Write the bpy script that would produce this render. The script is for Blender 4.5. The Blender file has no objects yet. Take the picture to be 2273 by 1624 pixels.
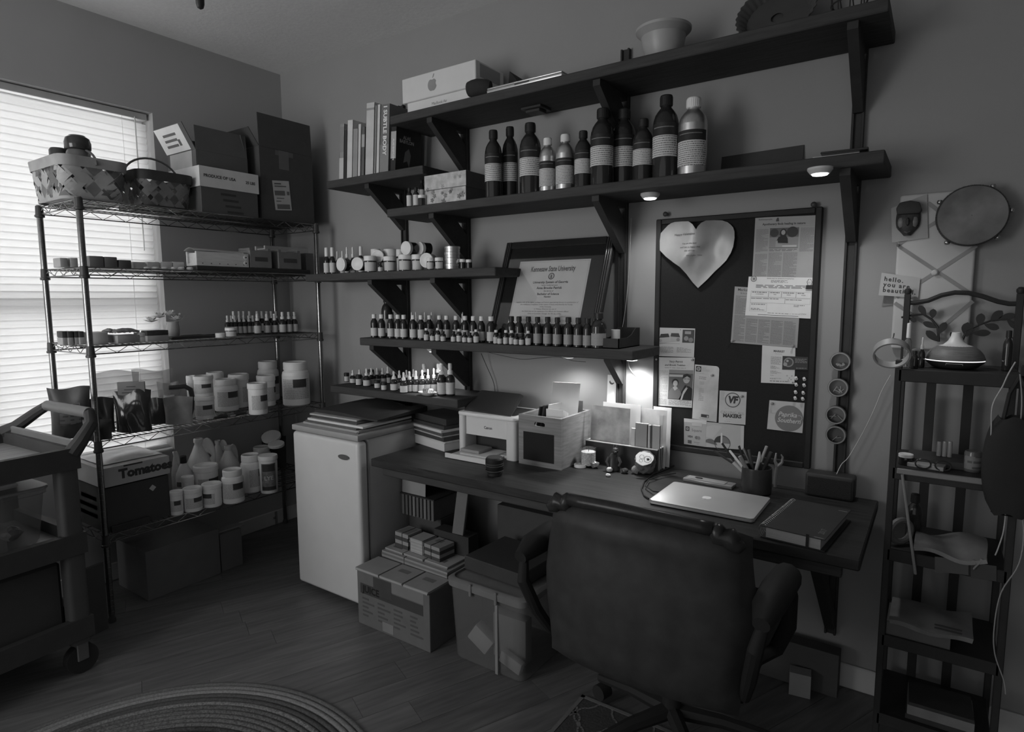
import bpy, bmesh, math, random
from mathutils import Vector, Matrix, Quaternion
random.seed(7)
SC = bpy.context.scene
COL = SC.collection
R_ = math.radians
PI = math.pi

# ------------------------------------------------------------------ camera
F_PX, YAW, PITCH, ROLL = 1369.05, .60552, .110526, -.0051035
CAM = Vector((3.391, -2.433, 1.420))
fw = Vector((-math.sin(YAW)*math.cos(PITCH), math.cos(YAW)*math.cos(PITCH), -math.sin(PITCH)))
rt0 = Vector((math.cos(YAW), math.sin(YAW), 0)); up0 = rt0.cross(fw)
rt = math.cos(ROLL)*rt0 + math.sin(ROLL)*up0
up = -math.sin(ROLL)*rt0 + math.cos(ROLL)*up0
cd = bpy.data.cameras.new('camera'); co = bpy.data.objects.new('camera', cd); COL.objects.link(co)
co.matrix_world = Matrix.Translation(CAM) @ Matrix((rt, up, -fw)).transposed().to_4x4()
cd.sensor_fit = 'HORIZONTAL'; cd.sensor_width = 36.0; cd.lens = 36.0*F_PX/2273.0
cd.clip_start = .02; cd.clip_end = 60
SC.camera = co

# ------------------------------------------------------------------ world, daylight, exposure
W = bpy.data.worlds.new('world'); SC.world = W; W.use_nodes = True
W.node_tree.nodes['Background'].inputs[0].default_value = (1, 1, 1, 1)
W.node_tree.nodes['Background'].inputs[1].default_value = 0.5
SC.view_settings.view_transform = 'Standard'; SC.view_settings.look = 'None'
SC.view_settings.exposure = 0.0; SC.view_settings.gamma = 1.0
SC.view_settings.use_curve_mapping = False
ld = bpy.data.lights.new('daylight_and_fill', 'AREA'); ld.shape = 'RECTANGLE'; ld.size = 2.6; ld.size_y = 2.4
ld.energy = 96.0
lo = bpy.data.objects.new('daylight_and_fill', ld); COL.objects.link(lo)
lo.location = (-.75, -1.55, 1.55); lo.rotation_euler = (0, -PI/2, 0)

l2 = bpy.data.lights.new('daylight_and_fill', 'AREA'); l2.shape = 'RECTANGLE'; l2.size = 1.3; l2.size_y = 1.6   # unseen fill light added behind the camera, no window is built there
l2.energy = 20.5; l2.spread = R_(125)
lo2 = bpy.data.objects.new('daylight_and_fill', l2); COL.objects.link(lo2)
lo2.location = (.85, -3.95, 1.55); lo2.rotation_euler = (PI/2, 0, 0)

# ------------------------------------------------------------------ helpers
def ray(x, y): return fw + rt*((x-1136.5)/F_PX) - up*((y-812.0)/F_PX)
def at(x, y, ax, v):
    d = ray(x, y); return CAM + d*((v-CAM[ax])/d[ax])
def zat(x, y, p):
    d = ray(x, y); return CAM.z + d.z*math.hypot(p[0]-CAM.x, p[1]-CAM.y)/math.hypot(d.x, d.y)
def dep(p): return (Vector(p)-CAM).dot(fw)
def stand(xl, xr, yt, yb, z, y=None, x=None):
    """footprint centre, radius and height of a round thing standing on a level z"""
    cx = (xl+xr)/2
    p = at(cx, yb, 1, y) if y is not None else at(cx, yb, 0, x) if x is not None else at(cx, yb, 2, z)
    p = Vector((p.x, p.y, z)); d = p-CAM; dh = Vector((d.x, d.y, 0)); D = dh.length
    cth = dh.normalized().dot(Vector((fw.x, fw.y, 0)).normalized())
    r = (xr-xl)/2*dep(p)*cth/F_PX
    if y is None and x is None: p = p + dh.normalized()*r
    return p, r, zat(cx, yt, p)-z
def facing(p): return math.atan2(CAM.y-p[1], CAM.x-p[0]) + PI/2   # local -y turned to the viewer's side of the room

MATS = {}
def mat(v, rough=.6, metal=0.0, var=.08, scale=14.0, bump=0.0, spec=.5, key='', trans=0.0, alpha=1.0, emit=0.0, sheen=0.0, coords='Object', stretch=None):
    if v < .085 and spec == .5 and rough > .2: spec = .25
    k = (v, rough, metal, var, scale, bump, spec, key, trans, alpha, emit, sheen, coords, stretch)
    if k in MATS: return MATS[k]
    m = bpy.data.materials.new('grey_%03d_%d' % (int(v*255), len(MATS))); m.use_nodes = True
    nt = m.node_tree; n = nt.nodes; b = n['Principled BSDF']
    b.inputs['Roughness'].default_value = rough; b.inputs['Metallic'].default_value = metal
    b.inputs['Specular IOR Level'].default_value = spec
    if trans: b.inputs['Transmission Weight'].default_value = trans
    if alpha < 1: b.inputs['Alpha'].default_value = alpha
    tc = n.new('ShaderNodeTexCoord'); src = tc.outputs[coords]
    if stretch:
        mp = n.new('ShaderNodeMapping'); mp.inputs['Scale'].default_value = stretch
        nt.links.new(src, mp.inputs[0]); src = mp.outputs[0]
    no = n.new('ShaderNodeTexNoise'); no.inputs['Scale'].default_value = scale; no.inputs['Detail'].default_value = 5
    nt.links.new(src, no.inputs['Vector'])
    mr = n.new('ShaderNodeMapRange'); mr.inputs[1].default_value = .25; mr.inputs[2].default_value = .75
    mr.inputs[3].default_value = v*(1-var); mr.inputs[4].default_value = min(1, v*(1+var))
    nt.links.new(no.outputs['Fac'], mr.inputs[0])
    nt.links.new(mr.outputs[0], b.inputs['Base Color'])
    if bump:
        bp = n.new('ShaderNodeBump'); bp.inputs['Strength'].default_value = bump; bp.inputs['Distance'].default_value = .004
        nt.links.new(no.outputs['Fac'], bp.inputs['Height']); nt.links.new(bp.outputs[0], b.inputs['Normal'])
    if emit:
        b.inputs['Emission Color'].default_value = (1, 1, 1, 1); b.inputs['Emission Strength'].default_value = emit
    MATS[k] = m; return m
def print_mat(base, ink, lines=90.0, fill=.55, axis=2, rough=.6, band=None):
    """paper with rows of tiny unreadable print; rows run along object z (or y)"""
    k = ('print', base, ink, lines, fill, axis, rough)
    if k in MATS: return MATS[k]
    m = bpy.data.materials.new('printed_%d' % len(MATS)); m.use_nodes = True
    nt = m.node_tree; n = nt.nodes; b = n['Principled BSDF']; b.inputs['Roughness'].default_value = rough
    tc = n.new('ShaderNodeTexCoord'); sx = n.new('ShaderNodeSeparateXYZ'); nt.links.new(tc.outputs['Object'], sx.inputs[0])
    mu = n.new('ShaderNodeMath'); mu.operation = 'MULTIPLY'; mu.inputs[1].default_value = lines; nt.links.new(sx.outputs[axis], mu.inputs[0])
    fr = n.new('ShaderNodeMath'); fr.operation = 'FRACT'; nt.links.new(mu.outputs[0], fr.inputs[0])
    gt = n.new('ShaderNodeMath'); gt.operation = 'GREATER_THAN'; gt.inputs[1].default_value = 1-fill; nt.links.new(fr.outputs[0], gt.inputs[0])
    fl = n.new('ShaderNodeMath'); fl.operation = 'FLOOR'; nt.links.new(mu.outputs[0], fl.inputs[0])
    ad = n.new('ShaderNodeMath'); ad.operation = 'MULTIPLY_ADD'; ad.inputs[1].default_value = 7.3; nt.links.new(fl.outputs[0], ad.inputs[0])
    nt.links.new(sx.outputs[0], ad.inputs[2])
    no = n.new('ShaderNodeTexNoise'); no.noise_dimensions = '1D'; no.inputs['Scale'].default_value = lines*.55; no.inputs['Detail'].default_value = 3
    nt.links.new(ad.outputs[0], no.inputs['W'])
    g2 = n.new('ShaderNodeMath'); g2.operation = 'GREATER_THAN'; g2.inputs[1].default_value = .46; nt.links.new(no.outputs['Fac'], g2.inputs[0])
    m2 = n.new('ShaderNodeMath'); m2.operation = 'MULTIPLY'; nt.links.new(gt.outputs[0], m2.inputs[0]); nt.links.new(g2.outputs[0], m2.inputs[1])
    mr = n.new('ShaderNodeMapRange'); mr.inputs[3].default_value = base; mr.inputs[4].default_value = ink; nt.links.new(m2.outputs[0], mr.inputs[0])
    nt.links.new(mr.outputs[0], b.inputs['Base Color'])
    MATS[k] = m; return m

class MB:
    def __init__(s, M=None): s.v = []; s.f = []; s.M = M
    def add(s, vs, fs):
        o = len(s.v)
        s.v += [(s.M @ Vector(q)) if s.M else Vector(q) for q in vs]
        s.f += [tuple(o+i for i in q) for q in fs]; return s
    def box(s, a, b, M=None):
        x0, y0, z0 = a; x1, y1, z1 = b
        vs = [Vector(q) for q in ((x0,y0,z0),(x1,y0,z0),(x1,y1,z0),(x0,y1,z0),(x0,y0,z1),(x1,y0,z1),(x1,y1,z1),(x0,y1,z1))]
        if M: vs = [M @ q for q in vs]
        return s.add(vs, [(0,3,2,1),(4,5,6,7),(0,1,5,4),(1,2,6,5),(2,3,7,6),(3,0,4,7)])
    def lathe(s, prof, n=16, c=(0,0,0), a0=0.0, a1=2*PI, close=True, M=None):
        full = abs(a1-a0-2*PI) < 1e-6; m = n if full else n+1
        vs = []; fs = []
        for (r, z) in prof:
            for i in range(m):
                a = a0+(a1-a0)*i/n
                q = Vector((c[0]+r*math.cos(a), c[1]+r*math.sin(a), c[2]+z)); vs.append(M @ q if M else q)
        for k in range(len(prof)-1):
            for i in range(n):
                j = (i+1) % m if full else i+1
                fs.append((k*m+i, k*m+j, (k+1)*m+j, (k+1)*m+i))
        if close and full:
            if prof[0][0] > 1e-5: fs.append(tuple(reversed(range(m))))
            if prof[-1][0] > 1e-5: fs.append(tuple((len(prof)-1)*m+i for i in range(m)))
        return s.add(vs, fs)
    def cyl(s, p, q, r, r2=None, n=12):
        p = Vector(p); q = Vector(q); d = q-p; L = d.length
        M = Matrix.Translation(p) @ Vector((0,0,1)).rotation_difference(d).to_matrix().to_4x4()
        return s.lathe([(r, 0), (r if r2 is None else r2, L)], n, M=M)
    def tube(s, pts, r, n=6, closed=False):
        P = [Vector(q) for q in pts]; N = len(P); vs = []; fs = []
        rr = r if isinstance(r, (list, tuple)) else [r]*N
        prev = None
        for i in range(N):
            if closed: t = P[(i+1) % N]-P[i-1]
            else: t = P[min(i+1, N-1)]-P[max(i-1, 0)]
            t = t.normalized() if t.length > 1e-9 else Vector((0,0,1))
            if prev is None:
                u = t.orthogonal().normalized()
            else:
                u = prev-t*prev.dot(t); u = u.normalized() if u.length > 1e-6 else t.orthogonal().normalized()
            prev = u; w = t.cross(u)
            for k in range(n):
                a = 2*PI*k/n; vs.append(P[i]+(u*math.cos(a)+w*math.sin(a))*rr[i])
        for i in range(N if closed else N-1):
            for k in range(n):
                a = i*n+k; b = i*n+(k+1) % n; j = (i+1) % N
                fs.append((a, b, j*n+(k+1) % n, j*n+k))
        if not closed: fs += [tuple(reversed(range(n))), tuple((N-1)*n+k for k in range(n))]
        return s.add(vs, fs)
    def prism(s, poly, h, M=None):
        """polygon in x,y extruded from z=0 to z=h, placed by M"""
        n = len(poly); vs = [Vector((x, y, 0)) for x, y in poly]+[Vector((x, y, h)) for x, y in poly]
        if M: vs = [M @ q for q in vs]
        return s.add(vs, [tuple(reversed(range(n))), tuple(range(n, 2*n))]+[(i, (i+1) % n, n+(i+1) % n, n+i) for i in range(n)])
    def quad(s, a, b, c, d): return s.add([a, b, c, d], [(0,1,2,3)])
    def grid(s, fn, nu, nv):
        vs = [fn(i/nu, j/nv) for j in range(nv+1) for i in range(nu+1)]
        return s.add(vs, [(j*(nu+1)+i, j*(nu+1)+i+1, (j+1)*(nu+1)+i+1, (j+1)*(nu+1)+i) for j in range(nv) for i in range(nu)])
    def mesh(s, name, m, bevel=0, smooth=35, seg=1, solid=0):
        me = bpy.data.meshes.new(name); me.from_pydata([tuple(q) for q in s.v], [], s.f)
        if bevel or solid:
            bm = bmesh.new(); bm.from_mesh(me)
            bmesh.ops.recalc_face_normals(bm, faces=bm.faces)
            if solid:
                bmesh.ops.solidify(bm, geom=bm.faces[:], thickness=solid)
            if bevel:
                bmesh.ops.bevel(bm, geom=[e for e in bm.edges if len(e.link_faces) == 2 and e.calc_face_angle(0) > .5], offset=bevel, segments=seg, affect='EDGES', profile=.5, clamp_overlap=True)
            bm.to_mesh(me); bm.free()
        if smooth:
            me.polygons.foreach_set('use_smooth', [True]*len(me.polygons)); me.set_sharp_from_angle(angle=R_(smooth))
        if m is not None: me.materials.append(m)
        return me
    def build(s, name, m, parent=None, loc=None, rot=None, label=None, **kw):
        o = bpy.data.objects.new(name, s.mesh(name, m, **kw)); COL.objects.link(o)
        if parent is not None: o.parent = parent
        if loc is not None: o.location = loc
        if rot is not None: o.rotation_euler = rot
        if label: o['label'] = label
        return o
def tag(o, label, cat, group=None, kind=None):
    o['label'] = label; o['category'] = cat
    if group: o['group'] = group
    if kind: o['kind'] = kind
    return o
def thing(name, label, cat, loc=(0,0,0), rotz=0.0, group=None, rot=None):
    o = bpy.data.objects.new(name, None); COL.objects.link(o); o.empty_display_size = .05
    o.location = loc; o.rotation_euler = rot if rot is not None else (0, 0, rotz)
    return tag(o, label, cat, group)
def struct(o): o['kind'] = 'structure'; return o
def dup(root, loc, rotz=0.0, scale=None, label=None, group=None, rot=None):
    r = root.copy(); COL.objects.link(r); r.location = loc; r.rotation_euler = rot if rot is not None else (0, 0, rotz)
    if scale is not None: r.scale = scale
    if label: r['label'] = label
    if group: r['group'] = group
    for ch in list(root.children):
        c = ch.copy(); COL.objects.link(c); c.parent = r
        for g in ch.children:
            d = g.copy(); COL.objects.link(d); d.parent = c
    return r
PROTO = {}
def place(kind, maker, loc, scale, label, group=None, rotz=0.0, rot=None):
    """first of a kind is built, the others are copies of it and its parts"""
    if kind not in PROTO:
        o = maker(); PROTO[kind] = o
        o.location = loc; o.scale = scale; o.rotation_euler = rot if rot is not None else (0, 0, rotz); o['label'] = label
        if group: o['group'] = group
        return o
    return dup(PROTO[kind], loc, rotz, scale, label, group, rot)
def text_mesh(s, size, align='CENTER', bold=0.0, shear=0.0, spacing=1.0):
    cu = bpy.data.curves.new('lettering', 'FONT'); cu.body = s; cu.size = size; cu.align_x = align; cu.align_y = 'CENTER'
    cu.offset = bold*size; cu.shear = shear; cu.space_character = spacing; cu.resolution_u = 2
    o = bpy.data.objects.new('lettering', cu); me = bpy.data.meshes.new_from_object(o)
    bpy.data.objects.remove(o); bpy.data.curves.remove(cu)
    vs = [tuple(v.co) for v in me.vertices]; fs = [tuple(p.vertices) for p in me.polygons]
    bpy.data.meshes.remove(me); return vs, fs
ORD = ['first','second','third','fourth','fifth','sixth','seventh','eighth','ninth','tenth','eleventh','twelfth','thirteenth','fourteenth','fifteenth','sixteenth','seventeenth','eighteenth','nineteenth','twentieth']
def frame_on(o, u, v, n=None):
    """matrix with x along u, y along v, z towards the reader"""
    u = Vector(u).normalized(); v = Vector(v); v = (v-u*v.dot(u)).normalized(); w = u.cross(v)
    return Matrix.Translation(Vector(o)) @ Matrix((u, v, w)).transposed().to_4x4()
# ------------------------------------------------------------------ room shell
H = 2.775
wall_m = mat(.29, .75, var=.03, scale=3, bump=.03, key='wall')
ceil_m = mat(.72, .85, var=.04, scale=60, bump=.25, key='ceil')
white_m = mat(.72, .45, var=.03)
WY0, WY1, WZ0, WZ1, RD = -2.35, -.772, .605, 2.372, .11     # window opening and depth of its reveal
b = MB()
b.box((-.16, WY1, 0), (0, .12, H)); b.box((-.16, -4.2, 0), (0, WY0, H))
b.box((-.16, WY0, 0), (0, WY1, WZ0)); b.box((-.16, WY0, WZ1), (0, WY1, H))
struct(b.build('wall_left', mat(.37, .75, var=.03, scale=3, bump=.03, key='wall'), smooth=0))  # same paint as the back wall, coloured lighter in place of missing light
struct(MB().box((0, 0, 0), (4.62, .12, H)).build('wall_back', wall_m, smooth=0))
struct(MB().box((-.16, -4.2, H), (4.62, .12, H+.1)).build('ceiling', ceil_m, smooth=0))
struct(MB().box((4.5, -4.2, 0), (4.62, .0, H)).build('wall_right', wall_m, smooth=0))
# floor: base slab and planks laid on a slant
fl = struct(MB().box((-.16, -4.2, -.12), (4.62, .12, -.012)).build('floor', mat(.06, .8), smooth=0))
ang = R_(66); du = Vector((math.cos(ang), math.sin(ang), 0)); dv = Vector((-math.sin(ang), math.cos(ang), 0))
PW, PL_ = .127, 1.2
floor_ms = [mat(v, .42, var=.35, scale=5, bump=.05, key='plank', stretch=(9, .9, 1)) for v in (.105, .115, .12, .13)]
def clip(poly, a, lim, sign):
    out = []
    for i in range(len(poly)):
        p, q = poly[i], poly[(i+1) % len(poly)]
        ip = (p[a]-lim)*sign >= 0; iq = (q[a]-lim)*sign >= 0
        if ip: out.append(p)
        if ip != iq:
            t = (lim-p[a])/(q[a]-p[a]); out.append(p+(q-p)*t)
    return out
for i in range(-40, 45):
    off = random.random()*PL_
    for j in range(-6, 8):
        o = Vector((1.4, -1.2, 0))+dv*(i*PW)+du*(j*PL_+off)
        g = .0006
        poly = [o+du*g+dv*g, o+du*(PL_-g)+dv*g, o+du*(PL_-g)+dv*(PW-g), o+du*g+dv*(PW-g)]
        for (a, lim, sg) in ((0, 0.0, 1), (0, 3.9, -1), (1, -2.3, 1), (1, 0.0, -1)):
            if poly: poly = clip(poly, a, lim, sg)
        if len(poly) < 3: continue
        c = sum(poly, Vector())/len(poly)
        M = Matrix.Translation((c.x, c.y, -.012)) @ Matrix.Rotation(ang-PI/2, 4, 'Z'); Mi = M.inverted()
        pl = [(Mi @ Vector((q.x, q.y, -.012))) for q in poly]
        po = MB().prism([(q.x, q.y) for q in pl], .012).build('plank', random.choice(floor_ms), fl, smooth=0)
        po.matrix_basis = M
# baseboards
bbm = mat(.55, .5, var=.03)
def baseboard(name, a, b_): struct(MB().box(a, b_).build(name, bbm, bevel=.004))
baseboard('baseboard_left', (0, -4.2, 0), (.014, -.014, .09))
baseboard('baseboard_back', (0, -.014, 0), (4.5, 0, .09))
# window: outer frame, sashes with meeting rail, panes, sill
win = bpy.data.objects.new('window_1', None); COL.objects.link(win); win.location = (-.105, (WY0+WY1)/2, WZ0); struct(win)
wy, wz = (WY1-WY0), (WZ1-WZ0)
def lb(a, b_): return MB().box(a, b_)
f = MB(); t = .04
f.box((-.05, -wy/2, 0), (0, -wy/2+t, wz)); f.box((-.05, wy/2-t, 0), (0, wy/2, wz)); f.box((-.05, -wy/2+t, 0), (0, wy/2-t, t)); f.box((-.05, -wy/2+t, wz-t), (0, wy/2-t, wz))
f.build('window_frame', white_m, win, bevel=.004)
mz = 1.40-WZ0
lb((-.045, -wy/2+t, mz-.035), (.004, wy/2-t, mz+.035)).build('meeting_rail', white_m, win, bevel=.004)
lb((-.045, -.025, t), (-.004, .025, mz-.03)).build('mullion', white_m, win, bevel=.004)
lb((-.045, -.025, mz+.03), (-.004, .025, wz-t)).build('mullion', white_m, win, bevel=.004)
glass = mat(.9, .02, var=0, trans=1.0, spec=.5, key='pane')
for (y0, y1) in ((-wy/2+t, -.025), (.025, wy/2-t)):
    for (z0, z1) in ((t, mz-.03), (mz+.03, wz-t)):
        MB().box((-.028, y0, z0), (-.024, y1, z1)).build('pane', glass, win, smooth=0)
lb((.0, -wy/2, -.001), (.103, wy/2, .012)).build('sill', white_m, win, bevel=.004)
# blind: head rail, slats, bottom rail
bl = thing('window_blind', 'white horizontal slat blind closed in the bright window', 'blind', (-.055, (WY0+WY1)/2, WZ0))
slm = bpy.data.materials.new('blind_slat'); slm.use_nodes = True
nt = slm.node_tree; nn = nt.nodes; nn.remove(nn['Principled BSDF'])
df = nn.new('ShaderNodeBsdfDiffuse'); tl = nn.new('ShaderNodeBsdfTranslucent'); mx = nn.new('ShaderNodeMixShader')
no = nn.new('ShaderNodeTexNoise'); no.inputs['Scale'].default_value = 3
mr = nn.new('ShaderNodeMapRange'); mr.inputs[3].default_value = .74; mr.inputs[4].default_value = .84; nt.links.new(no.outputs[0], mr.inputs[0])
for q in (df, tl): nt.links.new(mr.outputs[0], q.inputs[0])
mx.inputs[0].default_value = .46
nt.links.new(df.outputs[0], mx.inputs[1]); nt.links.new(tl.outputs[0], mx.inputs[2]); nt.links.new(mx.outputs[0], nn['Material Output'].inputs[0])
pitch = .033; n_sl = int((wz-.075)/pitch); sw = .0385; tilt = R_(79)
ys = wy/2-.012
g = MB(); K = 4
vs = []
for k in range(K+1):
    s_ = (k/K-.5)*sw; bow = .0035*(1-(2*k/K-1)**2)
    vs.append((s_*math.cos(tilt)+bow*math.sin(tilt), -s_*math.sin(tilt)*-1+bow*math.cos(tilt)))
for k in range(K):
    g.quad((vs[k][0], -ys, vs[k][1]), (vs[k][0], ys, vs[k][1]), (vs[k+1][0], ys, vs[k+1][1]), (vs[k+1][0], -ys, vs[k+1][1]))
sl_me = g.mesh('slat', slm, smooth=60)
for k in range(n_sl):
    o = bpy.data.objects.new('slat', sl_me); COL.objects.link(o); o.parent = bl
    o.location = (0, 0, .045+k*pitch); o.rotation_euler = (random.uniform(-.0012, .0012), random.uniform(-.05, .05), 0)
lb((-.022, -ys, wz-.036), (.022, ys, wz-.004)).build('head_rail', mat(.45, .5), bl, bevel=.003)
lb((-.018, -ys, .016), (.018, ys, .03)).build('bottom_rail', white_m, bl, bevel=.003)
for yy in (ys-.12, 0, -ys+.12):
    MB().tube([(.018, yy, .03), (.018, yy, wz-.03)], .001, 4).build('lift_cord', white_m, bl)
MB().tube([(.022, ys-.06, wz-.03), (.026, ys-.06, wz-.7)], .003, 6).build('tilt_wand', mat(.8, .2, trans=.3), bl)
# pull chain of the ceiling fan, whose body is above the frame
p = at(445, 21, 2, 2.42)
kx = p + (CAM-p)*.42
fan = thing('pull_chain', 'dark wooden pull chain knob hanging from the ceiling above the frame', 'pull chain', (kx.x, kx.y, kx.z))
MB().lathe([(.001, 0), (.006, .003), (.008, .01), (.0085, .03), (.006, .05), (.003, .055)], 12).build('knob', mat(.05, .4), fan)
MB().tube([(0, 0, .05), (0, 0, H-kx.z-.01)], .0012, 5).build('chain', mat(.3, .3, .8), fan)
MB().lathe([(.03, H-kx.z-.02), (.035, H-kx.z-.001)], 16).build('mount', mat(.3, .4), fan)
# ------------------------------------------------------------------ wall shelving: standards, brackets, boards
blk = mat(.04, .6, var=.15, scale=25, key='blackpaint')
wood_blk = mat(.05, .7, var=.3, scale=6, bump=.06, spec=.3, key='blackwood', stretch=(1.2, 14, 14))
ZA, ZB, ZC, ZD, ZE, ZF = 2.267, 1.844, 2.021, 1.550, 1.220, .955
TH, DEP = .038, .286
def bracket(par, z, L=.268, hgt=.205):
    """arm under a board and a slanting brace that leaves a small gap at the wall"""
    m = MB(); w = .03
    m.box((-w/2, -L, z-.022), (w/2, -.012, z))
    m.box((-w/2, -.03, z-hgt), (w/2, -.012, z-.022))
    M = Matrix(((0, 0, 1, -w/2), (1, 0, 0, 0), (0, 1, 0, 0), (0, 0, 0, 1)))
    m.prism([(-L, z-.022), (-.03, z-hgt), (-.03, z-hgt*.38), (-L*.36, z-.022)], w, M)
    return m.build('bracket', blk, par, smooth=0)
rails = [(1.024, .60, 2.415, 'leftmost black shelf standard on the wall, behind the books and jars', (ZC, ZD, ZE, ZF)),
         (1.445, .60, 2.36, 'second black shelf standard from the left, left of the framed diploma', (ZA, ZB, ZD, ZE)),
         (2.283, .60, 2.415, 'third black shelf standard, between the diploma and the pin board', (ZA, ZB, ZE)),
         (3.128, .19, 2.30, 'right black shelf standard holding four round spice tins', (ZA, ZB))]
for (x, z0, z1, lab, zs) in rails:
    t = thing('shelf_standard', lab, 'shelf standard', (x, 0, z0), group='black shelf standards on the wall')
    m = MB(); m.box((-.019, -.012, 0), (.019, -.0005, z1-z0)); m.box((-.019, -.022, 0), (-.011, -.012, z1-z0)); m.box((.011, -.022, 0), (.019, -.012, z1-z0))
    m.build('channel', blk, t, bevel=.0015)
    for z in zs: bracket(t, z-TH-z0, *((.15, .13) if z == ZE and x > 2 else (.2, .075) if z == ZF else ()))
def board(z, x0, x1, lab, d=DEP, y1=-.002):
    o = MB().box((0, -d, -TH), (x1-x0, y1, 0)).build('wall_shelf', wood_blk, bevel=.003)
    o.location = (x0, 0, z); return tag(o, lab, 'shelf', 'black board shelves on the wall')
board(ZA, 1.213, 3.22, 'topmost long black board shelf carrying the laptop box and the bowl')
board(ZB, 1.178, 3.232, 'long black board shelf carrying the large labelled bottles')
board(ZC, .744, 1.415, 'short black board shelf carrying the standing books')
board(ZD, .54, 1.82, 'black board shelf carrying the white-lidded jars')
board(ZE, .957, 2.455, 'black board shelf carrying the long rows of brown bottles')
board(ZF, .712, 1.60, 'low short black board shelf carrying the dropper bottles')
# ------------------------------------------------------------------ desk top
DZ = .72
desk = thing('desk', 'long dark wooden desk top along the back wall', 'desk', (2.31, -.31, 0))
desk_m = mat(.028, .5, var=.45, scale=4, bump=.05, key='desk', stretch=(1.5, 16, 16))
MB().box((-.94, -.30, DZ-.034), (.945, .284, DZ)).build('desk_top', desk_m, desk, bevel=.004)
for xx in (-.027, .818):
    m = MB(); m.box((-.02, -.22, DZ-.07), (.02, .284, DZ-.034)); 
    M = Matrix(((0, 0, 1, -.015), (1, 0, 0, 0), (0, 1, 0, 0), (0, 0, 0, 1)))
    m.prism([(-.2, DZ-.07), (.268, DZ-.5), (.268, DZ-.43), (-.13, DZ-.07)], .03, M)
    m.build('bracket', blk, desk, loc=(xx, 0, 0), smooth=0)
MB().box((-.9, -.27, DZ-.075), (.9, -.245, DZ-.034)).build('apron', wood_blk, desk, bevel=.003)
# ------------------------------------------------------------------ puck lights under the boards
def puck(px, py, z, lab, energy, on=1.0, xy=None):
    p = at(px, py, 2, z-.018) if xy is None else Vector((xy[0], xy[1], 0))
    t = thing('puck_light', lab, 'light', (p.x, p.y, z), group='puck lights under the shelves')
    MB().lathe([(.036, 0), (.036, -.006), (.027, -.018), (.024, -.018)], 24).build('housing', mat(.6, .4), t)
    MB().lathe([(.0245, -.0175), (.021, -.022), (.010, -.0238), (.0005, -.024)], 20, close=False).build('lens', mat(.9, .3, var=0, emit=3.0*on, key='lens'), t)
    L = bpy.data.lights.new('puck_lamp', 'SPOT'); L.energy = energy; L.shadow_soft_size = .03; L.spot_size = R_(150); L.spot_blend = .8
    lo_ = bpy.data.objects.new('puck_lamp', L); COL.objects.link(lo_); lo_.parent = t; lo_.location = (0, 0, -.030)
    return t
puck(1443, 440, ZB-TH, 'lit round puck light under the bottle shelf, above the paper heart', 4.5)
puck(1820, 386, ZB-TH, 'lit round puck light under the right end of the bottle shelf', 6.5)
puck(1012, 776, ZE-TH, 'round puck light under the brown bottle shelf, above the dropper bottles', 2.6, .5, (1.385, -.20))
puck(1352, 800, ZE-TH, 'lit puck light under the right end of the brown bottle shelf', 9, 1.0, (2.36, -.078))
puck(1285, 797, ZE-TH, 'puck light under the brown bottle shelf, above the wooden crate', 5.0, .12, (2.09, -.13))
# ------------------------------------------------------------------ chrome wire rack
chrome = mat(.26, .22, .95, var=.1, key='chrome')
RX0, RX1, RY0, RY1 = .035, .45, -1.311, -.133
RZ = [1.834, 1.555, 1.222, .812, .392]
rack = thing('wire_rack', 'chrome wire shelving rack standing in front of the window', 'rack', ((RX0+RX1)/2, (RY0+RY1)/2, 0))
ox, oy = rack.location.x, rack.location.y
for (x, y) in ((RX0, RY0), (RX1, RY0), (RX0, RY1), (RX1, RY1)):
    m = MB(); m.lathe([(.011, .03), (.0125, .033), (.0125, 1.838), (.011, 1.842)], 14)
    for k in range(70): m.lathe([(.0128, .05+k*.0254), (.0118, .052+k*.0254), (.0128, .054+k*.0254)], 14, close=False)
    pobj = m.build('post', chrome, rack, loc=(x-ox, y-oy, 0))
    MB().lathe([(.016, 0), (.016, .012), (.01, .03)], 12).build('foot', mat(.05, .5), pobj)
wx, wy2 = RX1-RX0, RY1-RY0
sh = MB(); gr = MB(); cols = []
def rim(p, q):
    p = Vector(p); q = Vector(q)
    sh.tube([p, q], .003, 5); sh.tube([p-Vector((0, 0, .032)), q-Vector((0, 0, .032))], .003, 5)
    n = max(4, round((q-p).length/.052)); pts = []
    for k in range(n+1): pts.append(p.lerp(q, k/n)-Vector((0, 0, 0 if k % 2 else .032)))
    sh.tube(pts, .0018, 4)
a, b_ = wx/2, wy2/2
rim((-a, -b_, 0), (a, -b_, 0)); rim((a, -b_, 0), (a, b_, 0)); rim((a, b_, 0), (-a, b_, 0)); rim((-a, b_, 0), (-a, -b_, 0))
for k in range(3): gr.tube([(-a+wx*(k+1)/4, -b_, -.006), (-a+wx*(k+1)/4, b_, -.006)], .0028, 5)
nw = 46
for k in range(1, nw): gr.tube([(-a, -b_+wy2*k/nw, 0), (a, -b_+wy2*k/nw, 0)], .0016, 4)
for (x, y) in ((-a, -b_), (a, -b_), (-a, b_), (a, b_)):
    cl_ = MB(); cols.append(((x, y, 0), cl_)); cl_.lathe([(.017, -.046), (.0195, -.044), (.0195, -.036), (.0165, -.034), (.0145, .004)], 14, close=False)
me_s, me_g, me_c = sh.mesh('rim', chrome), gr.mesh('wire_grid', chrome), cols[0][1].mesh('collar', mat(.06, .35))
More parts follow.
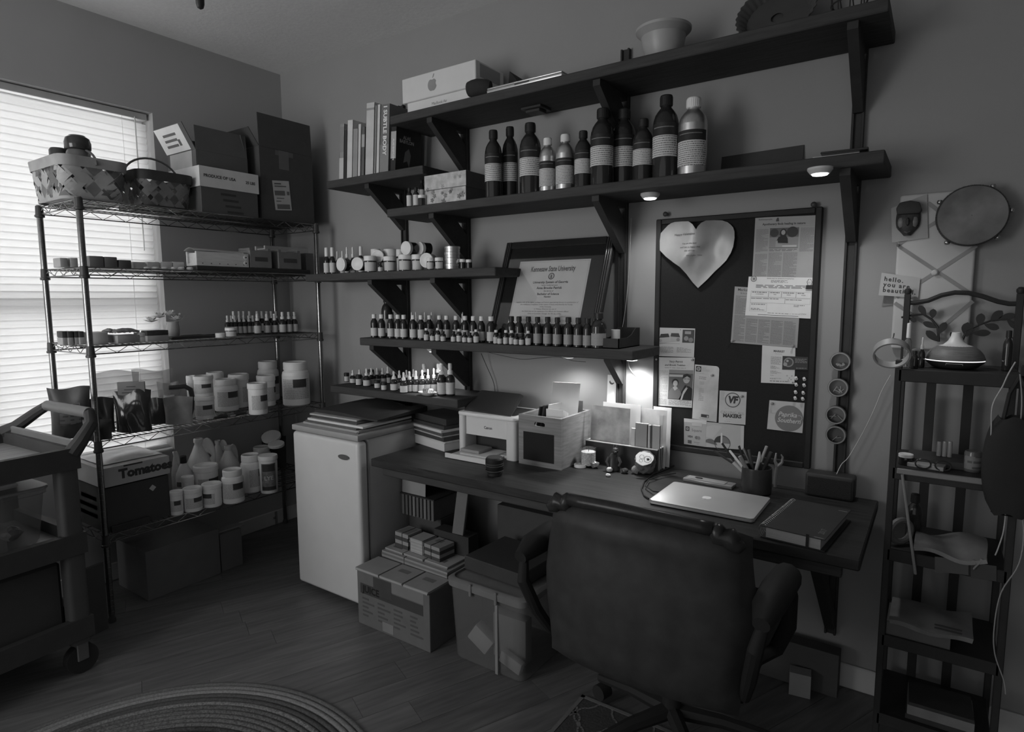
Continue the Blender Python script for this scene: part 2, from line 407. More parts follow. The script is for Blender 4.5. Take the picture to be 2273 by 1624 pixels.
for z in RZ:
    s_ = bpy.data.objects.new('wire_shelf', me_s); COL.objects.link(s_); s_.parent = rack; s_.location = (0, 0, z)
    c_ = bpy.data.objects.new('wire_grid', me_g); COL.objects.link(c_); c_.parent = s_; c_['kind'] = 'stuff'
    for (q, _) in cols:
        c_ = bpy.data.objects.new('collar', me_c); COL.objects.link(c_); c_.parent = s_; c_.location = q
# ------------------------------------------------------------------ bottle and jar kinds, unit radius and height, scaled when placed
amber = mat(.026, .045, var=.1, spec=.5, key='amber')
amber2 = mat(.075, .18, var=.1, spec=.5, key='amber2')
capw = mat(.78, .45, var=.03, key='cap'); capb = mat(.03, .4, key='capb')
lab_p = print_mat(.62, .42, 34.0, .4)
lab_g = print_mat(.36, .24, 34.0, .4)
steel = mat(.62, .32, .9, var=.06, key='alu')
def arc(m, z0, z1, r=1.02, half=72, n=10, c=-90):
    return m.lathe([(r-.015, z0), (r, z0+.001), (r, z1-.001), (r-.015, z1)], n, a0=R_(c-half), a1=R_(c+half), close=False)
def k_boston(cap=capw, label=lab_p, z0=.08, z1=.42, name='amber_bottle', glass=amber):
    def mk():
        t = thing(name, '', 'bottle')
        MB().lathe([(.9, 0), (1, .02), (1, .60), (.94, .67), (.76, .74), (.50, .79), (.46, .81), (.46, .85)], 16).build('body', glass, t)
        c = MB(); c.lathe([(.58, .825), (.6, .83), (.58, .985), (.52, 1.0)], 14); c.build('cap', cap, t)
        if label: arc(MB(), z0, z1).build('label', label, t)
        return t
    return mk
def k_dropper(label=lab_p, cap=capw, glass=amber):
    def mk():
        t = thing('dropper_bottle', '', 'bottle')
        MB().lathe([(.9, 0), (1, .015), (1, .44), (.92, .50), (.62, .555), (.42, .58), (.42, .62)], 16).build('body', glass, t)
        MB().lathe([(.5, .60), (.52, .605), (.5, .72), (.44, .735)], 14).build('cap', cap, t)
        MB().lathe([(.30, .735), (.28, .86), (.30, .90), (.28, .96), (.18, .99), (.02, 1.0)], 12).build('bulb', cap, t)
        if label: arc(MB(), .05, .36).build('label', label, t)
        return t
    return mk
def k_spray(label=lab_p, glass=amber, cap=capw, hood=False):
    def mk():
        t = thing('spray_bottle', '', 'bottle')
        MB().lathe([(.9, 0), (1, .015), (1, .50), (.9, .58), (.6, .63), (.45, .65), (.45, .68)], 16).build('body', glass, t)
        if hood: MB().lathe([(.56, .66), (.58, .67), (.52, .97), (.48, .99), (.02, 1.0)], 14).build('cap', cap, t)
        else:
            MB().lathe([(.56, .66), (.58, .67), (.56, .77), (.36, .80), (.36, .84)], 14).build('collar', cap, t)
            m = MB(); m.lathe([(.40, .84), (.42, .85), (.42, .97), (.36, 1.0)], 12); m.box((-.12, -.62, .92), (.12, -.3, .965)); m.build('spray_head', cap, t)
        if label: arc(MB(), .06, .42).build('label', label, t)
        return t
    return mk
def k_jar(label=lab_p, lid=capw, glass=amber):
    def mk():
        t = thing('jar', '', 'jar')
        MB().lathe([(.9, 0), (.96, .03), (.96, .68), (.9, .76)], 20).build('body', glass, t)
        m = MB(); m.lathe([(.97, .70), (1.0, .71), (1.0, .97), (.95, 1.0), (.86, 1.0), (.84, .99), (.02, .99)], 24); m.build('lid', lid, t)
        if label: arc(MB(), .08, .62, .985, 64).build('label', label, t)
        return t
    return mk
def k_big(body=amber, cap=capb, a=.26, b_=.51, hd=.655):
    """tall apothecary bottle: label with a dark header above a printed white field"""
    def mk():
        t = thing('labelled_bottle', '', 'bottle')
        MB().lathe([(.92, 0), (1, .012), (1, .66), (.97, .70), (.86, .76), (.66, .81), (.44, .85), (.40, .87), (.40, .90)], 28).build('body', body, t)
        c = MB(); c.lathe([(.47, .875), (.49, .88), (.49, .985), (.45, 1.0)], 22); cp = c.build('cap', cap, t)
        r = MB()
        for k in range(22): r.box((.485, -.02, .885), (.505, .02, .975), Matrix.Rotation(2*PI*k/22, 4, 'Z'))
        r.build('ridges', cap, cp, smooth=0)['kind'] = 'stuff'
        lb_ = arc(MB(), a, b_, 1.012, 74, 16).build('label', print_mat(.62, .10, 38.0, .42), t)
        arc(MB(), b_, hd, 1.014, 74, 16).build('header', mat(.03, .5), lb_)
        arc(MB(), b_*.4+hd*.6, b_*.4+hd*.6+.012, 1.017, 50, 12, -88).build('header_lettering', print_mat(.03, .3, 80.0, .9), lb_)
        return t
    return mk
# ------------------------------------------------------------------ big bottles on the long bottle shelf
YB = -.20
big = [(1076.6,1114.8,289.6,'d','leftmost of the big bottles'),(1115,1150,282,'d','second from left of the big bottles'),(1153.6,1200.8,273.8,'d','third from left of the big bottles'),
 (1197,1234,307,'s','left of the small silver pair'),(1233.5,1275.6,299,'s','right of the small silver pair'),(1275,1313,291,'d','just right of the silver pair'),
 (1310,1363,242,'b','wide one with a tag at its neck'),(1357,1411,243,'b','wide one under the centre bracket'),(1403.6,1449,264.7,'d','shorter one right of the centre bracket'),
 (1447,1504,213,'b','tallest one beside the large silver bottle'),(1503,1568,218.4,'S','the largest and rightmost of its row')]
for i, (xl, xr, yt, k, w) in enumerate(big):
    p, r, h = stand(xl, xr, yt, 400, ZB, y=YB if i not in (1, 7) else YB+.075)
    bod = k in 'sS'
    t = place('big_'+('s' if bod else 'd'), k_big(steel, capw, .12, .44, .57) if bod else k_big(), p, (r, r, h),
          ('silver metal bottle with white cap, ' if bod else 'tall dark bottle with printed label, ')+w, 'large labelled bottles on the upper shelf', facing(p)-R_(14))
# ------------------------------------------------------------------ brown bottle shelf
kE = 'brown bottles on the long bottle shelf'
row1 = [831.8,848,868.5,884.3,897.3,918,935.6,954.2,976.4,992,1013,1033,1051,1069,1090]
for i, cx in enumerate(row1):
    hw = 8.4 if i < 14 else 9.5
    p, r, h = stand(cx-hw, cx+hw, 697+i*.35, 755, ZE, y=-.235 if i < 7 or i > 11 else -.15)
    place('E1', k_boston(name='amber_bottle'), p, (r, r, h), 'white-capped brown bottle, %s from left in the tall row on the long low shelf' % ORD[i], kE, facing(p))
for i, (cx, hw, yt) in enumerate([(1135.5,10,701.5),(1152.4,10,702),(1173.1,10,702.4),(1193.5,10,703),(1215.8,10.5,703),(1237.2,10.5,704),(1261.5,11,703.5),(1283.5,11,704.6),(1304.2,11,705)]):
    p, r, h = stand(cx-hw, cx+hw, yt, 765, ZE, y=-.244)
    place('E2', k_boston(cap=capb, label=lab_g), p, (r, r, h), 'black-capped brown bottle, %s from left in front of the framed diploma' % ORD[i], kE, facing(p))
p, r, h = stand(1311.5, 1345.5, 693.4, 772, ZE, y=-.236)
place('E2', k_boston(cap=capb), p, (r, r, h), 'largest black-capped brown bottle at the right end of the brown bottle shelf', kE, facing(p))
sm = [(947.2,728,'w'),(960.7,734,'b'),(972.3,727.5,'w'),(984,735,'b'),(1007,735,'b'),(1019.4,730,'w'),(1031.8,737,'b'),(1043.4,738,'b'),(1056.9,731,'w'),(1101,732,'w'),(1110,738,'b'),(1123,732.5,'w'),(1135.7,733,'w'),(1145.7,740,'b'),(1157.9,741,'b'),(1172.1,734,'w')]
for i, (cx, yt, c) in enumerate(sm):
    p, r, h = stand(cx-6.2, cx+6.2, yt, 765, ZE, y=-.2735)
    place('E3'+c, k_boston(cap=capw if c == 'w' else capb, label=lab_p, z0=.06, z1=.5), p, (r, r, h), 'small %s-capped bottle, %s from left in the front row below the diploma' % ('white' if c == 'w' else 'black', ORD[i]), kE, facing(p))
p, r, h = stand(877, 908, 655, 750, ZE, y=-.105); r = .030; p.x = .972
place('E2', None, p, (r, r, h), 'large dark brown jug bottle behind the white-capped row, by the left standard', kE, facing(p))
for i, cx in enumerate([873.5, 915, 924.5, 944, 959, 1027]):
    p, r, h = stand(cx-6, cx+6, 692, 750, ZE, y=-.07)
    place('E4', k_dropper(), p, (r, r, h), 'dropper bottle, %s from left, hidden behind the white-capped brown bottles' % ORD[i], kE, facing(p))
# black desk caddy and white clip box at the right end
p = at(1377, 745, 1, -.15)
cad = thing('letter_holder', 'black scooped holder at the right end of the brown bottle shelf', 'holder', (p.x, p.y, ZE))
cad.scale = (.8, 1, 1)
M = Matrix(((0, 0, 1, -.05), (1, 0, 0, 0), (0, 1, 0, 0), (0, 0, 0, 1)))
m = MB(); prof = [(-.10, 0), (.10, 0), (.10, .075), (.06, .075), (.02, .05), (-.02, .04), (-.10, .04)]
m.prism(prof, .004, M); m.prism(prof, .004, Matrix.Translation((.096, 0, 0)) @ M); m.box((-.05, .096, 0), (.05, .10, .075)); m.box((-.05, -.1, 0), (.05, -.096, .04)); m.box((-.05, -.1, 0), (.05, .1, .004))
m.build('holder_body', blk, cad, smooth=0)
MB().lathe([(.022, .004), (.022, .07), (.006, .07)], 16, c=(-.015, -.02, 0)).build('tape_roll', capw, cad)
# ------------------------------------------------------------------ jar shelf
kD = 'bottles and jars on the jar shelf'
def D(kind, mk, xl, xr, yt, y, lab, rz=0): 
    p, r, h = stand(xl, xr, yt, 598, ZD, y=y); return place(kind, mk, p, (r, r, h), lab, kD, facing(p)+rz)
D('Dcap', k_spray(hood=True), 718.5, 733, 549, -.23, 'brown spray bottle with tall white cap at the left end of the jar shelf')
D('Dcap', None, 731.5, 745.5, 548.5, -.22, 'brown bottle with tall white cap, second on the jar shelf')
D('Dcap', None, 795, 808.5, 546, -.17, 'brown bottle with tall white cap behind the lying jars on the jar shelf')
for i, (cx, yt) in enumerate([(749.8, 557), (760.7, 556.5), (771, 547.5), (784, 547.5)]):
    D('Ddr', k_dropper(), cx-6.3, cx+6.3, yt, -.17, 'white-topped dropper bottle, %s of four at the left of the jar shelf' % ORD[i])
jl = 'white-lidded brown jar with label, '
for (xl, xr, yt, y, w) in [(808,837,568,-.22,'upright beside the second lying jar on the jar shelf'),(851.5,880,569,-.22,'upright in the middle of the jar shelf'),(884.5,914,565,-.215,'upright under the left stacked lying jar'),
        (914,941,565,-.19,'upright under the right stacked lying jar'),(824,846,553,-.11,'in the back row behind the leaning lid'),(852,880,553,-.11,'in the back row, middle of the jar shelf'),(880,898,553.5,-.10,'in the back row beside the stacked jars'),
        ]: D('Djar', k_jar(), xl, xr, yt, y, jl+w)
for (xl, xr, yt, w) in [(947,964.5,572,'left'),(965.5,984,571.5,'right')]:
    D('Djar', None, xl, xr, yt, -.255, 'small labelled jar with white lid, %s of the pair before the lid disc' % w)
for (xl, xr, yt, w) in [(1020,1034,575,'left'),(1034.5,1048.5,576,'right')]:
    D('Djar2', k_jar(label=None), xl, xr, yt, -.2, 'small dark jar with white lid, %s of two right of the tins' % w)
D('E3b', None, 839, 849.5, 583, -.265, 'tiny dark bottle at the front edge of the jar shelf')
def lying(px, py, rx, ry, y, lab, L=.05, yaw=0.0, bodyless=False):
    p = at(px, py, 1, y); R = ry*dep(p)/F_PX
    ang_ = facing(p)+yaw
    q = Matrix.Rotation(ang_, 3, 'Z') @ Matrix.Rotation(PI/2, 3, 'X')    # local +z towards the viewer
    t = place('Dlie', k_jar(label=None), p, (R, R, L), lab, kD, rot=q.to_euler())
    d = (Matrix.Rotation(ang_, 3, 'Z') @ Vector((0, -1, 0)))
    t.location = Vector((p.x, p.y, p.z)) - d*L*.95
    return t
zc = ZD
lying(756.3, 586.7, 8.5, 15, -.25, 'white-lidded jar lying on its side beside the left spray bottles', .045, -.9)
lying(793, 585.4, 11, 14.5, -.26, 'white-lidded jar lying on its side in front of the dropper bottles', .045, -.5)
lying(838.3, 568.5, 11.6, 14, -.18, 'white-lidded jar lying on its side behind the upright jars', .045, -.4)
lying(901, 550.4, 11, 15.2, -.235, 'white-lidded jar lying on top of the upright jars, left of two', .06, -.75)
lying(932, 551, 9, 14, -.17, 'white-lidded jar lying on top of the upright jars, right of two', .06, -.95)
lying(946.4, 577.6, 12.5, 16.5, -.225, 'white-lidded jar lying with its ringed lid forward, right of the jar row', .05, -.5)
for k in range(4):
    p, r, h = stand(987.5, 1021, 547, 592, ZD, y=-.215)
    def mk():
        t = thing('tin', '', 'tin')
        MB().lathe([(.97, 0), (1, .03), (1, .58), (.97, .6)], 24).build('base', mat(.6, .3, .85), t)
        MB().lathe([(1.03, .55), (1.05, .57), (1.05, .95), (1.0, 1.0), (.9, .98), (.02, .98)], 24).build('lid', mat(.66, .28, .85), t)
        return t
    place('tin', mk, p+Vector((.0006*(k % 2), 0, k*h/4)), (r, r, h/4), 'round silver tin, %s in the stack of four on the jar shelf' % ['lowest', 'second from the bottom', 'third from the bottom', 'topmost'][k], 'stacked tins', facing(p))
# ------------------------------------------------------------------ dropper shelf
kF = 'bottles on the low dropper shelf'
dr = [(784.8,820.7,-.16),(799.5,819.5,-.12),(815.3,817,-.2),(826,816,-.15),(838.6,816,-.12),(850.7,816,-.09),(862.4,813,-.06),(875.3,823.3,-.235),(887.7,821.5,-.18),(896.8,825.4,-.262),(903.7,820.7,-.14),(909.7,823.3,-.225),(919.3,818.7,-.12),(924.2,822,-.21),(938.1,820.7,-.2),(950.8,818.7,-.19),(964,816.8,-.18),(876.6,813,-.05)]
for i, (cx, yt, y) in enumerate(dr):
    hw = 8.6 if y < -.19 else 7.2
    p, r, h = stand(cx-hw, cx+hw, yt, 880, ZF, y=y)
    place('Fdr', k_dropper(), p, (r, r, h), 'brown dropper bottle, its white bulb %s from left on the low shelf' % ORD[i] if i < 17 else 'brown dropper bottle with white bulb at the very back of the low shelf', kF, facing(p))
for i, (cx, yt, y, w) in enumerate([(981,806.5,-.22,'in front'),(1000,806,-.2,'at the right end'),(942.5,807,-.08,'behind the dropper bottles'),(974.5,807,-.08,'behind the other sprays')]):
    p, r, h = stand(cx-10.5, cx+10.5, yt, 880, ZF, y=y)
    place('Fsp', k_spray(), p, (r, r, h), 'brown bottle with white spray head %s on the low shelf' % w, kF, facing(p))
for i, (cx, yt, y, hw) in enumerate([(771,827,-.14,6),(797.5,831,-.2,7.5),(824,820,-.07,8),(853,847,-.25,7),(838,843,-.22,7)]):
    p, r, h = stand(cx-hw, cx+hw, yt, 880, ZF, y=y)
    place('Fjar', k_jar(lid=capb), p, (r, r, h), 'black-capped brown bottle, %s of five listed left to right among the droppers' % ORD[i], kF, facing(p))
# dish with glass soap and white flower, in front of the dropper shelf on the paper stack's folder
# ------------------------------------------------------------------ books
YC = -.25
BKX = [0.0]
def book(xl, xr, yt, lab, v, depth=.2, lean=0.04, spine=None, cover=None, letter=None, y=YC, pages=True):
    p0 = at(xl, 385, 1, y); p1 = at(xr, 385, 1, y); w = (p1.x-p0.x); x0 = max(p0.x, BKX[0]+.0012); BKX[0] = x0+w*1.02; lean = .075; depth = min(depth, .2)
    pc = at((xl+xr)/2, 385, 1, y); h = zat((xl+xr)/2, yt, pc)-ZC
    t = thing('book', lab, 'book', (x0+w/2, y, ZC+.0004+w/2*.075), group='books on the short shelf', rot=(0, lean, 0))
    cm = mat(v, .5, var=.12)
    m = MB(); m.box((-w/2, 0, 0), (-w/2+.0015, depth, h)); m.box((w/2-.0015, 0, 0), (w/2, depth, h)); m.box((-w/2, 0, 0), (w/2, .0015, h)); m.build('cover', cm, t, smooth=0)
    MB().box((-w/2+.0015, .0015, .003), (w/2-.0015, depth-.004, h-.003)).build('pages', mat(.5, .8, stretch=(300, 1, 1)), t, smooth=0)
    if spine:
        for (a, b_, vv) in spine: MB().box((-w/2+.001, -.0006, h*a), (w/2-.001, 0, h*b_)).build('spine_panel', mat(vv, .5), t, smooth=0)
    if letter:
        s_, z0, size, vv = letter
        vs, fs = text_mesh(s_, size, bold=.03)
        MB(frame_on((0, -.0008, h*z0), (0, 0, -1), (1, 0, 0))).add(vs, fs).build('spine_lettering', mat(vv, .5), t, smooth=0)
    return t, w, h
book(752, 762, 277, 'thin book with pale lower spine at the left end of the book shelf', .3, lean=.05, spine=[(.03,.4,.55),(.5,.95,.25)])
book(762, 768, 290, 'thin black book, second from the left on the book shelf', .05, lean=.05, depth=.17)
book(768, 780, 269, 'white-spined book, third from the left on the book shelf', .62, lean=.05)
book(780, 791, 288, 'grey-spined book leaning left of the thin pale magazine', .3, lean=.045, depth=.18)
book(793, 799, 277, 'thin pale magazine in the middle of the book shelf', .6, lean=.045, depth=.19)
book(801, 808, 283, 'thin dark-banded notebook left of the tall white binder', .12, lean=.04, spine=[(.6,.85,.4)], depth=.19)
book(810, 828, 231, 'tall wide white binder on the book shelf', .55, lean=.035, depth=.23, spine=[(.9,.93,.3)])
book(829, 834, 236, 'tall spiral-bound pad right of the white binder', .22, lean=.03, depth=.22)
book(834.5, 841, 234, 'tall pale thin book beside the body workbook', .6, lean=.03, depth=.22)
book(842, 862, 234, 'wide grey book with vertical white spine words SUBTLE BODY', .16, lean=.02, depth=.24, spine=[(.02,.42,.24)], letter=('I SUBTLE BODY', .62, .033, .85))
t, w, h = book(866, 878, 283, 'worn black paperback with its front cover turned to the room', .035, depth=.17, spine=[(.3,.9,.4)], letter=('ALAS BABYLON', .5, .014, .75))
for (s_, z) in (('ALAS', .80), ('BABYLON', .71)):
    vs, fs = text_mesh(s_, .022, bold=.03); MB(frame_on((w/2+.0006, .07, h*z), (0, 1, 0), (0, 0, 1))).add(vs, fs).build('cover_lettering', mat(.5, .6), t, smooth=0)
MB().add([(w/2+.0005, y_, z_) for (y_, z_) in ((.05,.05),(.075,.06),(.09,.03),(.1,.09),(.085,.12),(.06,.1))], [(0,1,2,3,4,5)]).build('cover_figure', mat(.22, .6), t, smooth=0)
# ------------------------------------------------------------------ flowered box, small bottles and tray on the bottle shelf
p0 = at(945, 445, 1, -.25); p1 = at(1034, 445, 1, -.25); h = zat(990, 384, at(990, 445, 1, -.25))-ZB
bw = p1.x-p0.x
t = thing('flowered_box', 'lidded box with pale flower print on the bottle shelf', 'box', ((p0.x+p1.x)/2, -.25, ZB))
fm = mat(.48, .6, var=.35, scale=28, key='flower'); side = mat(.10, .5)
MB().box((-bw/2, 0, 0), (bw/2, .19, h*.52)).build('base', fm, t, bevel=.001)
MB().box((-bw/2-.004, -.003, h*.5), (bw/2+.004, .193, h)).build('lid', fm, t, bevel=.001)
MB().box((bw/2+.0041, -.002, h*.5), (bw/2+.0046, .192, h*.99)).build('side_print', side, t, smooth=0)
MB().box((bw/2, .001, .001), (bw/2+.0005, .189, h*.5)).build('side_print', side, t, smooth=0)
for i in range(14):
    cx_, cz_ = random.uniform(-bw/2+.012, bw/2-.012), random.uniform(.008, h-.012)
    rr = random.uniform(.007, .014); m = MB()
    for k in range(5):
        a = 2*PI*k/5+i; m.add([(cx_, -.0034, cz_)]+[(cx_+rr*math.cos(a+d_)*s_, -.0034, cz_+rr*math.sin(a+d_)*s_) for d_, s_ in ((-.5,.6),(-.2,1),(.2,1),(.5,.6))], [(0,1,2,3,4)])
    m.build('flower_print', mat(random.choice([.2,.26,.32]), .6), t, smooth=0)
MB().box((-bw/2-.0042, -.0036, h*.495), (bw/2+.0042, -.0030, h*.512)).build('lid_seam_shade', mat(.08, .7), t, smooth=0)  # shade under the lid's overhang laid on as a dark strip
for (xl, xr, yt, y, lab, kd) in [(902.5, 916, 417, -.24, 'white-labelled brown bottle left of the flowered box, left of two', 'E2w'), (917, 931, 416, -.24, 'white-labelled brown bottle left of the flowered box, right of two', 'E2w'), (931, 943, 394, -.17, 'brown bottle half hidden behind the flowered box', 'E2w')]:
    p, r, h = stand(xl, xr, yt, 452, ZB, y=y)
    place(kd, k_boston(cap=capb, label=mat(.6, .6), z0=.1, z1=.62), p, (r, r, h), lab, 'small bottles beside the flowered box', facing(p))
p, r, h = stand(928, 945, 433, 455, ZB, y=-.265); place('Djar2', None, p, (r, r, h), 'small dark jar with white lid in front of the flowered box', None, facing(p))
# long dark box leaning at the right of the big bottles, black book-like case with white box
def obox(name, lab, cat, pts, y0, depth, z, mm, bev=.002, **kw):
    """box whose front lies on plane y=y0 between two pixel columns"""
    (xl, xr, yt) = pts; a_ = at(xl, 400, 1, y0).x; b_ = at(xr, 400, 1, y0).x; hh = zat((xl+xr)/2, yt, at((xl+xr)/2, 400, 1, y0))-z
    o = MB().box((-(b_-a_)/2, 0, 0), ((b_-a_)/2, depth, hh)).build(name, mm, bevel=bev); o.location = ((a_+b_)/2, y0, z)
    return tag(o, lab, cat), b_-a_, hh
p0 = at(1578, 365, 1, -.20); p1 = at(1758, 345, 1, -.20); ww = p1.x-p0.x
t = thing('tray', 'long dark tray lying open on the bottle shelf, right of the silver bottle', 'tray', ((p0.x+p1.x)/2, -.14, ZB))
m = MB(); hh = zat(1660, 330, at(1660, 350, 1, -.06))-ZB
m.box((-ww/2, -.07, 0), (ww/2, .12, .006)); m.add([(-ww/2-.02, .12, 0), (ww/2+.0, .12, 0), (ww/2+.0, .135, hh), (-ww/2-.02, .135, hh*.95), (-ww/2-.02, .126, 0), (ww/2, .126, 0), (ww/2, .141, hh), (-ww/2-.02, .141, hh*.95)], [(0,1,2,3),(7,6,5,4),(0,3,7,4),(1,5,6,2),(3,2,6,7)])
m.build('tray_body', mat(.06, .4), t, smooth=0)
for k in range(9):
    q = Vector((random.uniform(-ww/3, ww/3), random.uniform(-.05, .06), .012)); MB().lathe([(.001,-.006),(.008,-.003),(.009,.003),(.001,.007)], 7, c=q).build('pebble', mat(random.choice([.1,.3,.5]), .2), t)
p0 = at(1800, 345, 1, -.22); p1 = at(1940, 330, 1, -.22); ww = p1.x-p0.x
t, w_, h_ = obox('white_box', 'flat white box lying at the right end of the bottle shelf', 'box', (1801, 1905, 342), -.20, .13, ZB, mat(.5, .5))
o = MB().box((-.066, -.08, 0), (.066, .08, .007)).build('tablet', mat(.05, .25), bevel=.002); q = at(1876, 330, 1, -.16)
o.location = (q.x, -.14, ZB+h_+.0002); o.rotation_euler = (0, 0, .06); tag(o, 'black tablet resting on the flat white box at the right end of the bottle shelf', 'tablet')
# ------------------------------------------------------------------ top shelf
y0 = -.235
p0 = at(893, 222, 1, y0); p1 = at(1056, 190, 1, y0); ww = p1.x-p0.x; hh = zat(970, 155, at(970, 200, 1, y0))-ZA
t = thing('laptop_box', 'white laptop box with grey apple emblem on the top shelf', 'box', ((p0.x+p1.x)/2, y0, ZA))
wb = mat(.66, .5, var=.03)
MB().box((-ww/2+.02, .012, 0), (ww/2-.002, .20, hh*.42)).build('base', wb, t, bevel=.002)
MB().box((-ww/2, 0, hh*.36), (ww/2, .21, hh)).build('lid', wb, t, bevel=.003)
def apple(size, M, mm, par, th=.0004):
    pts = []
    for k in range(40):
        a = 2*PI*k/40
        r = .5*(1-.10*math.cos(2*a)*0)
        x = r*math.cos(a)*1.0; z = r*math.sin(a)*1.05
        if z > .3: z -= .12*math.exp(-(x/.18)**2)
        if z < -.35: z += .05*math.exp(-(x/.12)**2)
        d = math.hypot(x-.62, z-.08)
        if d < .24: x, z = .62+(x-.62)*.24/d, .08+(z-.08)*.24/d
        pts.append((x*size*.92, z*size*.92))
    m = MB(); m.prism(pts, th, M)
    leaf = []
    for k in range(9): tt = k/8; leaf.append((.02+.22*tt, .5+.3*tt+.10*math.sin(PI*tt)))
    for k in range(7, 0, -1): tt = k/8; leaf.append((.02+.22*tt, .5+.3*tt-.10*math.sin(PI*tt)))
    m.prism([(x*size, z*size) for x, z in leaf], th, M)
    return m.build('emblem', mm, par, smooth=0)
apple(hh*.34, frame_on((-.03, -.0002, hh*.66), (1, 0, 0), (0, 0, 1)), mat(.28, .5), t)
vs, fs = text_mesh('MacBook Air', .019, spacing=.9); MB(frame_on((.0, .0116, hh*.2), (1, 0, 0), (0, 0, 1))).add(vs, fs).build('lettering', mat(.2, .5), t, smooth=0)
MB().box((ww/2, .03, hh*.62), (ww/2+.0006, .18, hh*.95)).build('side_label', mat(.3, .5), t, smooth=0)
# rolled black cloth, folded black cloth, old silver laptop, cord, bowl, pie dish, basket
o = MB(); q0 = at(1046, 180, 1, -.272); q1 = at(1080, 180, 1, -.16)
Pq = [(0, 0, 0), (.02, .004, 0), (.04, .010, .002), (.06, .016, 0), (.08, .024, -.002), (.095, .03, -.004)]
o.tube(Pq, [.030, .035, .036, .034, .032, .026], 14)
r_ = o.build('cloth_roll', mat(.035, .85, bump=.4, scale=40), None); r_.location = (q0.x-.01, -.275, ZA+.036); r_.rotation_euler = (0, 0, -.05)
tag(r_, 'rolled black cloth lying before the right end of the white laptop box', 'cloth')
a_ = at(1080, 200, 1, -.275); b_ = at(1247, 155, 1, -.275); lw = b_.x-a_.x
o = thing('laptop', 'closed silver laptop at the edge of the top shelf', 'laptop', ((a_.x+b_.x)/2, -.15, ZA))
al = mat(.55, .35, .6, var=.03)
MB().box((-lw/2, -.125, .003), (lw/2, .115, .016)).build('base', al, o, bevel=.004, seg=2)
MB().box((-lw/2, -.125, .0165), (lw/2, .115, .023)).build('lid', al, o, bevel=.003, seg=2)
MB().box((-.04, -.1256, .009), (.03, -.124, .0165)).build('latch_notch', mat(.08, .4), o, smooth=0)
m = MB(); m.add([(-.06, .02, .0), (.06, 0, .0), (.03, .07, .0), (-.055, .035, .125), (.0, .06, .085)], [(0,1,3),(1,4,3),(1,2,4),(2,3,4),(2,0,3),(0,2,1)])
q = at(1112, 170, 1, -.2); f_ = m.build('folded_cloth', mat(.04, .85), None, smooth=0); f_.location = (q.x+.02, -.12, ZA+.0232)
tag(f_, 'peaked fold of black cloth between the laptop box and the silver laptop', 'cloth')
m = MB(); cx_ = at(1336, 140, 1, -.2)
m.tube([(.0+.06*math.cos(a)*(1-.02*a), .04*math.sin(a), .006+.004*math.sin(2*a)+.001*a) for a in [k*.35 for k in range(40)]], .0035, 6)
o = m.build('coiled_cord', mat(.3, .5), None); o.location = (cx_.x, -.2, ZA); tag(o, 'grey coiled cord on the top shelf, left of the bowl', 'cord')
p, r, h = stand(1410, 1534, 66, 112, ZA, y=-.16)
o = MB().lathe([(.40*r, 0), (.45*r, .003), (.62*r, h*.22), (.74*r, h*.5), (.80*r, h*.78), (.90*r, h*.86), (.99*r, h*.93), (r, h), (.95*r, h*.98), (.80*r, h*.88), (.7*r, h*.6), (.4*r, h*.15), (.01, h*.1)], 40).build('bowl', mat(.38, .4), None)
o.location = p; tag(o, 'pale round bowl with flared rim on the top shelf', 'bowl')
p = at(1722, 65, 1, -.12); R0 = .128
m = MB(); N = 160
def ring(rb, z, amp): return [((rb+amp*math.cos(32*2*PI*k/N))*math.cos(2*PI*k/N), (rb+amp*math.cos(32*2*PI*k/N))*math.sin(2*PI*k/N), z) for k in range(N)]
rs = [ring(.72*R0, 0, 0), ring(.80*R0, .008, .001), ring(R0, .04, .0025), ring(.99*R0, .042, .0025), ring(.93*R0, .04, .0015), ring(.76*R0, .010, .001), ring(.02, .008, 0)]
m.add([q for r_ in rs for q in r_], [(i*N+k, i*N+(k+1) % N, (i+1)*N+(k+1) % N, (i+1)*N+k) for i in range(len(rs)-1) for k in range(N)]+[tuple(reversed(range(N)))])
o = m.build('pie_dish', mat(.07, .35), None, smooth=50); o.location = (p.x, -.10, ZA+.72*R0*math.sin(R_(62))+.004); o.rotation_euler = (R_(62), 0, 0)
tag(o, 'dark fluted pie dish leaning against the wall on the top shelf', 'dish')
q = at(1885, 8, 1, -.15)
t = thing('wire_basket', 'dark wire basket at the right end of the top shelf', 'basket', (q.x, -.15, ZA))
m = MB()
for k in range(9):
    a = 2*PI*k/9; m.tube([(.045*math.cos(a), .045*math.sin(a), 0), (.05*math.cos(a), .05*math.sin(a), .06), (.055*math.cos(a+.2), .055*math.sin(a+.2), .12)], .0022, 5)
m.build('wires', blk, t)['kind'] = 'stuff'
for z, r_ in ((.003, .045), (.06, .05), (.12, .055)): MB().tube([(r_*math.cos(2*PI*k/24), r_*math.sin(2*PI*k/24), z) for k in range(24)], .0028, 5, closed=True).build('hoop', blk, t)
q = at(1215, 258, 2, ZA-TH-.012)
o = MB(); o.box((-.05, -.045, -.01), (.05, .045, 0)); o.box((-.035, -.03, -.022), (.035, .03, -.01))
o = o.build('mounting_plate', mat(.05, .4), None, bevel=.002); o.location = (q.x, -.1, ZA-TH); tag(o, 'dark mounting plate fixed under the top shelf', 'fixture')
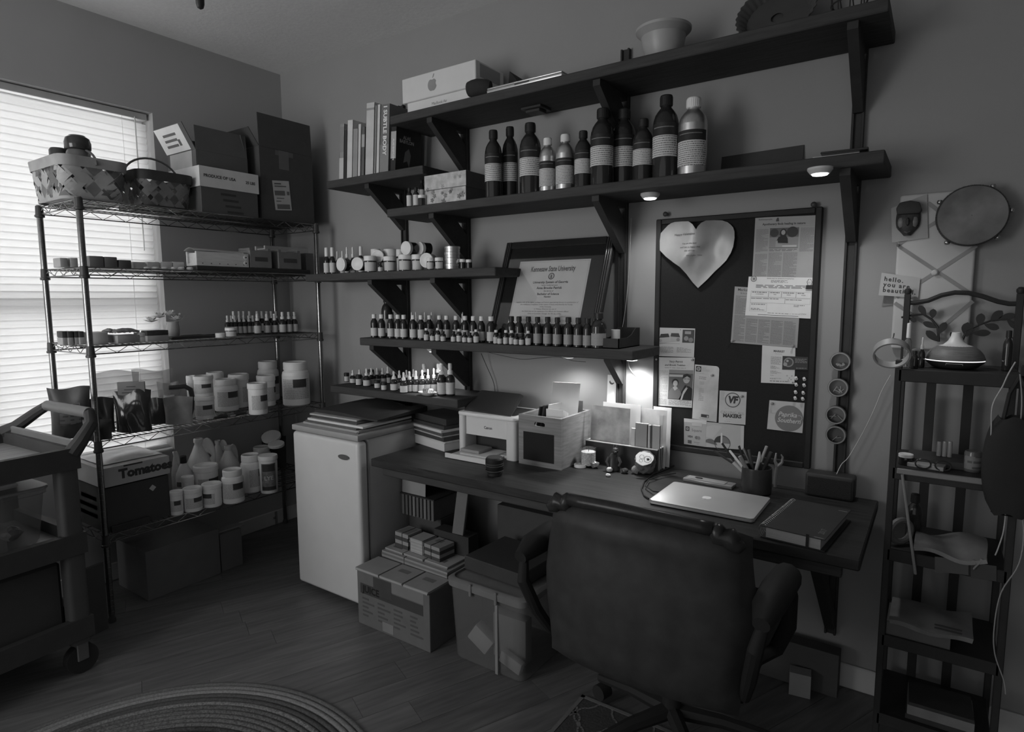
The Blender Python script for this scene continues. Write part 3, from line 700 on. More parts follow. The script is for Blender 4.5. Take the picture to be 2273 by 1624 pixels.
# ------------------------------------------------------------------ small fridge
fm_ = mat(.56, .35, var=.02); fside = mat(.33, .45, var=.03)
t = thing('fridge', 'small white upright fridge with an oval badge, left of the desk', 'fridge', (1.10, -.38, 0))
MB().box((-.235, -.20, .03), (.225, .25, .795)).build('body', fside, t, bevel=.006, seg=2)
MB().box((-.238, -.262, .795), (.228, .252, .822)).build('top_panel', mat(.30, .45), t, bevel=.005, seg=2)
dr_ = MB().box((-.238, -.262, .035), (.228, -.206, .790)).build('door', fm_, t, bevel=.018, seg=4)
m = MB()
M = frame_on((.135, -.2645, .715), (1, 0, 0), (0, 0, 1))
m.prism([(.036*math.cos(a), .011*math.sin(a)) for a in [2*PI*k/28 for k in range(28)]], .003, M); m.build('badge', mat(.10, .3), dr_)
MB().tube([(.036*math.cos(a)+.135, -.2655, .715+.0115*math.sin(a)) for a in [-PI+.25+k*(PI-.5)/14 for k in range(15)]], .0016, 6).build('badge_rim', mat(.85, .15, .9), dr_)
MB().lathe([(.008, 0), (.008, .006)], 10, c=(.20, -.235, .822)).build('hinge', mat(.12, .4), t)
for sx in (-.2, .19):
    for sy in (-.17, .2): MB().lathe([(.018, 0), (.015, .03)], 10, c=(sx, sy, 0)).build('foot', mat(.05, .5), t)
MB().box((-.22, -.2, .01), (.21, -.19, .034)).build('kick_strip', mat(.06, .5), t, smooth=0)
FT = .822
def slab(name, lab, cat, c, w, d, h, rz, mm, grp=None, bev=.001, dome=0):
    o = MB().box((-w/2, -d/2, 0), (w/2, d/2, h)).build(name, mm, bevel=bev); o.location = c; o.rotation_euler = (0, 0, rz); return tag(o, lab, cat, grp)
z = FT+.0005
for (w, d, h, dx, dy, v, lab, nm) in [(.40, .33, .010, .01, -.06, .30, 'grey flat folder at the bottom of the pile on the fridge', 'folder'), (.37, .31, .007, -.0, -.062, .10, 'dark thin folder, second up in the pile on the fridge', 'folder'),
       (.39, .31, .010, .02, -.055, .62, 'white-edged pad in the pile on the fridge', 'paper_pad'), (.33, .28, .008, .0, -.055, .07, 'black thin sleeve under the pale folder on the fridge', 'folder'),
       (.33, .27, .008, -.03, -.045, .40, 'pale grey folder just under the black portfolio on the fridge', 'folder')]:
    slab(nm, lab, 'folder', (1.09+dx, -.38+dy, z), w, d, h, .02*(dx*40 % 3-1), mat(v, .4), 'papers piled on the fridge'); z += h+.0003
g = MB(); nx, ny = 16, 10
def pf(u, v_, top):
    x = (u-.5)*.44; y = (v_-.5)*.33
    zz = .012+(.028*math.exp(-((u-.33)/.22)**2)*v_**2+.006*math.sin(5*u+2*v_)+.012*math.exp(-((u-.9)/.12)**2)*v_) if top else 0.0
    return Vector((x, y, zz))
o1 = MB().grid(lambda u, v_: pf(u, v_, True), nx, ny); n0 = len(o1.v)
o1.grid(lambda u, v_: Vector(((u-.5)*.44, (v_-.5)*.33, 0)), nx, ny)
W1 = nx+1
for i in range(nx): o1.f += [(i, n0+i, n0+i+1, i+1), (ny*W1+i, ny*W1+i+1, n0+ny*W1+i+1, n0+ny*W1+i)]
for j in range(ny): o1.f += [(j*W1, (j+1)*W1, n0+(j+1)*W1, n0+j*W1), (j*W1+nx, n0+j*W1+nx, n0+(j+1)*W1+nx, (j+1)*W1+nx)]
o = o1.build('portfolio', mat(.035, .55, var=.2), None); o.location = (1.115, -.365, z); tag(o, 'floppy black portfolio lying on top of the pile on the fridge', 'portfolio')
# ------------------------------------------------------------------ paper pile on the desk
z = DZ+.0004
for i, (w, d, h, dx, dy, v, rr, lab, nm) in enumerate([
   (.25, .175, .038, 0, 0, .60, -.25, 'thick white ream at the bottom of the paper pile beside the printer', 'paper_ream'),
   (.255, .18, .006, .004, 0, .55, -.24, 'loose white sheets on the ream beside the printer', 'paper_sheets'),
   (.26, .18, .020, -.008, .004, .06, -.25, 'black binder in the paper pile beside the printer', 'binder'),
   (.27, .185, .006, -.012, 0, .42, -.27, 'grey paper folder in the middle of the pile beside the printer', 'folder'),
   (.265, .185, .014, -.01, .002, .09, -.26, 'dark folder under the clear sleeves beside the printer', 'folder'),
   (.27, .19, .012, -.016, 0, .55, -.25, 'stack of clear plastic sleeves beside the printer', 'sleeves'),
   (.255, .18, .016, -.01, .01, .05, -.24, 'black folder on the sleeves beside the printer', 'folder'),
   (.25, .17, .030, -.012, .02, .045, -.22, 'black file case on top of the pile beside the printer', 'file_case')]):
    slab(nm, lab, 'papers', (1.464+dx, -.225+dy, z), w, d, h, rr, mat(v, .35 if v < .2 else .5, stretch=(1, 1, 400) if h > .03 and v > .4 else None, var=.12), 'papers piled beside the printer'); z += h+.0004
# dish with soap and flower at the front of the dropper shelf
p = at(948, 880, 1, -.262)
t = thing('soap_dish', 'small white dish holding a clear soap bar and a white flower', 'dish', (p.x, -.258, ZF+.0004))
m = MB(); N = 40
def rg(r_, z_): return [(r_*1.05*math.cos(2*PI*k/N), r_*.72*math.sin(2*PI*k/N), z_) for k in range(N)]
rs = [rg(.022, 0), rg(.032, .003), rg(.05, .016), rg(.049, .0175), rg(.03, .006), rg(.001, .005)]
m.add([q for r_ in rs for q in r_], [(i*N+k, i*N+(k+1) % N, (i+1)*N+(k+1) % N, (i+1)*N+k) for i in range(5) for k in range(N)]+[tuple(reversed(range(N)))])
m.build('plate', mat(.62, .2), t)
MB().box((-.022, -.014, .0065), (.010, .014, .034)).build('soap_bar', mat(.25, .15, trans=.4), t, bevel=.006, seg=2)
m = MB()
for k in range(26):
    a = k*2.4; rr = .003+.011*math.sqrt(k/26); q = Vector((.022+rr*math.cos(a), rr*math.sin(a)*.9, .012+.018*(1-(k/26)**1.5)))
    m.lathe([(.0005, -.004), (.0045, -.001), (.005, .002), (.0005, .005)], 6, c=q)
m.build('flower', mat(.85, .6), t)['kind'] = 'stuff'
# ------------------------------------------------------------------ printer
px0, px1, py0, py1 = 1.612, 1.93, -.30, -.055
t = thing('printer', 'white desktop printer with its dark paper lid raised, on the desk', 'printer', ((px0+px1)/2, (py0+py1)/2, DZ))
pw, pd, ph = (px1-px0)/2, (py1-py0)/2, .172
pm = mat(.62, .4, var=.02); pdk = mat(.04, .4)
m = MB(); c_ = .03
def rr_(x0, y0, x1, y1, r_, n=5):
    out = []
    for (cx_, cy_, a0) in ((x1-r_, y0+r_, -90), (x1-r_, y1-r_, 0), (x0+r_, y1-r_, 90), (x0+r_, y0+r_, 180)):
        out += [(cx_+r_*math.cos(R_(a0+90*k/n)), cy_+r_*math.sin(R_(a0+90*k/n))) for k in range(n+1)]
    return out
# side pillars, front panel, back
m.prism(rr_(-pw, -pd, -pw+.035, pd, .016), ph); m.prism(rr_(pw-.055, -pd, pw, pd, .016), ph)
m.box((-pw+.035, -pd+.018, .085), (pw-.055, -pd+.03, ph)); m.box((-pw+.03, pd-.02, 0), (pw-.03, pd, ph)); m.box((-pw+.03, -pd+.02, 0), (pw-.03, pd, .012))
m.build('body', pm, t)
MB().box((-pw+.036, -pd+.09, .012), (pw-.056, -pd+.1, .085)).build('slot_back', pdk, t, smooth=0)
MB().prism(rr_(-pw-.002, -pd-.004, pw+.002, pd, .02), .016, Matrix.Translation((0, 0, ph+.0005))).build('top_rim', mat(.72, .35, var=.02), t, bevel=.004, seg=2)
MB().prism(rr_(-pw+.035, -pd+.035, pw-.03, pd-.03, .015), .002, Matrix.Translation((0, 0, ph+.0165))).build('output_well', pdk, t)
L_ = MB(); L_.add([(-pw+.02, -pd+.025, ph+.018), (pw-.035, -pd+.02, ph+.018), (pw-.10, pd-.03, ph+.072), (pw-.125, pd-.02, ph+.078), (-pw-.03, pd-.02, ph+.078), (-pw-.04, pd-.035, ph+.07)], [(0,1,2,3,4,5)])
L_.build('paper_lid', mat(.05, .5, var=.05), t, solid=.004, smooth=0)
vs, fs = text_mesh('Canon', .017, bold=.03); MB(frame_on((0, -pd+.0175, .125), (1, 0, 0), (0, 0, 1))).add(vs, fs).build('lettering', mat(.08, .4), t, smooth=0)
tr = MB(); tr.box((-pw+.02, -pd-.11, .004), (pw-.075, -pd+.09, .009)); tr.box((-pw+.02, -pd-.115, .002), (pw-.075, -pd-.11, .022))
tr = tr.build('paper_tray', pm, t, smooth=0)
MB().box((-pw+.06, -pd-.06, .0095), (pw-.1, -pd+.08, .016)).build('paper_sheets', mat(.7, .6), tr, smooth=0)
MB().box((-pw+.045, -pd-.04, .0165), (-pw+.15, -pd+.06, .03)).build('tray_cover', mat(.3, .4), tr, bevel=.002)
# camera lens standing on the desk
p = at(1088, 1058, 2, DZ)
t = thing('camera_lens', 'black camera lens standing on the desk before the printer', 'lens', (p.x, p.y+.03, DZ+.0003))
MB().lathe([(.028, 0), (.030, .002), (.030, .012), (.028, .013), (.030, .016), (.033, .03), (.035, .034), (.035, .05), (.036, .054), (.036, .066), (.033, .070)], 28).build('barrel', mat(.02, .5), t)
for z_ in (.018, .038, .046): MB().lathe([(.0355, z_), (.0365, z_+.001), (.0365, z_+.004), (.0355, z_+.005)], 28, close=False).build('grip_ring', mat(.05, .6), t)
MB().lathe([(.033, .0705), (.030, .074), (.001, .074)], 28).build('cap', mat(.05, .35), t)
# ------------------------------------------------------------------ wooden crate of envelopes
wd = mat(.21, .6, var=.25, scale=5, bump=.06, key='crate', stretch=(1.5, 3, 22))
t = thing('crate', 'wooden crate with a black label panel and hand slot, full of envelopes', 'crate', (2.058, -.185, DZ))
cw, cdp, ch = .104, .125, .212; th = .012
def panel_hole(x0, x1, z0, z1, hx, hz, cz, y0, y1, n=6):
    """board with a rounded slot, in the x-z plane"""
    hole = rr_(-hx, cz-hz, hx, cz+hz, hz*.95, n)
    k0 = max(range(len(hole)), key=lambda i: hole[i][1]*100-abs(hole[i][0]))
    hl = [hole[(k0-i) % len(hole)] for i in range(len(hole))]
    bx = hl[0][0]
    poly = [(x0, z0), (x1, z0), (x1, z1), (bx+.0001, z1)]+[(hl[0][0]+.0001, hl[0][1])]+hl[1:]+[(bx-.0001, hl[0][1]), (bx-.0001, z1), (x0, z1)]
    return MB().prism(poly, y1-y0, Matrix(((1, 0, 0, 0), (0, 0, -1, y1), (0, 1, 0, 0), (0, 0, 0, 1))))
fr_ = panel_hole(-cw, cw, 0, ch, .026, .009, ch-.034, -cdp, -cdp+th).build('front_board', wd, t, smooth=0)
MB().box((-cw+.024, -cdp-.0008, .022), (cw-.034, -cdp, .142)).build('label_panel', mat(.012, .7), fr_, smooth=0)
panel_hole(-cw, cw, 0, ch, .026, .009, ch-.034, cdp-th, cdp).build('back_board', wd, t, smooth=0)
MB().box((-cw, -cdp+th, 0), (-cw+th, cdp-th, ch)).build('side_board', wd, t, bevel=.001)
MB().box((cw-th, -cdp+th, 0), (cw, cdp-th, ch)).build('side_board', wd, t, bevel=.001)
MB().box((-cw+th, -cdp+th, 0), (cw-th, cdp-th, th)).build('bottom_board', wd, t, smooth=0)
# papers in the crate: each leaning back; x across the crate, standing on its bottom
def leaf(name, lab, w, h, x, y, lean, v, rz=0.0, thk=.002, rough=.5, z=DZ+th+.002, tilt=0.0):
    o = MB().box((-w/2, -thk/2, 0), (w/2, thk/2, h)).build(name, mat(v, rough, var=.05), None, smooth=0)
    o.location = (x, y, z); o.rotation_euler = (-lean, tilt, rz); return tag(o, lab, 'paper', 'papers standing in the wooden crate')
leaf('envelope', 'tallest pale envelope with rounded flap leaning in the wooden crate', .12, .325, 2.072, -.165, -.03, .70, .75, tilt=.08)
leaf('folder', 'dark folder leaning at the left in the wooden crate', .12, .232, 1.988, -.185, -.20, .05, 1.4, .006)
leaf('notebook', 'black notebook with white page edge leaning in the wooden crate', .12, .238, 2.006, -.185, -.21, .04, 1.4, .009)
leaf('envelope', 'thin white envelope between the dark notebooks in the wooden crate', .11, .245, 2.022, -.185, -.22, .7, 1.4, .003)
leaf('folder', 'dark folder standing behind the white cards in the wooden crate', .075, .24, 2.105, -.096, .0, .12, .1, .004)
for k in range(4): leaf('white_card', 'white card standing at the right front of the wooden crate, %s from the front' % ORD[k], .078, .226-.006*k, 2.106, -.268+.014*k, .0, .75, .1, .0016)
# ------------------------------------------------------------------ open wooden box of cards
bx0, bx1 = 2.18, 2.50; by0, by1, bh = -.135, -.025, .093
t = thing('card_box', 'dark wooden box with pale rim, full of greeting cards', 'box', ((bx0+bx1)/2, (by0+by1)/2, DZ))
bwx, bwy = (bx1-bx0)/2, (by1-by0)/2
bd = mat(.05, .6, var=.3, scale=8); rimm = mat(.55, .5)
m = MB(); q8 = .008
for (a, b_, nm) in [((-bwx, -bwy, 0), (bwx, -bwy+q8, bh), 'front_board'), ((-bwx, bwy-q8, 0), (bwx, bwy, bh), 'back_board'), ((-bwx, -bwy+q8, 0), (-bwx+q8, bwy-q8, bh), 'side_board'), ((bwx-q8, -bwy+q8, 0), (bwx, bwy-q8, bh), 'side_board'), ((-bwx+q8, -bwy+q8, 0), (bwx-q8, bwy-q8, .006), 'bottom_board')]:
    bo = MB().box(a, b_).build(nm, bd, t, smooth=0)
    if nm != 'bottom_board': MB().box((a[0]-.001, a[1]-.001, bh), (b_[0]+.001, b_[1]+.001, bh+.003)).build('rim', rimm, bo, smooth=0)
cz_ = DZ+.008
def card(name, lab, xl, xr, yt, y, v, thk=.0015, var=.05, lean=.05, mm=None, grp='cards in the dark wooden box'):
    x0 = at(xl, 930, 1, y).x; x1 = at(xr, 930, 1, y).x; h = zat((xl+xr)/2, yt, at((xl+xr)/2, 930, 1, y))-cz_
    o = MB().box((-(x1-x0)/2, -thk/2, 0), ((x1-x0)/2, thk/2, h)).build(name, mm or mat(v, .5, var=var), None, smooth=0)
    o.location = ((x0+x1)/2, y, cz_); o.rotation_euler = (-lean, 0, 0); return tag(o, lab, 'card', grp)
card('greeting_card', 'large marbled grey card at the left front of the card box', 1310, 1396, 903, -.118, .38, var=.5, mm=mat(.36, .5, var=.5, scale=16, key='marble'))
card('greeting_card', 'tall white card behind the marbled card in the card box', 1336, 1420, 896, -.085, .72)
card('greeting_card', 'pale speckled card behind the coaster stack in the card box', 1402, 1478, 908, -.078, .62, var=.25)
card('greeting_card', 'white card at the right back of the card box', 1448, 1488, 904, -.05, .75)
card('envelope', 'white envelope edge-on at the right end of the card box', 1462, 1470, 922, -.095, .6)
card('envelope', 'grey envelope standing at the far right of the card box', 1478, 1487, 930, -.042, .4)
for i, (xl, xr, v, yt, lab) in enumerate([(1403, 1411, .55, 950, 'narrow pale tin card at the left of the striped block'), (1412, 1440, .30, 939, 'grey card block in front of the speckled card'), (1438, 1445, .42, 943, 'pale stripe card in the block in front of the speckled card'), (1446, 1450, .06, 944, 'black stripe card in the block in front of the speckled card'), (1450, 1466, .34, 944, 'ribbed grey card block at the right of the black stripe')]):
    card('card_pack', lab, xl, xr, yt, -.116, v, thk=.012, lean=0, mm=mat(v, .5, var=.2, stretch=(300, 1, 1)) if i in (1, 4) else None)
# white hygiene strip standing at the wall beside the centre standard
card('paper_strip', 'white paper strip with a dark crescent standing against the wall under the puck light', 1344, 1368, 833, -.028, .75)
p = at(1354, 848, 1, -.031); m = MB(); m.add([(.012*math.cos(a), 0, .012*math.sin(a)) for a in [PI*.95+k*PI*.9/10 for k in range(11)]]+[(.003+.010*math.cos(a), 0, .004+.0085*math.sin(a)) for a in [PI*1.85-k*PI*.9/10 for k in range(11)]], [(k, k+1, 20-k, 21-k) for k in range(10)])
st = [o for o in COL.objects if o.name.startswith('paper_strip')][0]
o = m.build('crescent_print', mat(.08, .5), st, smooth=0); o.location = (p.x-st.location.x, -.0012, p.z-st.location.z)
# ------------------------------------------------------------------ small things at the middle of the desk
p, r, h = stand(1288, 1324, 993, 1026, DZ, y=-.185)
t = thing('candle', 'glass candle jar with a printed label in front of the card box', 'candle', p, facing(p))
MB().lathe([(.95*r, 0), (r, .004), (r, h), (.93*r, h), (.93*r, .006), (.01, .006)], 28).build('glass', mat(.9, .05, trans=1.0, var=0), t)
MB().lathe([(.9*r, .007), (.9*r, h*.80), (.01, h*.79)], 24).build('wax', mat(.75, .5), t)
MB().tube([(0, 0, h*.79), (.001, 0, h*.93)], .0012, 5).build('wick', mat(.04, .8), t)
arc(MB(), h*.12, h*.8, r*1.01, 58).build('label', print_mat(.5, .25, 190.0, .4), t)
p = at(1288, 1036, 2, DZ)
o = MB().lathe([(.021, 0), (.026, .001), (.026, .012), (.0235, .0125), (.0225, .011), (.0225, .009), (.001, .009)], 32).build('white_cover', mat(.78, .45), None); o.location = (p.x, p.y, DZ+.0003); tag(o, 'upturned white jar lid lying on the desk before the crate', 'lid')
def stone(name, lab, cat, c, sx, sy, sz, v, seed=0, rough=.4, amp=.25, fac=2, metal=0.0):
    bm = bmesh.new(); bmesh.ops.create_icosphere(bm, subdivisions=fac, radius=1)
    rnd = random.Random(seed)
    for q in bm.verts: q.co = Vector((q.co.x*sx, q.co.y*sy, q.co.z*sz))*(1-amp/2+amp*rnd.random())
    zmin = min(q.co.z for q in bm.verts)
    for q in bm.verts: q.co.z -= zmin
    me = bpy.data.meshes.new(name); bm.to_mesh(me); bm.free(); me.materials.append(mat(v, rough, metal, var=.3, scale=30))
    o = bpy.data.objects.new(name, me); COL.objects.link(o); o.location = c
    return tag(o, lab, cat) if lab else o
p = at(1320, 1038, 2, DZ); stone('crystal', 'small rough grey crystal beside the candle', 'stone', (p.x, p.y, DZ), .018, .016, .014, .16, 3, .2, .6)
p = at(1352, 1048, 2, DZ); stone('shell', 'pale round shell before the dark figurine', 'shell', (p.x, p.y+.004, DZ), .013, .012, .011, .5, 4, .25, .12)
p = at(1350, 1057, 2, DZ); stone('shell', 'flat white shell fragment nearest the desk edge before the figurine', 'shell', (p.x, p.y, DZ), .011, .009, .006, .7, 5, .4, .2)
p = at(1387, 1050, 2, DZ); stone('glass_bead', 'shiny dark glass bead right of the figurine', 'bead', (p.x, p.y, DZ), .014, .014, .011, .07, 6, .03, .03, 3)
p = at(1409, 1052, 2, DZ); stone('stone', 'rough pale rock left of the agate', 'stone', (p.x, p.y+.01, DZ), .019, .017, .017, .22, 7, .7, .35)
p = at(1357, 1046, 2, DZ)
t = thing('figurine', 'dark carved figurine standing upright before the card box', 'figurine', (p.x, p.y+.02, DZ), facing(p))
m = MB(); m.lathe([(.024, 0), (.028, .006), (.027, .02), (.023, .04), (.020, .055), (.014, .066), (.011, .07)], 14); m.build('body', mat(.045, .35, var=.4), t)
m = MB(); m.lathe([(.001, -.013), (.009, -.010), (.0135, -.001), (.011, .009), (.001, .014)], 12, c=(.006, 0, .082)); m.lathe([(.004, 0), (.002, .012)], 8, c=(.012, .004, .092)); m.lathe([(.004, 0), (.002, .012)], 8, c=(0, .004, .092)); m.cyl((.006, -.008, .08), (.008, -.02, .078), .006, .004, 8)
m.build('head', mat(.06, .35, var=.4), t)
for sx in (-1, 1): MB().tube([(sx*.018, -.004, .055), (sx*.027, -.012, .036), (sx*.020, -.022, .022)], [.007, .007, .005], 8).build('arm', mat(.05, .35), t)
p = at(1429, 1052, 2, DZ)
t = thing('agate', 'halved agate rock with a bright crystalline face on the desk', 'stone', (p.x+.008, -.178, DZ), facing(p))
body = stone('rock_body', None, None, (0, .012, 0), .042, .032, .046, .12, 11, .7, .18, 3); body.parent = t
zf = .070; N = 26; rnd = random.Random(5)
out = [((.032+.0055*rnd.random())*math.cos(2*PI*k/N), (.026+.005*rnd.random())*math.sin(2*PI*k/N)) for k in range(N)]
Mf = frame_on((-.004, -.022, zf), (1, .0, 0), (0, .75, 1))
MB().prism(out, .006, Mf).build('cut_face', mat(.95, .25, var=.03), t, smooth=0)
for (cx_, cy_, r0, r1) in ((.012, -.004, .014, .0125), (-.010, .006, .009, .008), (-.013, -.010, .007, .006)):
    m = MB(); m.add([(cx_+rr2*math.cos(2*PI*k/18)*(1+.12*math.sin(3*k)), cy_+rr2*math.sin(2*PI*k/18)*(1+.1*math.cos(4*k)), .0066) for rr2 in (r0, r1) for k in range(18)], [(k, (k+1) % 18, 18+(k+1) % 18, 18+k) for k in range(18)])
    m.M = None; mm_ = MB(Mf); mm_.add(m.v, m.f); mm_.build('crystal_band', mat(.10, .3), t, smooth=0)
m = MB(Mf); m.add([(.014+.007*math.cos(2*PI*k/12)*(1+.3*math.sin(5*k)), -.004+.005*math.sin(2*PI*k/12)*(1+.3*math.cos(3*k)), .0067) for k in range(12)], [tuple(range(12))]); m.build('crystal_pocket', mat(.06, .2, var=.6, scale=200), t, smooth=0)
# ------------------------------------------------------------------ power cable, laptop, clear case
pts = [at(x, y, 2, DZ+.004) for (x, y) in [(1508, 1028), (1480, 1040), (1450, 1052), (1430, 1068), (1424, 1085), (1430, 1100), (1440, 1106)]]
o = MB().tube(pts, .0028, 6).build('cable', mat(.03, .4), None); tag(o, 'black cable looping on the desk to the laptop', 'cable')
pts = [at(x, y, 2, DZ+.011) for (x, y) in [(1500, 1050), (1470, 1054), (1440, 1064), (1432, 1078), (1450, 1090), (1470, 1093)]]
o = MB().tube(pts, .0022, 6).build('cable', mat(.03, .4), None); tag(o, 'thinner black cable crossing over the cable left of the laptop', 'cable')
lz = DZ+.0165
c4 = [at(x, y, 2, lz) for (x, y) in ((1444, 1107), (1677, 1153), (1707, 1102), (1493, 1068))]
cen = sum(c4, Vector())/4; wl = ((c4[1]-c4[0]).length+(c4[2]-c4[3]).length)/2; dl_ = ((c4[3]-c4[0]).length+(c4[2]-c4[1]).length)/2
ra = math.atan2((c4[1]-c4[0]+c4[2]-c4[3]).y, (c4[1]-c4[0]+c4[2]-c4[3]).x)
t = thing('laptop', 'closed silver laptop with a bright apple emblem on the desk', 'laptop', (cen.x, cen.y, DZ+.0003), ra)
al2 = mat(.60, .42, .55, var=.03)
MB().prism(rr_(-wl/2, -dl_/2, wl/2, dl_/2, .012), .008, Matrix.Translation((0, 0, .002))).build('base', al2, t, bevel=.001)
MB().prism(rr_(-wl/2, -dl_/2, wl/2, dl_/2, .012), .0055, Matrix.Translation((0, 0, .0105))).build('lid', al2, t, bevel=.0015, seg=2)
apple(.034, frame_on((-.012, .0, .0162), (-1, 0, 0), (0, -1, 0)), mat(.9, .15, var=0), t, .0003)
p0 = at(1515, 1068, 2, DZ); p1 = at(1624, 1088, 2, DZ); wv = (p1-p0).length
t = thing('clear_case', 'flat clear plastic case with small tools behind the laptop', 'case', ((p0.x+p1.x)/2, p0.y+.028, DZ+.0003), math.atan2(p1.y-p0.y, p1.x-p0.x))
MB().box((-wv/2, -.028, 0), (wv/2, .028, .012)).build('shell', mat(.45, .1, trans=.5), t, bevel=.003, seg=2)
MB().box((-wv/2+.01, -.02, .0125), (wv/2-.03, .02, .0135)).build('insert', mat(.30, .3), t, smooth=0)
MB().tube([(-.04+.014*math.cos(a), .006*math.sin(a), .015) for a in [2*PI*k/14 for k in range(14)]], .0014, 5, closed=True).build('ring', mat(.05, .3), t)
# ------------------------------------------------------------------ pencil cup and tools
p = at(1679, 1092, 2, DZ); p = Vector((2.885, -.165, DZ)); rC = .051; hC = .094
cup = thing('pencil_cup', 'dark round ceramic cup full of pens and scissors on the desk', 'cup', p)
MB().lathe([(.9*rC, 0), (rC, .006), (1.02*rC, hC*.5), (rC, hC*.95), (.98*rC, hC), (.92*rC, hC), (.93*rC, hC*.5), (.85*rC, .008), (.01, .008)], 36).build('cup_body', mat(.04, .35, var=.25), cup)
def tool(name, lab, cat, foot, tip, parts):
    """thing leaning in the cup; parts get local z along its length"""
    f_ = p+Vector(foot); tp = Vector(tip); d = (tp-f_); q = Vector((0, 0, 1)).rotation_difference(d)
    t = bpy.data.objects.new(name, None); COL.objects.link(t); t.location = f_; t.rotation_mode = 'XYZ'; t.rotation_euler = q.to_euler(); tag(t, lab, cat, 'tools in the pencil cup')
    parts(t, d.length); return t
def tipat(x, y, yy): return at(x, y, 1, yy)
def pen(v, r_=.0045, capv=None):
    def f_(t, L):
        MB().lathe([(r_*.4, 0), (r_, .012), (r_, L-.004), (r_*.6, L)], 10).build('barrel', mat(v, .35), t)
        if capv is not None: MB().lathe([(r_*1.2, L*.62), (r_*1.25, L*.64), (r_*1.2, L*.995), (r_*.8, L+.001)], 10).build('cap', mat(capv, .35), t)
    return f_
def scissors(v):
    def f_(t, L):
        for s_ in (-1, 1):
            m = MB(); m.prism([(-.002, 0), (.006, .02), (.006, L*.62), (-.004, L*.62)], .002, Matrix(((s_, 0, 0, 0), (0, 0, 1, s_*.0012), (0, 1, 0, 0), (0, 0, 0, 1)))); m.build('blade', mat(.5, .25, .9), t, smooth=0)
            MB().tube([(s_*(.004+.016*(1-math.cos(a))*.55), s_*.001, L*.80-L*.2*math.cos(a)*.9+.0*s_) if True else 0 for a in [2*PI*k/18 for k in range(18)]], .0042, 7, closed=True).build('handle', mat(v, .35), t)
    return f_
tool('scissors', 'black-handled scissors leaning left in the pencil cup', 'scissors', (.012, .01, .012), tipat(1592, 990, -.16), scissors(.035))
tool('scissors', 'second black scissors with wider handles in the pencil cup', 'scissors', (.008, .018, .012), tipat(1628, 994, -.13), scissors(.03))
tool('pen', 'white pen leaning left in the pencil cup', 'pen', (.02, -.008, .012), tipat(1619, 999, -.18), pen(.6))
tool('marker', 'grey marker just right of the white pen in the pencil cup', 'marker', (.012, -.018, .012), tipat(1642, 1012, -.2), pen(.22, .006, .2))
tool('letter_opener', 'pale curved handle standing at the middle of the pencil cup', 'opener', (-.010, -.018, .012), tipat(1686, 1002, -.18), lambda t, L: (MB().tube([(0, 0, 0), (.001, 0, L*.6), (.004, 0, L*.85), (0, 0, L)], [.003, .006, .007, .003], 8).build('handle', mat(.45, .3), t)))
tool('pen', 'black pen behind the pale handle in the pencil cup', 'pen', (0, .02, .012), tipat(1662, 998, -.13), pen(.04, .005, .06))
tool('pen', 'dark pen with shiny clip at the right of the pencil cup', 'pen', (-.02, .01, .012), tipat(1702, 990, -.14), pen(.05, .0045, .3))
tool('marker', 'dark marker near the right rim of the pencil cup', 'marker', (-.005, .015, .012), tipat(1712, 1003, -.14), pen(.05, .006, .05))
tool('paint_brush', 'dark brush in the middle of the pencil cup', 'brush', (.015, .02, .012), tipat(1650, 995, -.12), pen(.06, .004, .1))
# pliers / wrench standing beside the cup at its right
b0 = at(1716, 1082, 2, DZ); d0 = dep(b0)
t = thing('wrench', 'pale forked wrench standing upright at the right of the pencil cup', 'wrench', (b0.x+.006, b0.y+.004, DZ+.0003), facing(b0))
hw = zat(1725, 1004, t.location)-DZ
m = MB(); m.tube([(0, 0, .002), (.001, 0, hw*.25), (.003, 0, hw*.5), (.006, 0, hw*.62)], [.0055, .0065, .006, .007], 8); m.tube([(.005, 0, hw*.60), (-.004, 0, hw*.75), (-.001, 0, hw*.98)], [.007, .005, .003], 8); m.tube([(.006, 0, hw*.60), (.020, 0, hw*.74), (.021, 0, hw*.88), (.015, 0, hw*.95)], [.007, .0055, .004, .002], 8)
m.build('wrench_body', mat(.45, .3, .5), t)
# ------------------------------------------------------------------ speaker, planner
t = thing('speaker', 'black box speaker with rounded top at the right end of the desk', 'speaker', (3.11, -.065, DZ+.0003))
hS = zat(1840, 1055, Vector((3.11, -.1, DZ)))-DZ
MB().box((-.077, -.035, 0), (.077, .035, hS)).build('case', mat(.04, .5), t, bevel=.010, seg=3)
MB().box((-.068, -.037, .008), (.068, -.0352, hS-.012)).build('grille', mat(.03, .9, bump=.5, scale=300), t, bevel=.0005)
nz = DZ+.036
n4 = [at(x, y, 2, nz) for (x, y) in ((1698, 1167), (1838, 1200), (1884, 1130), (1752, 1105))]
u_ = (n4[1]-n4[0]+n4[2]-n4[3]).normalized(); ra = math.atan2(u_.y, u_.x); wN = ((n4[1]-n4[0]).length+(n4[2]-n4[3]).length)/2; dN = ((n4[3]-n4[0]).length+(n4[2]-n4[1]).length)/2
cen = sum(n4, Vector())/4
t = thing('planner', 'thick black spiral planner marked 2017 at the front right of the desk', 'planner', (cen.x, cen.y, DZ+.0003), ra)
MB().box((-wN/2, -dN/2, 0), (wN/2, dN/2, .003)).build('cover', mat(.04, .45), t, bevel=.001)
MB().box((-wN/2, -dN/2, .033), (wN/2, dN/2, .036)).build('cover', mat(.04, .45), t, bevel=.001)
MB().box((-wN/2+.014, -dN/2+.004, .0032), (wN/2-.012, dN/2-.004, .0328)).build('pages', mat(.42, .8, var=.25, scale=8, stretch=(1, 1, 200)), t, smooth=0)
m = MB()
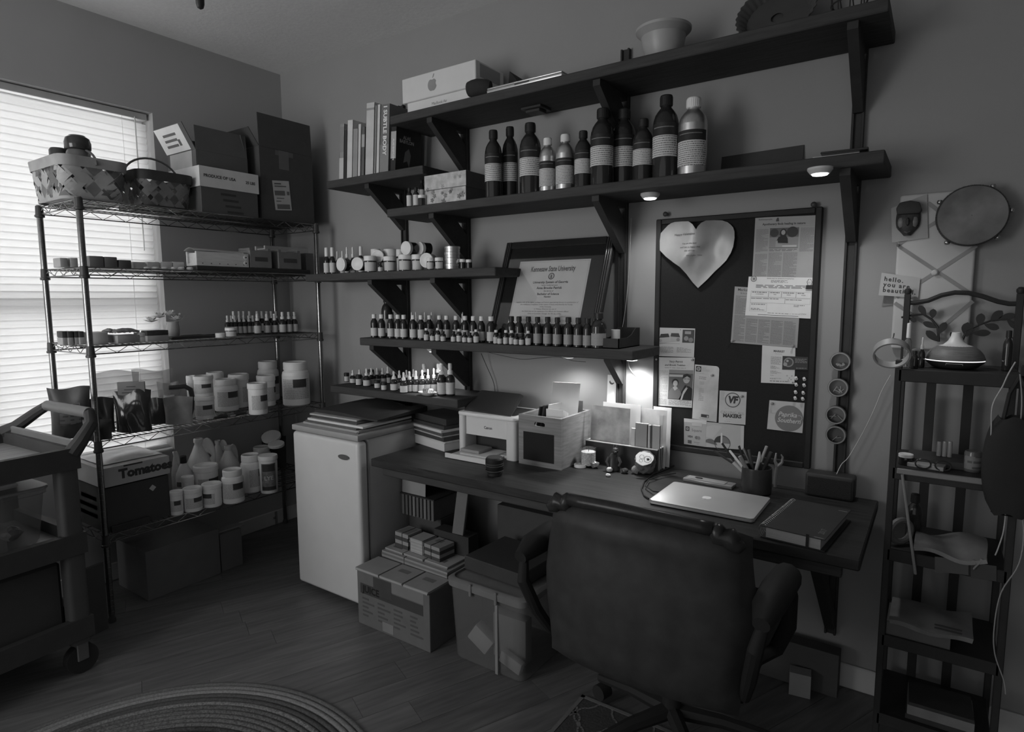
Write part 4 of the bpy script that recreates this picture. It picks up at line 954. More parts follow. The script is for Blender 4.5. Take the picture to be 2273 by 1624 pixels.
MB().prism([(-.004, 0), (.004, 0), (.004, .041), (-.004, .041)], .0006, Matrix(((1, 0, 0, wN/2-.045), (0, 0, 1, -dN/2-.001), (0, 1, 0, -.0), (0, 0, 0, 1)))).build('elastic_band', mat(.03, .6), t, smooth=0)
vs, fs = text_mesh('2017', .022, bold=.01); MB(frame_on((wN/2-.02, -dN/2+.06, .0363), (0, 1, 0), (-1, 0, 0))).add(vs, fs).build('lettering', mat(.16, .4), t, smooth=0)
for yy in (-dN/2+.004, dN/2-.03): MB().box((wN/2-.03, yy, .0361), (wN/2-.005, yy+.002, .0368)).build('metal_corner', mat(.7, .2, .9), t, smooth=0)
coil = MB()
for k in range(24):
    yy = -dN/2+.012+k*(dN-.024)/23
    coil = MB(); coil.tube([(-wN/2+.004-.013*math.cos(a), yy, .018+.021*math.sin(a)) for a in [2*PI*j/14 for j in range(14)]], .0012, 5, closed=True)
    coil.build('coil_ring', mat(.55, .25, .9), t)
# ------------------------------------------------------------------ pin board and the papers on it
YBd = -.024
def atb(x, y, off=0.0): return at(x, y, 1, YBd-off)
tl, tr_ = atb(1457, 484), atb(1835, 461)
bxl, bxr, bzt, bzb = tl.x, 3.036, (tl.z+tr_.z)/2, .795
pb = thing('pin_board', 'large dark pin board covered with papers on the wall', 'board', ((bxl+bxr)/2, 0, bzb))
wB, hB = (bxr-bxl), bzt-bzb
MB().box((-wB/2+.012, -.018, .012), (wB/2-.012, -.001, hB-.012)).build('board_face', mat(.020, .9, var=.1, bump=.1, scale=200, spec=.2), pb, smooth=0)
fm2 = mat(.018, .6, var=.2, spec=.3)
for a, b_ in (((-wB/2, -.026, 0), (-wB/2+.022, -.001, hB)), ((wB/2-.022, -.026, 0), (wB/2, -.001, hB)), ((-wB/2+.022, -.026, 0), (wB/2-.022, -.001, .022)), ((-wB/2+.022, -.026, hB-.022), (wB/2-.022, -.001, hB))):
    MB().box(a, b_).build('frame_rail', fm2, pb, bevel=.003)
for (x, y) in ((1480, 476), (1808, 455)):
    p = at(x, y, 1, -.004); t = thing('wall_pin', 'dark round wall pin above the %s corner of the pin board' % ('left' if x < 1600 else 'right'), 'pin', p)
    q = Matrix.Rotation(PI/2, 4, 'X'); MB().lathe([(.003, 0), (.003, .008), (.009, .010), (.010, .016), (.006, .020), (.001, .021)], 14, M=q).build('head', mat(.06, .35), t)
    MB().lathe([(.0015, -.003), (.0015, .001)], 6, M=q).build('shank', mat(.4, .3, .9), t)
YBd = -.0185
class Paper:
    def __init__(s, name, lab, cat, quad, off, v, grp=None, rough=.65, corners=None, thk=.0007, m=None, yplane=None):
        pt = (lambda x, y: at(x, y, 1, yplane-off)) if yplane is not None else (lambda x, y: atb(x, y, off))
        s.q = [pt(*k) for k in quad]; c = sum(s.q, Vector())/4
        s.o = s.q[0]; s.c = c; s.u = (s.q[1]-s.q[0]+s.q[2]-s.q[3]).normalized(); s.v = (s.q[0]-s.q[3]+s.q[1]-s.q[2]).normalized()
        s.h = ((s.q[0]-s.q[3]).length+(s.q[1]-s.q[2]).length)/2; s.w = ((s.q[1]-s.q[0]).length+(s.q[2]-s.q[3]).length)/2
        outl = corners or [(0, 1), (1, 1), (1, 0), (0, 0)]
        vs = [s.P(a, b_)-c for a, b_ in outl]; n = len(vs); mb = MB(); mb.v = vs+[q+Vector((0, thk, 0)) for q in vs]
        mb.f = [tuple(range(n)), tuple(reversed(range(n, 2*n)))]+[((i+1) % n, i, n+i, n+(i+1) % n) for i in range(n)]
        s.t = mb.build(name, m or mat(v, rough, var=.06), None, smooth=0); s.t.location = c; tag(s.t, lab, cat, grp)
        s.lay = {}; s.k = 0
    def P(s, a, b_):
        q = s.q; return (q[0]*(1-a)+q[1]*a)*(1-b_)+(q[3]*(1-a)+q[2]*a)*b_
    def L(s, v, k): return s.lay.setdefault((v, k), MB())
    def put(s, uv, v, k=1):
        vs = [s.P(a, b_)-s.c-Vector((0, .00025*k, 0)) for a, b_ in uv]; s.L(v, k).add(vs, [tuple(reversed(range(len(vs))))]); return s
    def rect(s, a0, b0, a1, b1, v, k=1): return s.put([(a0, b0), (a0, b1), (a1, b1), (a1, b0)], v, k)
    def disc(s, a, b_, ra, v, k=1, rb=None, n=22, wob=0):
        rb = rb if rb is not None else ra*s.w/s.h
        return s.put([(a+ra*math.cos(2*PI*i/n)*(1+wob*math.sin(3*i)), b_-rb*math.sin(2*PI*i/n)*(1+wob*math.cos(2*i))) for i in range(n)], v, k)
    def ring(s, a, b_, r0, r1, v, k=1, n=28):
        e = s.w/s.h
        for i in range(n):
            c0, s0, c1, s1 = math.cos(2*PI*i/n), math.sin(2*PI*i/n), math.cos(2*PI*(i+1)/n), math.sin(2*PI*(i+1)/n)
            s.put([(a+r0*c0, b_+r0*s0*e), (a+r0*c1, b_+r0*s1*e), (a+r1*c1, b_+r1*s1*e), (a+r1*c0, b_+r1*s0*e)][::-1], v, k)
        return s
    def frame(s, a0, b0, a1, b1, t_, v, k=1):
        e = s.w/s.h
        s.rect(a0, b0, a1, b0+t_*e, v, k); s.rect(a0, b1-t_*e, a1, b1, v, k); s.rect(a0, b0+t_*e, a0+t_, b1-t_*e, v, k); return s.rect(a1-t_, b0+t_*e, a1, b1-t_*e, v, k)
    def text(s, str_, a, b_, h, v, k=1, align='CENTER', bold=.0, wid=1.0, shear=0.0, spacing=1.0, dy=None):
        vs, fs = text_mesh(str_, h*s.h*1.35, align, bold, shear, spacing); o = s.P(a, b_)-s.c-Vector((0, .00025*k, 0))
        # run along the paper's own slant at this height
        u = (s.P(min(1, a+.1), b_)-s.P(max(0, a-.1), b_)).normalized(); vv = (s.P(a, max(0, b_-.1))-s.P(a, min(1, b_+.1))).normalized()
        s.L(v, k).add([o+u*(x*wid)+vv*y for x, y, _ in vs], fs); return s
    def lines(s, a0, b0, a1, b1, n, v, k=1, fill=.55, gap=.12, ragged=True):
        rnd = random.Random(int(a0*1000)+n)
        for i in range(n):
            b_ = b0+(b1-b0)*i/n; d = (b1-b0)/n*fill; a = a0; end = a1 if not ragged or rnd.random() > .25 else a0+(a1-a0)*rnd.uniform(.4, .9)
            while a < end:
                w = min(rnd.uniform(.06, .22)*(a1-a0), end-a); s.rect(a, b_, a+w, b_+d, v, k); a += w+gap*(a1-a0)*rnd.uniform(.15, .45)
        return s
    def done(s):
        for (v, k), mb in s.lay.items():
            o = mb.build('print', mat(v, .6, var=.04), s.t, smooth=0); o['kind'] = 'stuff'
        return s.t
GP = 'papers on the pin board'
pa = Paper('newspaper_clipping', 'newspaper clipping headed Apothecary finds healing in nature at the board\'s top right', 'clipping', [(1676.7, 483), (1816.4, 477.3), (1806, 618), (1669.5, 617)], .0008, .36, GP)
pa.text('Businesspeople', .17, .035, .026, .12, bold=.02).text('...........', .22, .065, .014, .2)
pa.put([(.345, .075), (.345, .05), (.36, .015), (.385, .015), (.395, .075)], .08)
pa.text('Apothecary finds healing in nature', .47, .115, .036, .07, bold=.028, wid=.98)
pa.rect(.03, .155, .97, .158, .25)
pa.rect(.255, .18, .72, .51, .14).rect(.255, .18, .72, .30, .10, 2).rect(.256, .33, .72, .50, .26, 2).disc(.33, .26, .07, .06, 3).disc(.62, .25, .09, .05, 3)
pa.disc(.475, .27, .055, .035, 4, rb=.075).disc(.475, .255, .033, .36, 5, rb=.04).put([(.36, .42), (.40, .33), (.45, .31), (.52, .31), (.55, .35), (.56, .43)], .03, 5).rect(.46, .46, .70, .49, .5, 5)
pa.put([(.36, .49), (.36, .40), (.39, .38), (.40, .44), (.47, .45), (.47, .49)], .34, 6)
for (a0, a1, b0) in ((.03, .235, .19), (.745, .96, .19), (.255, .475, .58), (.495, .72, .58), (.03, .235, .6)): pa.lines(a0, b0, a1, .57 if b0 == .19 else .985, 34 if b0 < .5 else 34, .19, fill=.5, gap=.06)
pa.lines(.26, .525, .72, .565, 2, .16)
pa.done()
pa = Paper('newspaper_clipping', 'creased newspaper clipping headed Market behind the white certificate', 'clipping', [(1631, 635.5), (1778, 645), (1769.5, 771.8), (1622, 760)], .0012, .30, GP)
pa.text('Market in', .17, .05, .05, .08, bold=.01).text('By the staff', .16, .11, .022, .12, bold=.02)
for (a0, a1, b0) in ((.03, .2, .16), (.22, .39, .55), (.41, .58, .55), (.60, .77, .55), (.79, .96, .55)): pa.lines(a0, b0, a1, .97, 40 if b0 < .2 else 22, .16, fill=.5, gap=.06)
pa.rect(.0, .49, 1, .493, .4, 2); pa.done()
pa = Paper('certificate', 'white certificate with boxes and a dark seal clipped over the newspaper clippings', 'certificate', [(1662, 613.6), (1806.5, 616), (1799, 707), (1654, 699.7)], .0022, .70, GP)
pa.text('GEORGIA SALES TAX CERTIFICATE OF REGISTRATION', .5, .04, .026, .14, bold=.02, wid=.75).lines(.36, .08, .62, .15, 3, .25).lines(.13, .20, .93, .29, 3, .16, ragged=False).disc(.085, .055, .05, .2, 1).disc(.085, .055, .038, .5, 2).disc(.088, .055, .02, .18, 3)
for (a0, a1) in ((.06, .34), (.34, .54), (.54, .76), (.76, .98)): pa.frame(a0, .36, a1, .51, .004, .3); pa.lines(a0+.02, .38, a1-.03, .42, 1, .16); pa.lines(a0+.08, .43, a1-.08, .46, 1, .2)
pa.frame(.06, .52, .60, .66, .004, .35).frame(.60, .52, .98, .66, .004, .35).lines(.07, .54, .5, .57, 1, .18).lines(.61, .55, .85, .58, 1, .2)
pa.frame(.06, .67, .33, .88, .004, .4).lines(.08, .69, .3, .72, 1, .16).lines(.08, .80, .3, .86, 2, .2).lines(.74, .68, .9, .74, 2, .2).lines(.72, .9, .92, .92, 1, .3).lines(.35, .9, .7, .93, 1, .3)
pa.lines(.2, .955, .82, .975, 1, .06, ragged=False, gap=0).text('123456', .88, .90, .04, .3, shear=.2)
c_ = pa.done()
t = thing('binder_clip', 'black binder clip on the white certificate\'s upper right corner', 'clip', atb(1797, 637, .006))
MB().box((-.011, -.004, -.007), (.011, .003, .007)).build('clip_body', mat(.03, .4), t, bevel=.001)
MB().tube([(-.005, -.003, .006), (-.008, -.006, .018), (-.003, -.007, .028), (.003, -.007, .028), (.008, -.006, .018), (.005, -.003, .006)], .0009, 5).build('clip_lever', mat(.5, .2, .9), t)
pa = Paper('market_list', 'pale sheet headed MARKET hanging below the newspaper clipping', 'sheet', [(1692, 766), (1765.6, 771.8), (1763.3, 852), (1689, 849)], .0008, .58, GP)
pa.text('MARKET', .52, .13, .055, .08, bold=.03).text('Handmade', .5, .2, .03, .4, shear=.3).lines(.28, .28, .6, .50, 9, .3).lines(.28, .53, .55, .62, 4, .25).lines(.28, .66, .6, .75, 4, .3).lines(.28, .78, .5, .80, 1, .2).lines(.27, .86, .62, .9, 2, .3).lines(.27, .93, .85, .97, 1, .2)
for (a, b_) in ((.78, .78), (.85, .84), (.92, .78), (.82, .9), (.9, .88)): pa.disc(a, b_, .022, .35)
pa.rect(.93, .94, .98, .985, .2); pa.done()
pa = Paper('flyer', 'small dark flyer with plates of food overlapping the market sheet', 'flyer', [(1737.2, 789.6), (1793.8, 792.4), (1792.6, 821), (1736, 820)], .0016, .04, GP, rough=.4)
pa.disc(.25, .45, .20, .22).disc(.25, .45, .15, .08, 2).disc(.12, .6, .08, .3, 3).disc(.2, .35, .05, .35, 3).lines(.5, .15, .97, .5, 4, .2).lines(.55, .85, .95, .92, 1, .3); pa.done()
pa = Paper('photo_card', 'card with a photo of two wrapped soaps at the board\'s left edge', 'card', [(1460, 726.6), (1543, 728.9), (1540.4, 792.8), (1455.4, 789.6)], .0012, .52, GP)
pa.rect(.0, .02, .02, .9, .05).put([(.06, .36), (.1, .22), (.30, .20), (.34, .32)], .05).put([(.36, .30), (.38, .18), (.58, .18), (.62, .32)], .07).put([(.06, .36), (.08, .58), (.36, .50), (.34, .32)], .42).put([(.36, .30), (.36, .50), (.63, .46), (.62, .32)], .40).disc(.1, .45, .04, .3, 2).disc(.57, .40, .045, .22, 2)
pa.rect(.68, .05, .985, .50, .07).disc(.78, .35, .06, .25, 2).disc(.9, .4, .06, .2, 2).rect(.74, .1, .9, .2, .3, 2).rect(.05, .54, .62, .548, .2).lines(.07, .66, .46, .88, 8, .33).lines(.55, .67, .92, .86, 7, .33).disc(.62, .06, .012, .12).lines(.03, .95, .3, .96, 1, .25); pa.done()
pa = Paper('newspaper_clipping', 'wedding announcement clipping with a couple\'s photo at the board\'s lower left', 'clipping', [(1454.3, 792.4), (1542, 793.5), (1535.8, 905), (1449.7, 899)], .0016, .56, GP)
pa.text('Stacy Patrick', .54, .085, .040, .08, shear=.2, bold=.015).text('and Brook Tolaben', .52, .155, .040, .08, shear=.2, bold=.015).lines(.26, .205, .8, .225, 1, .3)
pa.rect(.38, .25, .985, .85, .10).rect(.38, .25, .985, .32, .24, 2).rect(.39, .345, .78, .39, .45, 2)
pa.disc(.55, .50, .085, .03, 3, rb=.07).disc(.555, .525, .06, .42, 4, rb=.06).put([(.38, .84), (.38, .72), (.46, .62), (.56, .63), (.66, .63), (.72, .72), (.72, .84)], .15, 5).put([(.49, .61), (.55, .67), (.63, .62), (.59, .585), (.53, .585)], .42, 6).lines(.5, .535, .61, .552, 1, .6, 6)
pa.disc(.83, .43, .085, .40, 4, rb=.085).put([(.73, .43), (.74, .35), (.84, .32), (.93, .36), (.93, .41), (.84, .37)], .03, 5).rect(.76, .415, .83, .435, .2, 6).rect(.85, .415, .92, .435, .2, 6).put([(.66, .85), (.72, .68), (.80, .55), (.92, .58), (.985, .62), (.985, .85)], .02, 5).put([(.70, .85), (.76, .68), (.84, .58), (.88, .60), (.78, .74), (.745, .85)], .42, 6).put([(.79, .585), (.86, .61), (.91, .575), (.85, .595)], .02, 7)
pa.lines(.04, .27, .35, .83, 24, .40).lines(.06, .84, .35, .97, 6, .36).lines(.40, .87, .97, .97, 5, .30); pa.done()
pa = Paper('flyer', 'tall crinkled pale flyer with a rounded corner and C emblem beside the wedding clipping', 'flyer', [(1542.7, 808.5), (1596.8, 813), (1590.5, 936.7), (1536.3, 928.6)], .0010, .5, GP, rough=.35, corners=[(0, 1), (1, 1), (1, .05), (.97, .02), (.92, .005), (.86, 0), (0, 0)], m=mat(.46, .35, var=.35, scale=9, bump=.3, key='crinkle'))
pa.rect(.05, .025, .27, .125, .05).ring(.16, .075, .055, .08, .5, 2).ring(.165, .075, .022, .035, .5, 2).lines(.3, .03, .62, .12, 4, .38).lines(.05, .15, .55, .16, 1, .33).lines(.2, .21, .5, .27, 2, .30).lines(.22, .30, .42, .36, 3, .34).lines(.22, .42, .42, .66, 8, .36).rect(.36, .89, .68, .945, .05).rect(.60, .905, .66, .94, .4, 2).lines(.3, .955, .8, .98, 2, .35); pa.done()
pa = Paper('flyer', 'pale flyer with a ringed monogram above the bold word MAKERS', 'flyer', [(1597.5, 866.3), (1657.5, 869.7), (1654.5, 942.5), (1595, 937.9)], .0016, .5, GP)
pa.ring(.5, .27, .255, .285, .07).text('VF', .5, .27, .21, .05, bold=.06, shear=.15, wid=.9).lines(.22, .53, .8, .545, 1, .38).text('CALLING ALL', .5, .665, .085, .26, bold=.0, wid=1.02).text('MAKERS', .5, .765, .11, .06, bold=.05, wid=1.0).lines(.28, .87, .75, .885, 1, .3).lines(.22, .93, .75, .945, 1, .22).lines(.05, .03, .2, .3, 6, .4); pa.done()
pa = Paper('sign_card', 'small card with a square emblem and four payment marks low on the board', 'card', [(1518.2, 928), (1568.6, 933), (1565.8, 991.5), (1518.2, 985)], .0010, .38, GP)
pa.rect(0, 0, 1, .14, .55, 1).put([(.36, .12), (.36, .25), (.80, .25), (.80, .1)], .46, 2).rect(.07, .30, .25, .47, .06).rect(.11, .34, .21, .43, .38, 2).rect(.14, .365, .18, .405, .06, 3).text('Square', .58, .42, .11, .14, wid=.95).text('VISA', .28, .68, .075, .10, bold=.06, shear=.3).disc(.58, .69, .075, .14).disc(.68, .69, .075, .2, 2).rect(.18, .82, .36, .95, .09).lines(.47, .86, .72, .90, 1, .2).lines(.6, .93, .75, .95, 1, .15).rect(.44, .62, .443, .98, .3).rect(.1, .775, .78, .777, .3); pa.done()
pa = Paper('art_print', 'small art print of a split dark half circle low on the board', 'print', [(1567.4, 935.6), (1651.7, 944.8), (1650.6, 998), (1565.8, 991.5)], .0006, .42, GP)
e = []
def half(cx_, cy_, r_, a0, a1, n=12, sx=1.0): return [(cx_+r_*math.cos(a0+(a1-a0)*k/n), cy_-1.6*r_*math.sin(a0+(a1-a0)*k/n)) for k in range(n+1)]
pa.put(([(.40, .78)]+half(.40, .78, .17, PI/2, PI))[::-1], .05).put(([(.45, .80)]+half(.45, .80, .2, 0, PI/2))[::-1], .16).ring(.45, .8, .195, .21, .06, 2, 30).rect(.402, .38, .445, .80, .6, 3).put(half(.12, .98, .2, .25, PI-.6)[::-1], .12).rect(.92, .0, 1, 1, .5, 2).put([(.0, .2), (.0, .6), (.2, .62), (.42, .16), (.4, .1), (.2, .1)], .46, 1); pa.done()
pa = Paper('sign_card', 'square card with a grey disc of pale script at the board\'s lower right', 'card', [(1708, 887.8), (1786, 894), (1781, 961), (1702.5, 951.7)], .0010, .48, GP)
pa.disc(.60, .56, .40, .17, 1, n=40).text('Paprika', .55, .44, .16, .55, 2, shear=.25, wid=.9, bold=.012).text('Southern', .60, .64, .16, .55, 2, shear=.25, wid=.9, bold=.012)
pa.L(.55, 2).tube([pa.P(.14+.06*math.cos(a), .37+.05*math.sin(a))-pa.c-Vector((0, .0006, 0)) for a in [k*.5 for k in range(9)]], .0007, 4).tube([pa.P(.88+.08*math.cos(a), .52+.09*math.sin(a))-pa.c-Vector((0, .0006, 0)) for a in [-2+k*.5 for k in range(9)]], .0007, 4); pa.done()
# heart of foil paper with a pin
hp = [(295,380),(330,342),(370,305),(400,287),(440,276),(515,272),(582,272),(620,298),(655,350),(672,318),(700,285),(740,262),(810,256),(880,256),(930,272),(962,295),(990,325),(1003,365),(1006,425),(994,510),(970,570),(925,640),(870,695),(815,745),(740,825),(650,905),(600,850),(545,770),(490,705),(430,665),(350,605),(292,545),(289,455)]
hp = [(1400+x/4.33, 430+y/4.33) for x, y in hp]
hw = [atb(x, y, .004) for x, y in hp]; hc = atb(1545, 552, .004); t = thing('paper_heart', 'large shiny paper heart with handwriting pinned to the board\'s upper left', 'heart', hc)
m = MB(); R0_, nR = len(hw), 9
def bulge(x, z): return -.007-.026/(1+math.exp(-(z+.052-.75*(x+.03))/.011))*math.exp(-((x+.02)/.07)**2)-.006*math.sin(34*x+9*z)*math.sin(24*z-12*x)-.012*math.exp(-((x-.03)**2+(z+.045)**2)/.0012)
vs = [Vector((0, bulge(0, 0), 0))]
for k in range(1, nR+1):
    for q in hw: d = (q-hc)*(k/nR); vs.append(Vector((d.x, bulge(d.x, d.z), d.z)))
fs = [(0, 1+(i+1) % R0_, 1+i) for i in range(R0_)]
for k in range(nR-1):
    for i in range(R0_): a = 1+k*R0_; b_ = a+R0_; j = (i+1) % R0_; fs.append((a+i, a+j, b_+j, b_+i))
m.add(vs, fs); m.build('heart_sheet', mat(.26, .32, .1, var=.15, scale=14), t, smooth=180)
for (s_, x, y, sz) in (('Happy Valentine', 1524, 521, .013), ('You are the best', 1535, 541, .0085), ('and I am so happy that', 1536, 549, .0085), ('that all I can', 1536, 557, .0085), ('love is you  I love', 1545, 567, .008)):
    vs, fs = text_mesh(s_, sz, shear=.2); q = atb(x, y, .004)-hc
    mb = MB(); mb.v = [Vector((q.x+a, bulge(q.x+a, q.z+b_)-.0009, q.z+b_)) for a, b_, _ in vs]; mb.f = fs; mb.build('handwriting', mat(.05, .6), t, smooth=0)
def pushpin(p, lab, v, par=None, grp=None, s_=1.0, rz=0.0):
    def mk():
        t = thing('push_pin', '', 'pin'); q = Matrix.Rotation(PI/2, 4, 'X')
        MB().lathe([(.005, .0), (.005, .0015), (.0027, .003), (.0024, .008), (.0042, .010), (.0042, .012), (.001, .0125)], 10, M=q).build('head', mat(v, .3), t)
        MB().lathe([(.0006, -.003), (.0006, .001)], 5, M=q).build('needle', mat(.6, .2, .9), t); return t
    return place('pin%.2f' % v, mk, p, (s_,)*3, lab, grp, rot=(rz, 0, 0))
pushpin(atb(1511, 499, .006), 'dark push pin holding the paper heart', .12)
for k, (x, y) in enumerate([(1767.7, 839.7), (1785.7, 841.3), (1767.7, 853.6), (1785.2, 855.2), (1766.5, 870.4), (1783.4, 872), (1765.6, 883.6), (1782.2, 885.2)]):
    pushpin(atb(x, y+1, 0), 'clear push pin, %s column, %s down in the spare pins on the board' % (('left', 'right')[k % 2], ORD[k//2]), .5, grp='spare push pins', s_=1.15, rz=-.5)
for (x, y, w) in [(1459, 797, 'wedding clipping\'s left corner'), (1538, 798, 'wedding clipping\'s right corner'), (1581.5, 832.5, 'tall crinkled flyer'), (1647.5, 879, 'makers flyer'), (1714.5, 895, 'card with the grey disc'), (1760.5, 767.5, 'market sheet'), (1626, 756, 'lower left corner of the market clipping')]:
    pushpin(atb(x, y, .0018), 'grey push pin in the '+w, .22)
# ------------------------------------------------------------------ framed diploma leaning on the brown bottle shelf
yd0, yd1 = -.208, -.038     # foot forward, head against the wall
A_ = [Vector((at(x, 500, 1, 0).x, 0, 0)) for x in (1, 2)]
zt_ = at(1250, 545, 1, yd1).z
dl0, dr0 = at(1128, 540, 1, yd1), at(1372, 526, 1, yd1)
lean_z = dl0.z; L_d = math.hypot(lean_z-ZE, yd0-yd1); la = math.atan2(yd1-yd0, lean_z-ZE)
x0d, x1d = dl0.x, min(dr0.x, 2.262)
dip = thing('framed_diploma', 'framed university diploma leaning behind the brown bottles', 'frame', ((x0d+x1d)/2, yd0, ZE+.0008), rot=(-la, 0, 0))
wd_, hd_ = (x1d-x0d), L_d-.002
fmt = mat(.02, .4, var=.2)
for k, (a, b_) in enumerate((((-wd_/2, -.012, 0), (-wd_/2+.032, .014, hd_)), ((wd_/2-.032, -.012, 0), (wd_/2, .014, hd_)), ((-wd_/2+.032, -.012, 0), (wd_/2-.032, .014, .032)), ((-wd_/2+.032, -.012, hd_-.032), (wd_/2-.032, .014, hd_)))):
    fo = MB().box(a, b_).build('frame_rail', fmt, dip, bevel=.003)
    if k < 2:
        for dx in (.006, .016, .025): MB().box((a[0]+dx, -.0155, .004), (a[0]+dx+.004, -.011, hd_-.004)).build('moulding', mat(.07, .18), fo, bevel=.0012)
MB().box((-wd_/2+.03, -.002, .03), (wd_/2-.03, .006, hd_-.03)).build('mat_board', mat(.012, .7, spec=.2), dip, smooth=0)
pts_ = [(1154, 580.6), (1313, 575.5), (1287, 714), (1132, 712)]
def dpt(x, y):   # point on the slanting sheet
    n = Vector((0, -math.cos(la), math.sin(la))); o = Vector((0, yd0, ZE)); d = ray(x, y); return CAM+d*((o-CAM).dot(n)/d.dot(n))
Mi = (Matrix.Translation(dip.location) @ Matrix.Rotation(-la, 4, 'X')).inverted()
loc = [Mi @ dpt(*q) for q in pts_]; xl = (loc[0].x+loc[3].x)/2; xr = (loc[1].x+loc[2].x)/2; zt2 = (loc[0].z+loc[1].z)/2; zb2 = (loc[3].z+loc[2].z)/2
xl = max(xl, -wd_/2+.04); sheet = MB().box((xl, -.0032, zb2-.012), (xr, -.0022, zt2)).build('diploma_sheet', mat(.55, .6, var=.05), dip, smooth=0)
def dtxt(s_, fy, size, v=.07, wid=1.0, bold=.03, fx=.5, shear=0.0, nm='lettering'):
    vs, fs = text_mesh(s_, size, bold=bold, shear=shear); cx_ = xl+(xr-xl)*fx; cz2 = zt2-(zt2-zb2)*fy
    MB().add([(cx_+a*wid, -.0036, cz2+b_) for a, b_, _ in vs], fs).build(nm, mat(v, .6), sheet, smooth=0)
dtxt('Kennesaw State University', .145, .034, bold=.025, wid=(xr-xl)*.80/.47)
dtxt('University System of Georgia', .365, .015); dtxt('having conferred upon', .415, .009, .2); dtxt('Anna Brooke Patrick', .46, .015); dtxt('the degree of', .51, .009, .2); dtxt('Bachelor of Science', .56, .014); dtxt('Nursing', .605, .011)
for k, s_ in enumerate(('together with all the rights, privileges and honors appertaining thereto in consideration of', 'the satisfactory completion of the course of study prescribed by the Faculty', 'of the University', 'In Witness Whereof, the seal of', 'the University and the signatures of its officers are hereunto affixed', 'Given at Kennesaw, Georgia, this 9th day of May')):
    dtxt(s_, .695+.037*k, .0086, .16, bold=.01)
for fx, fy in ((.22, .93), (.78, .92), (.22, .985), (.78, .985)): dtxt('~Signature~', fy, .014, .3, fx=fx, shear=.4, bold=0)
mb = MB()
cs = (xl+(xr-xl)*.5, zt2-(zt2-zb2)*.265)
for (r0, v, dy) in ((.0155, .05, .0034), (.0115, .45, .0037)): MB().add([(cs[0]+r0*math.cos(2*PI*k/26), -dy, cs[1]+r0*math.sin(2*PI*k/26)) for k in range(26)], [tuple(range(26))]).build('seal', mat(v, .6), sheet, smooth=0)
MB().add([(cs[0]+a, -.0040, cs[1]+b_) for a, b_ in ((-.004, -.009), (.004, -.009), (.003, .004), (0, .008), (-.003, .004))], [(0,1,2,3,4)]).build('seal', mat(.07, .6), sheet, smooth=0)
bd_ = .006
for a, b_ in (((xl+bd_, zb2-.006), (xl+bd_+.0008, zt2-bd_)), ((xr-bd_-.0008, zb2-.006), (xr-bd_, zt2-bd_)), ((xl+bd_, zt2-bd_-.0008), (xr-bd_, zt2-bd_))):
    MB().box((a[0], -.0035, a[1]), (b_[0], -.0033, b_[1])).build('border_line', mat(.25, .6), sheet, smooth=0)
gl = bpy.data.materials.new('clear_glazing'); gl.use_nodes = True; nt = gl.node_tree; nn = nt.nodes; nn.remove(nn['Principled BSDF'])
ts = nn.new('ShaderNodeBsdfTransparent'); gs = nn.new('ShaderNodeBsdfGlossy'); gs.inputs['Roughness'].default_value = .04; fz = nn.new('ShaderNodeFresnel'); fz.inputs[0].default_value = 1.45; mx = nn.new('ShaderNodeMixShader')
nt.links.new(fz.outputs[0], mx.inputs[0]); nt.links.new(ts.outputs[0], mx.inputs[1]); nt.links.new(gs.outputs[0], mx.inputs[2]); nt.links.new(mx.outputs[0], nn['Material Output'].inputs[0])
MB().box((-wd_/2+.03, -.0085, .03), (wd_/2-.03, -.0065, hd_-.03)).build('glazing', gl, dip, smooth=0)
# ------------------------------------------------------------------ spice tins on the right standard
for (x, y, lab, kind) in ((1865, 802, 'topmost round spice tin on the right standard, holding pale beads', 'beads'), (1860, 860, 'second round spice tin from the top, holding clips', 'clips'), (1855, 921, 'third round spice tin from the top, holding picks', 'picks'), (1855, 965, 'lowest round spice tin on the right standard', 'one')):
    p = at(x, y, 1, -.048)
    t = thing('spice_tin', lab, 'tin', (p.x, -.0225, p.z), group='round magnetic tins')
    q = Matrix.Rotation(PI/2, 4, 'X'); r_ = .0315
    MB().lathe([(.9*r_, 0), (r_, .002), (r_, .024), (.93*r_, .024), (.93*r_, .003), (.001, .003)], 30, M=q).build('tin_body', mat(.10, .4, .5), t)
    MB().lathe([(r_*.86, .0245), (r_*1.02, .0245), (r_*1.03, .027), (r_*.98, .030), (r_*.86, .030), (r_*.86, .0245)], 30, M=q, close=False).build('ring_rim', mat(.25, .35, .6), t)
    MB().lathe([(r_*.86, .0255), (.001, .0256)], 30, M=q, close=False).build('window', gl, t)
    rnd = random.Random(x*y)
    for k in range({'beads': 10, 'clips': 6, 'picks': 3, 'one': 2}[kind]):
        a = -PI/2+rnd.uniform(-.9, .9); rr = r_*.62*rnd.uniform(.55, 1); c = Vector((rr*math.cos(a), -.012, rr*math.sin(a)*.8))
        if kind == 'beads': MB().lathe([(.0005, -.0045), (.004, -.002), (.004, .002), (.0005, .0045)], 8, c=(c.x, c.y-rnd.uniform(0, .006), c.z)).build('bead', mat(.55, .3), t)
        else:
            d = Vector((rnd.uniform(-1, 1), 0, rnd.uniform(-.5, 1))).normalized()*.011; MB().cyl(c-d, c+d, .0012, None, 6).build('pick' if kind != 'clips' else 'paper_clip', mat(.5, .3, .6), t)
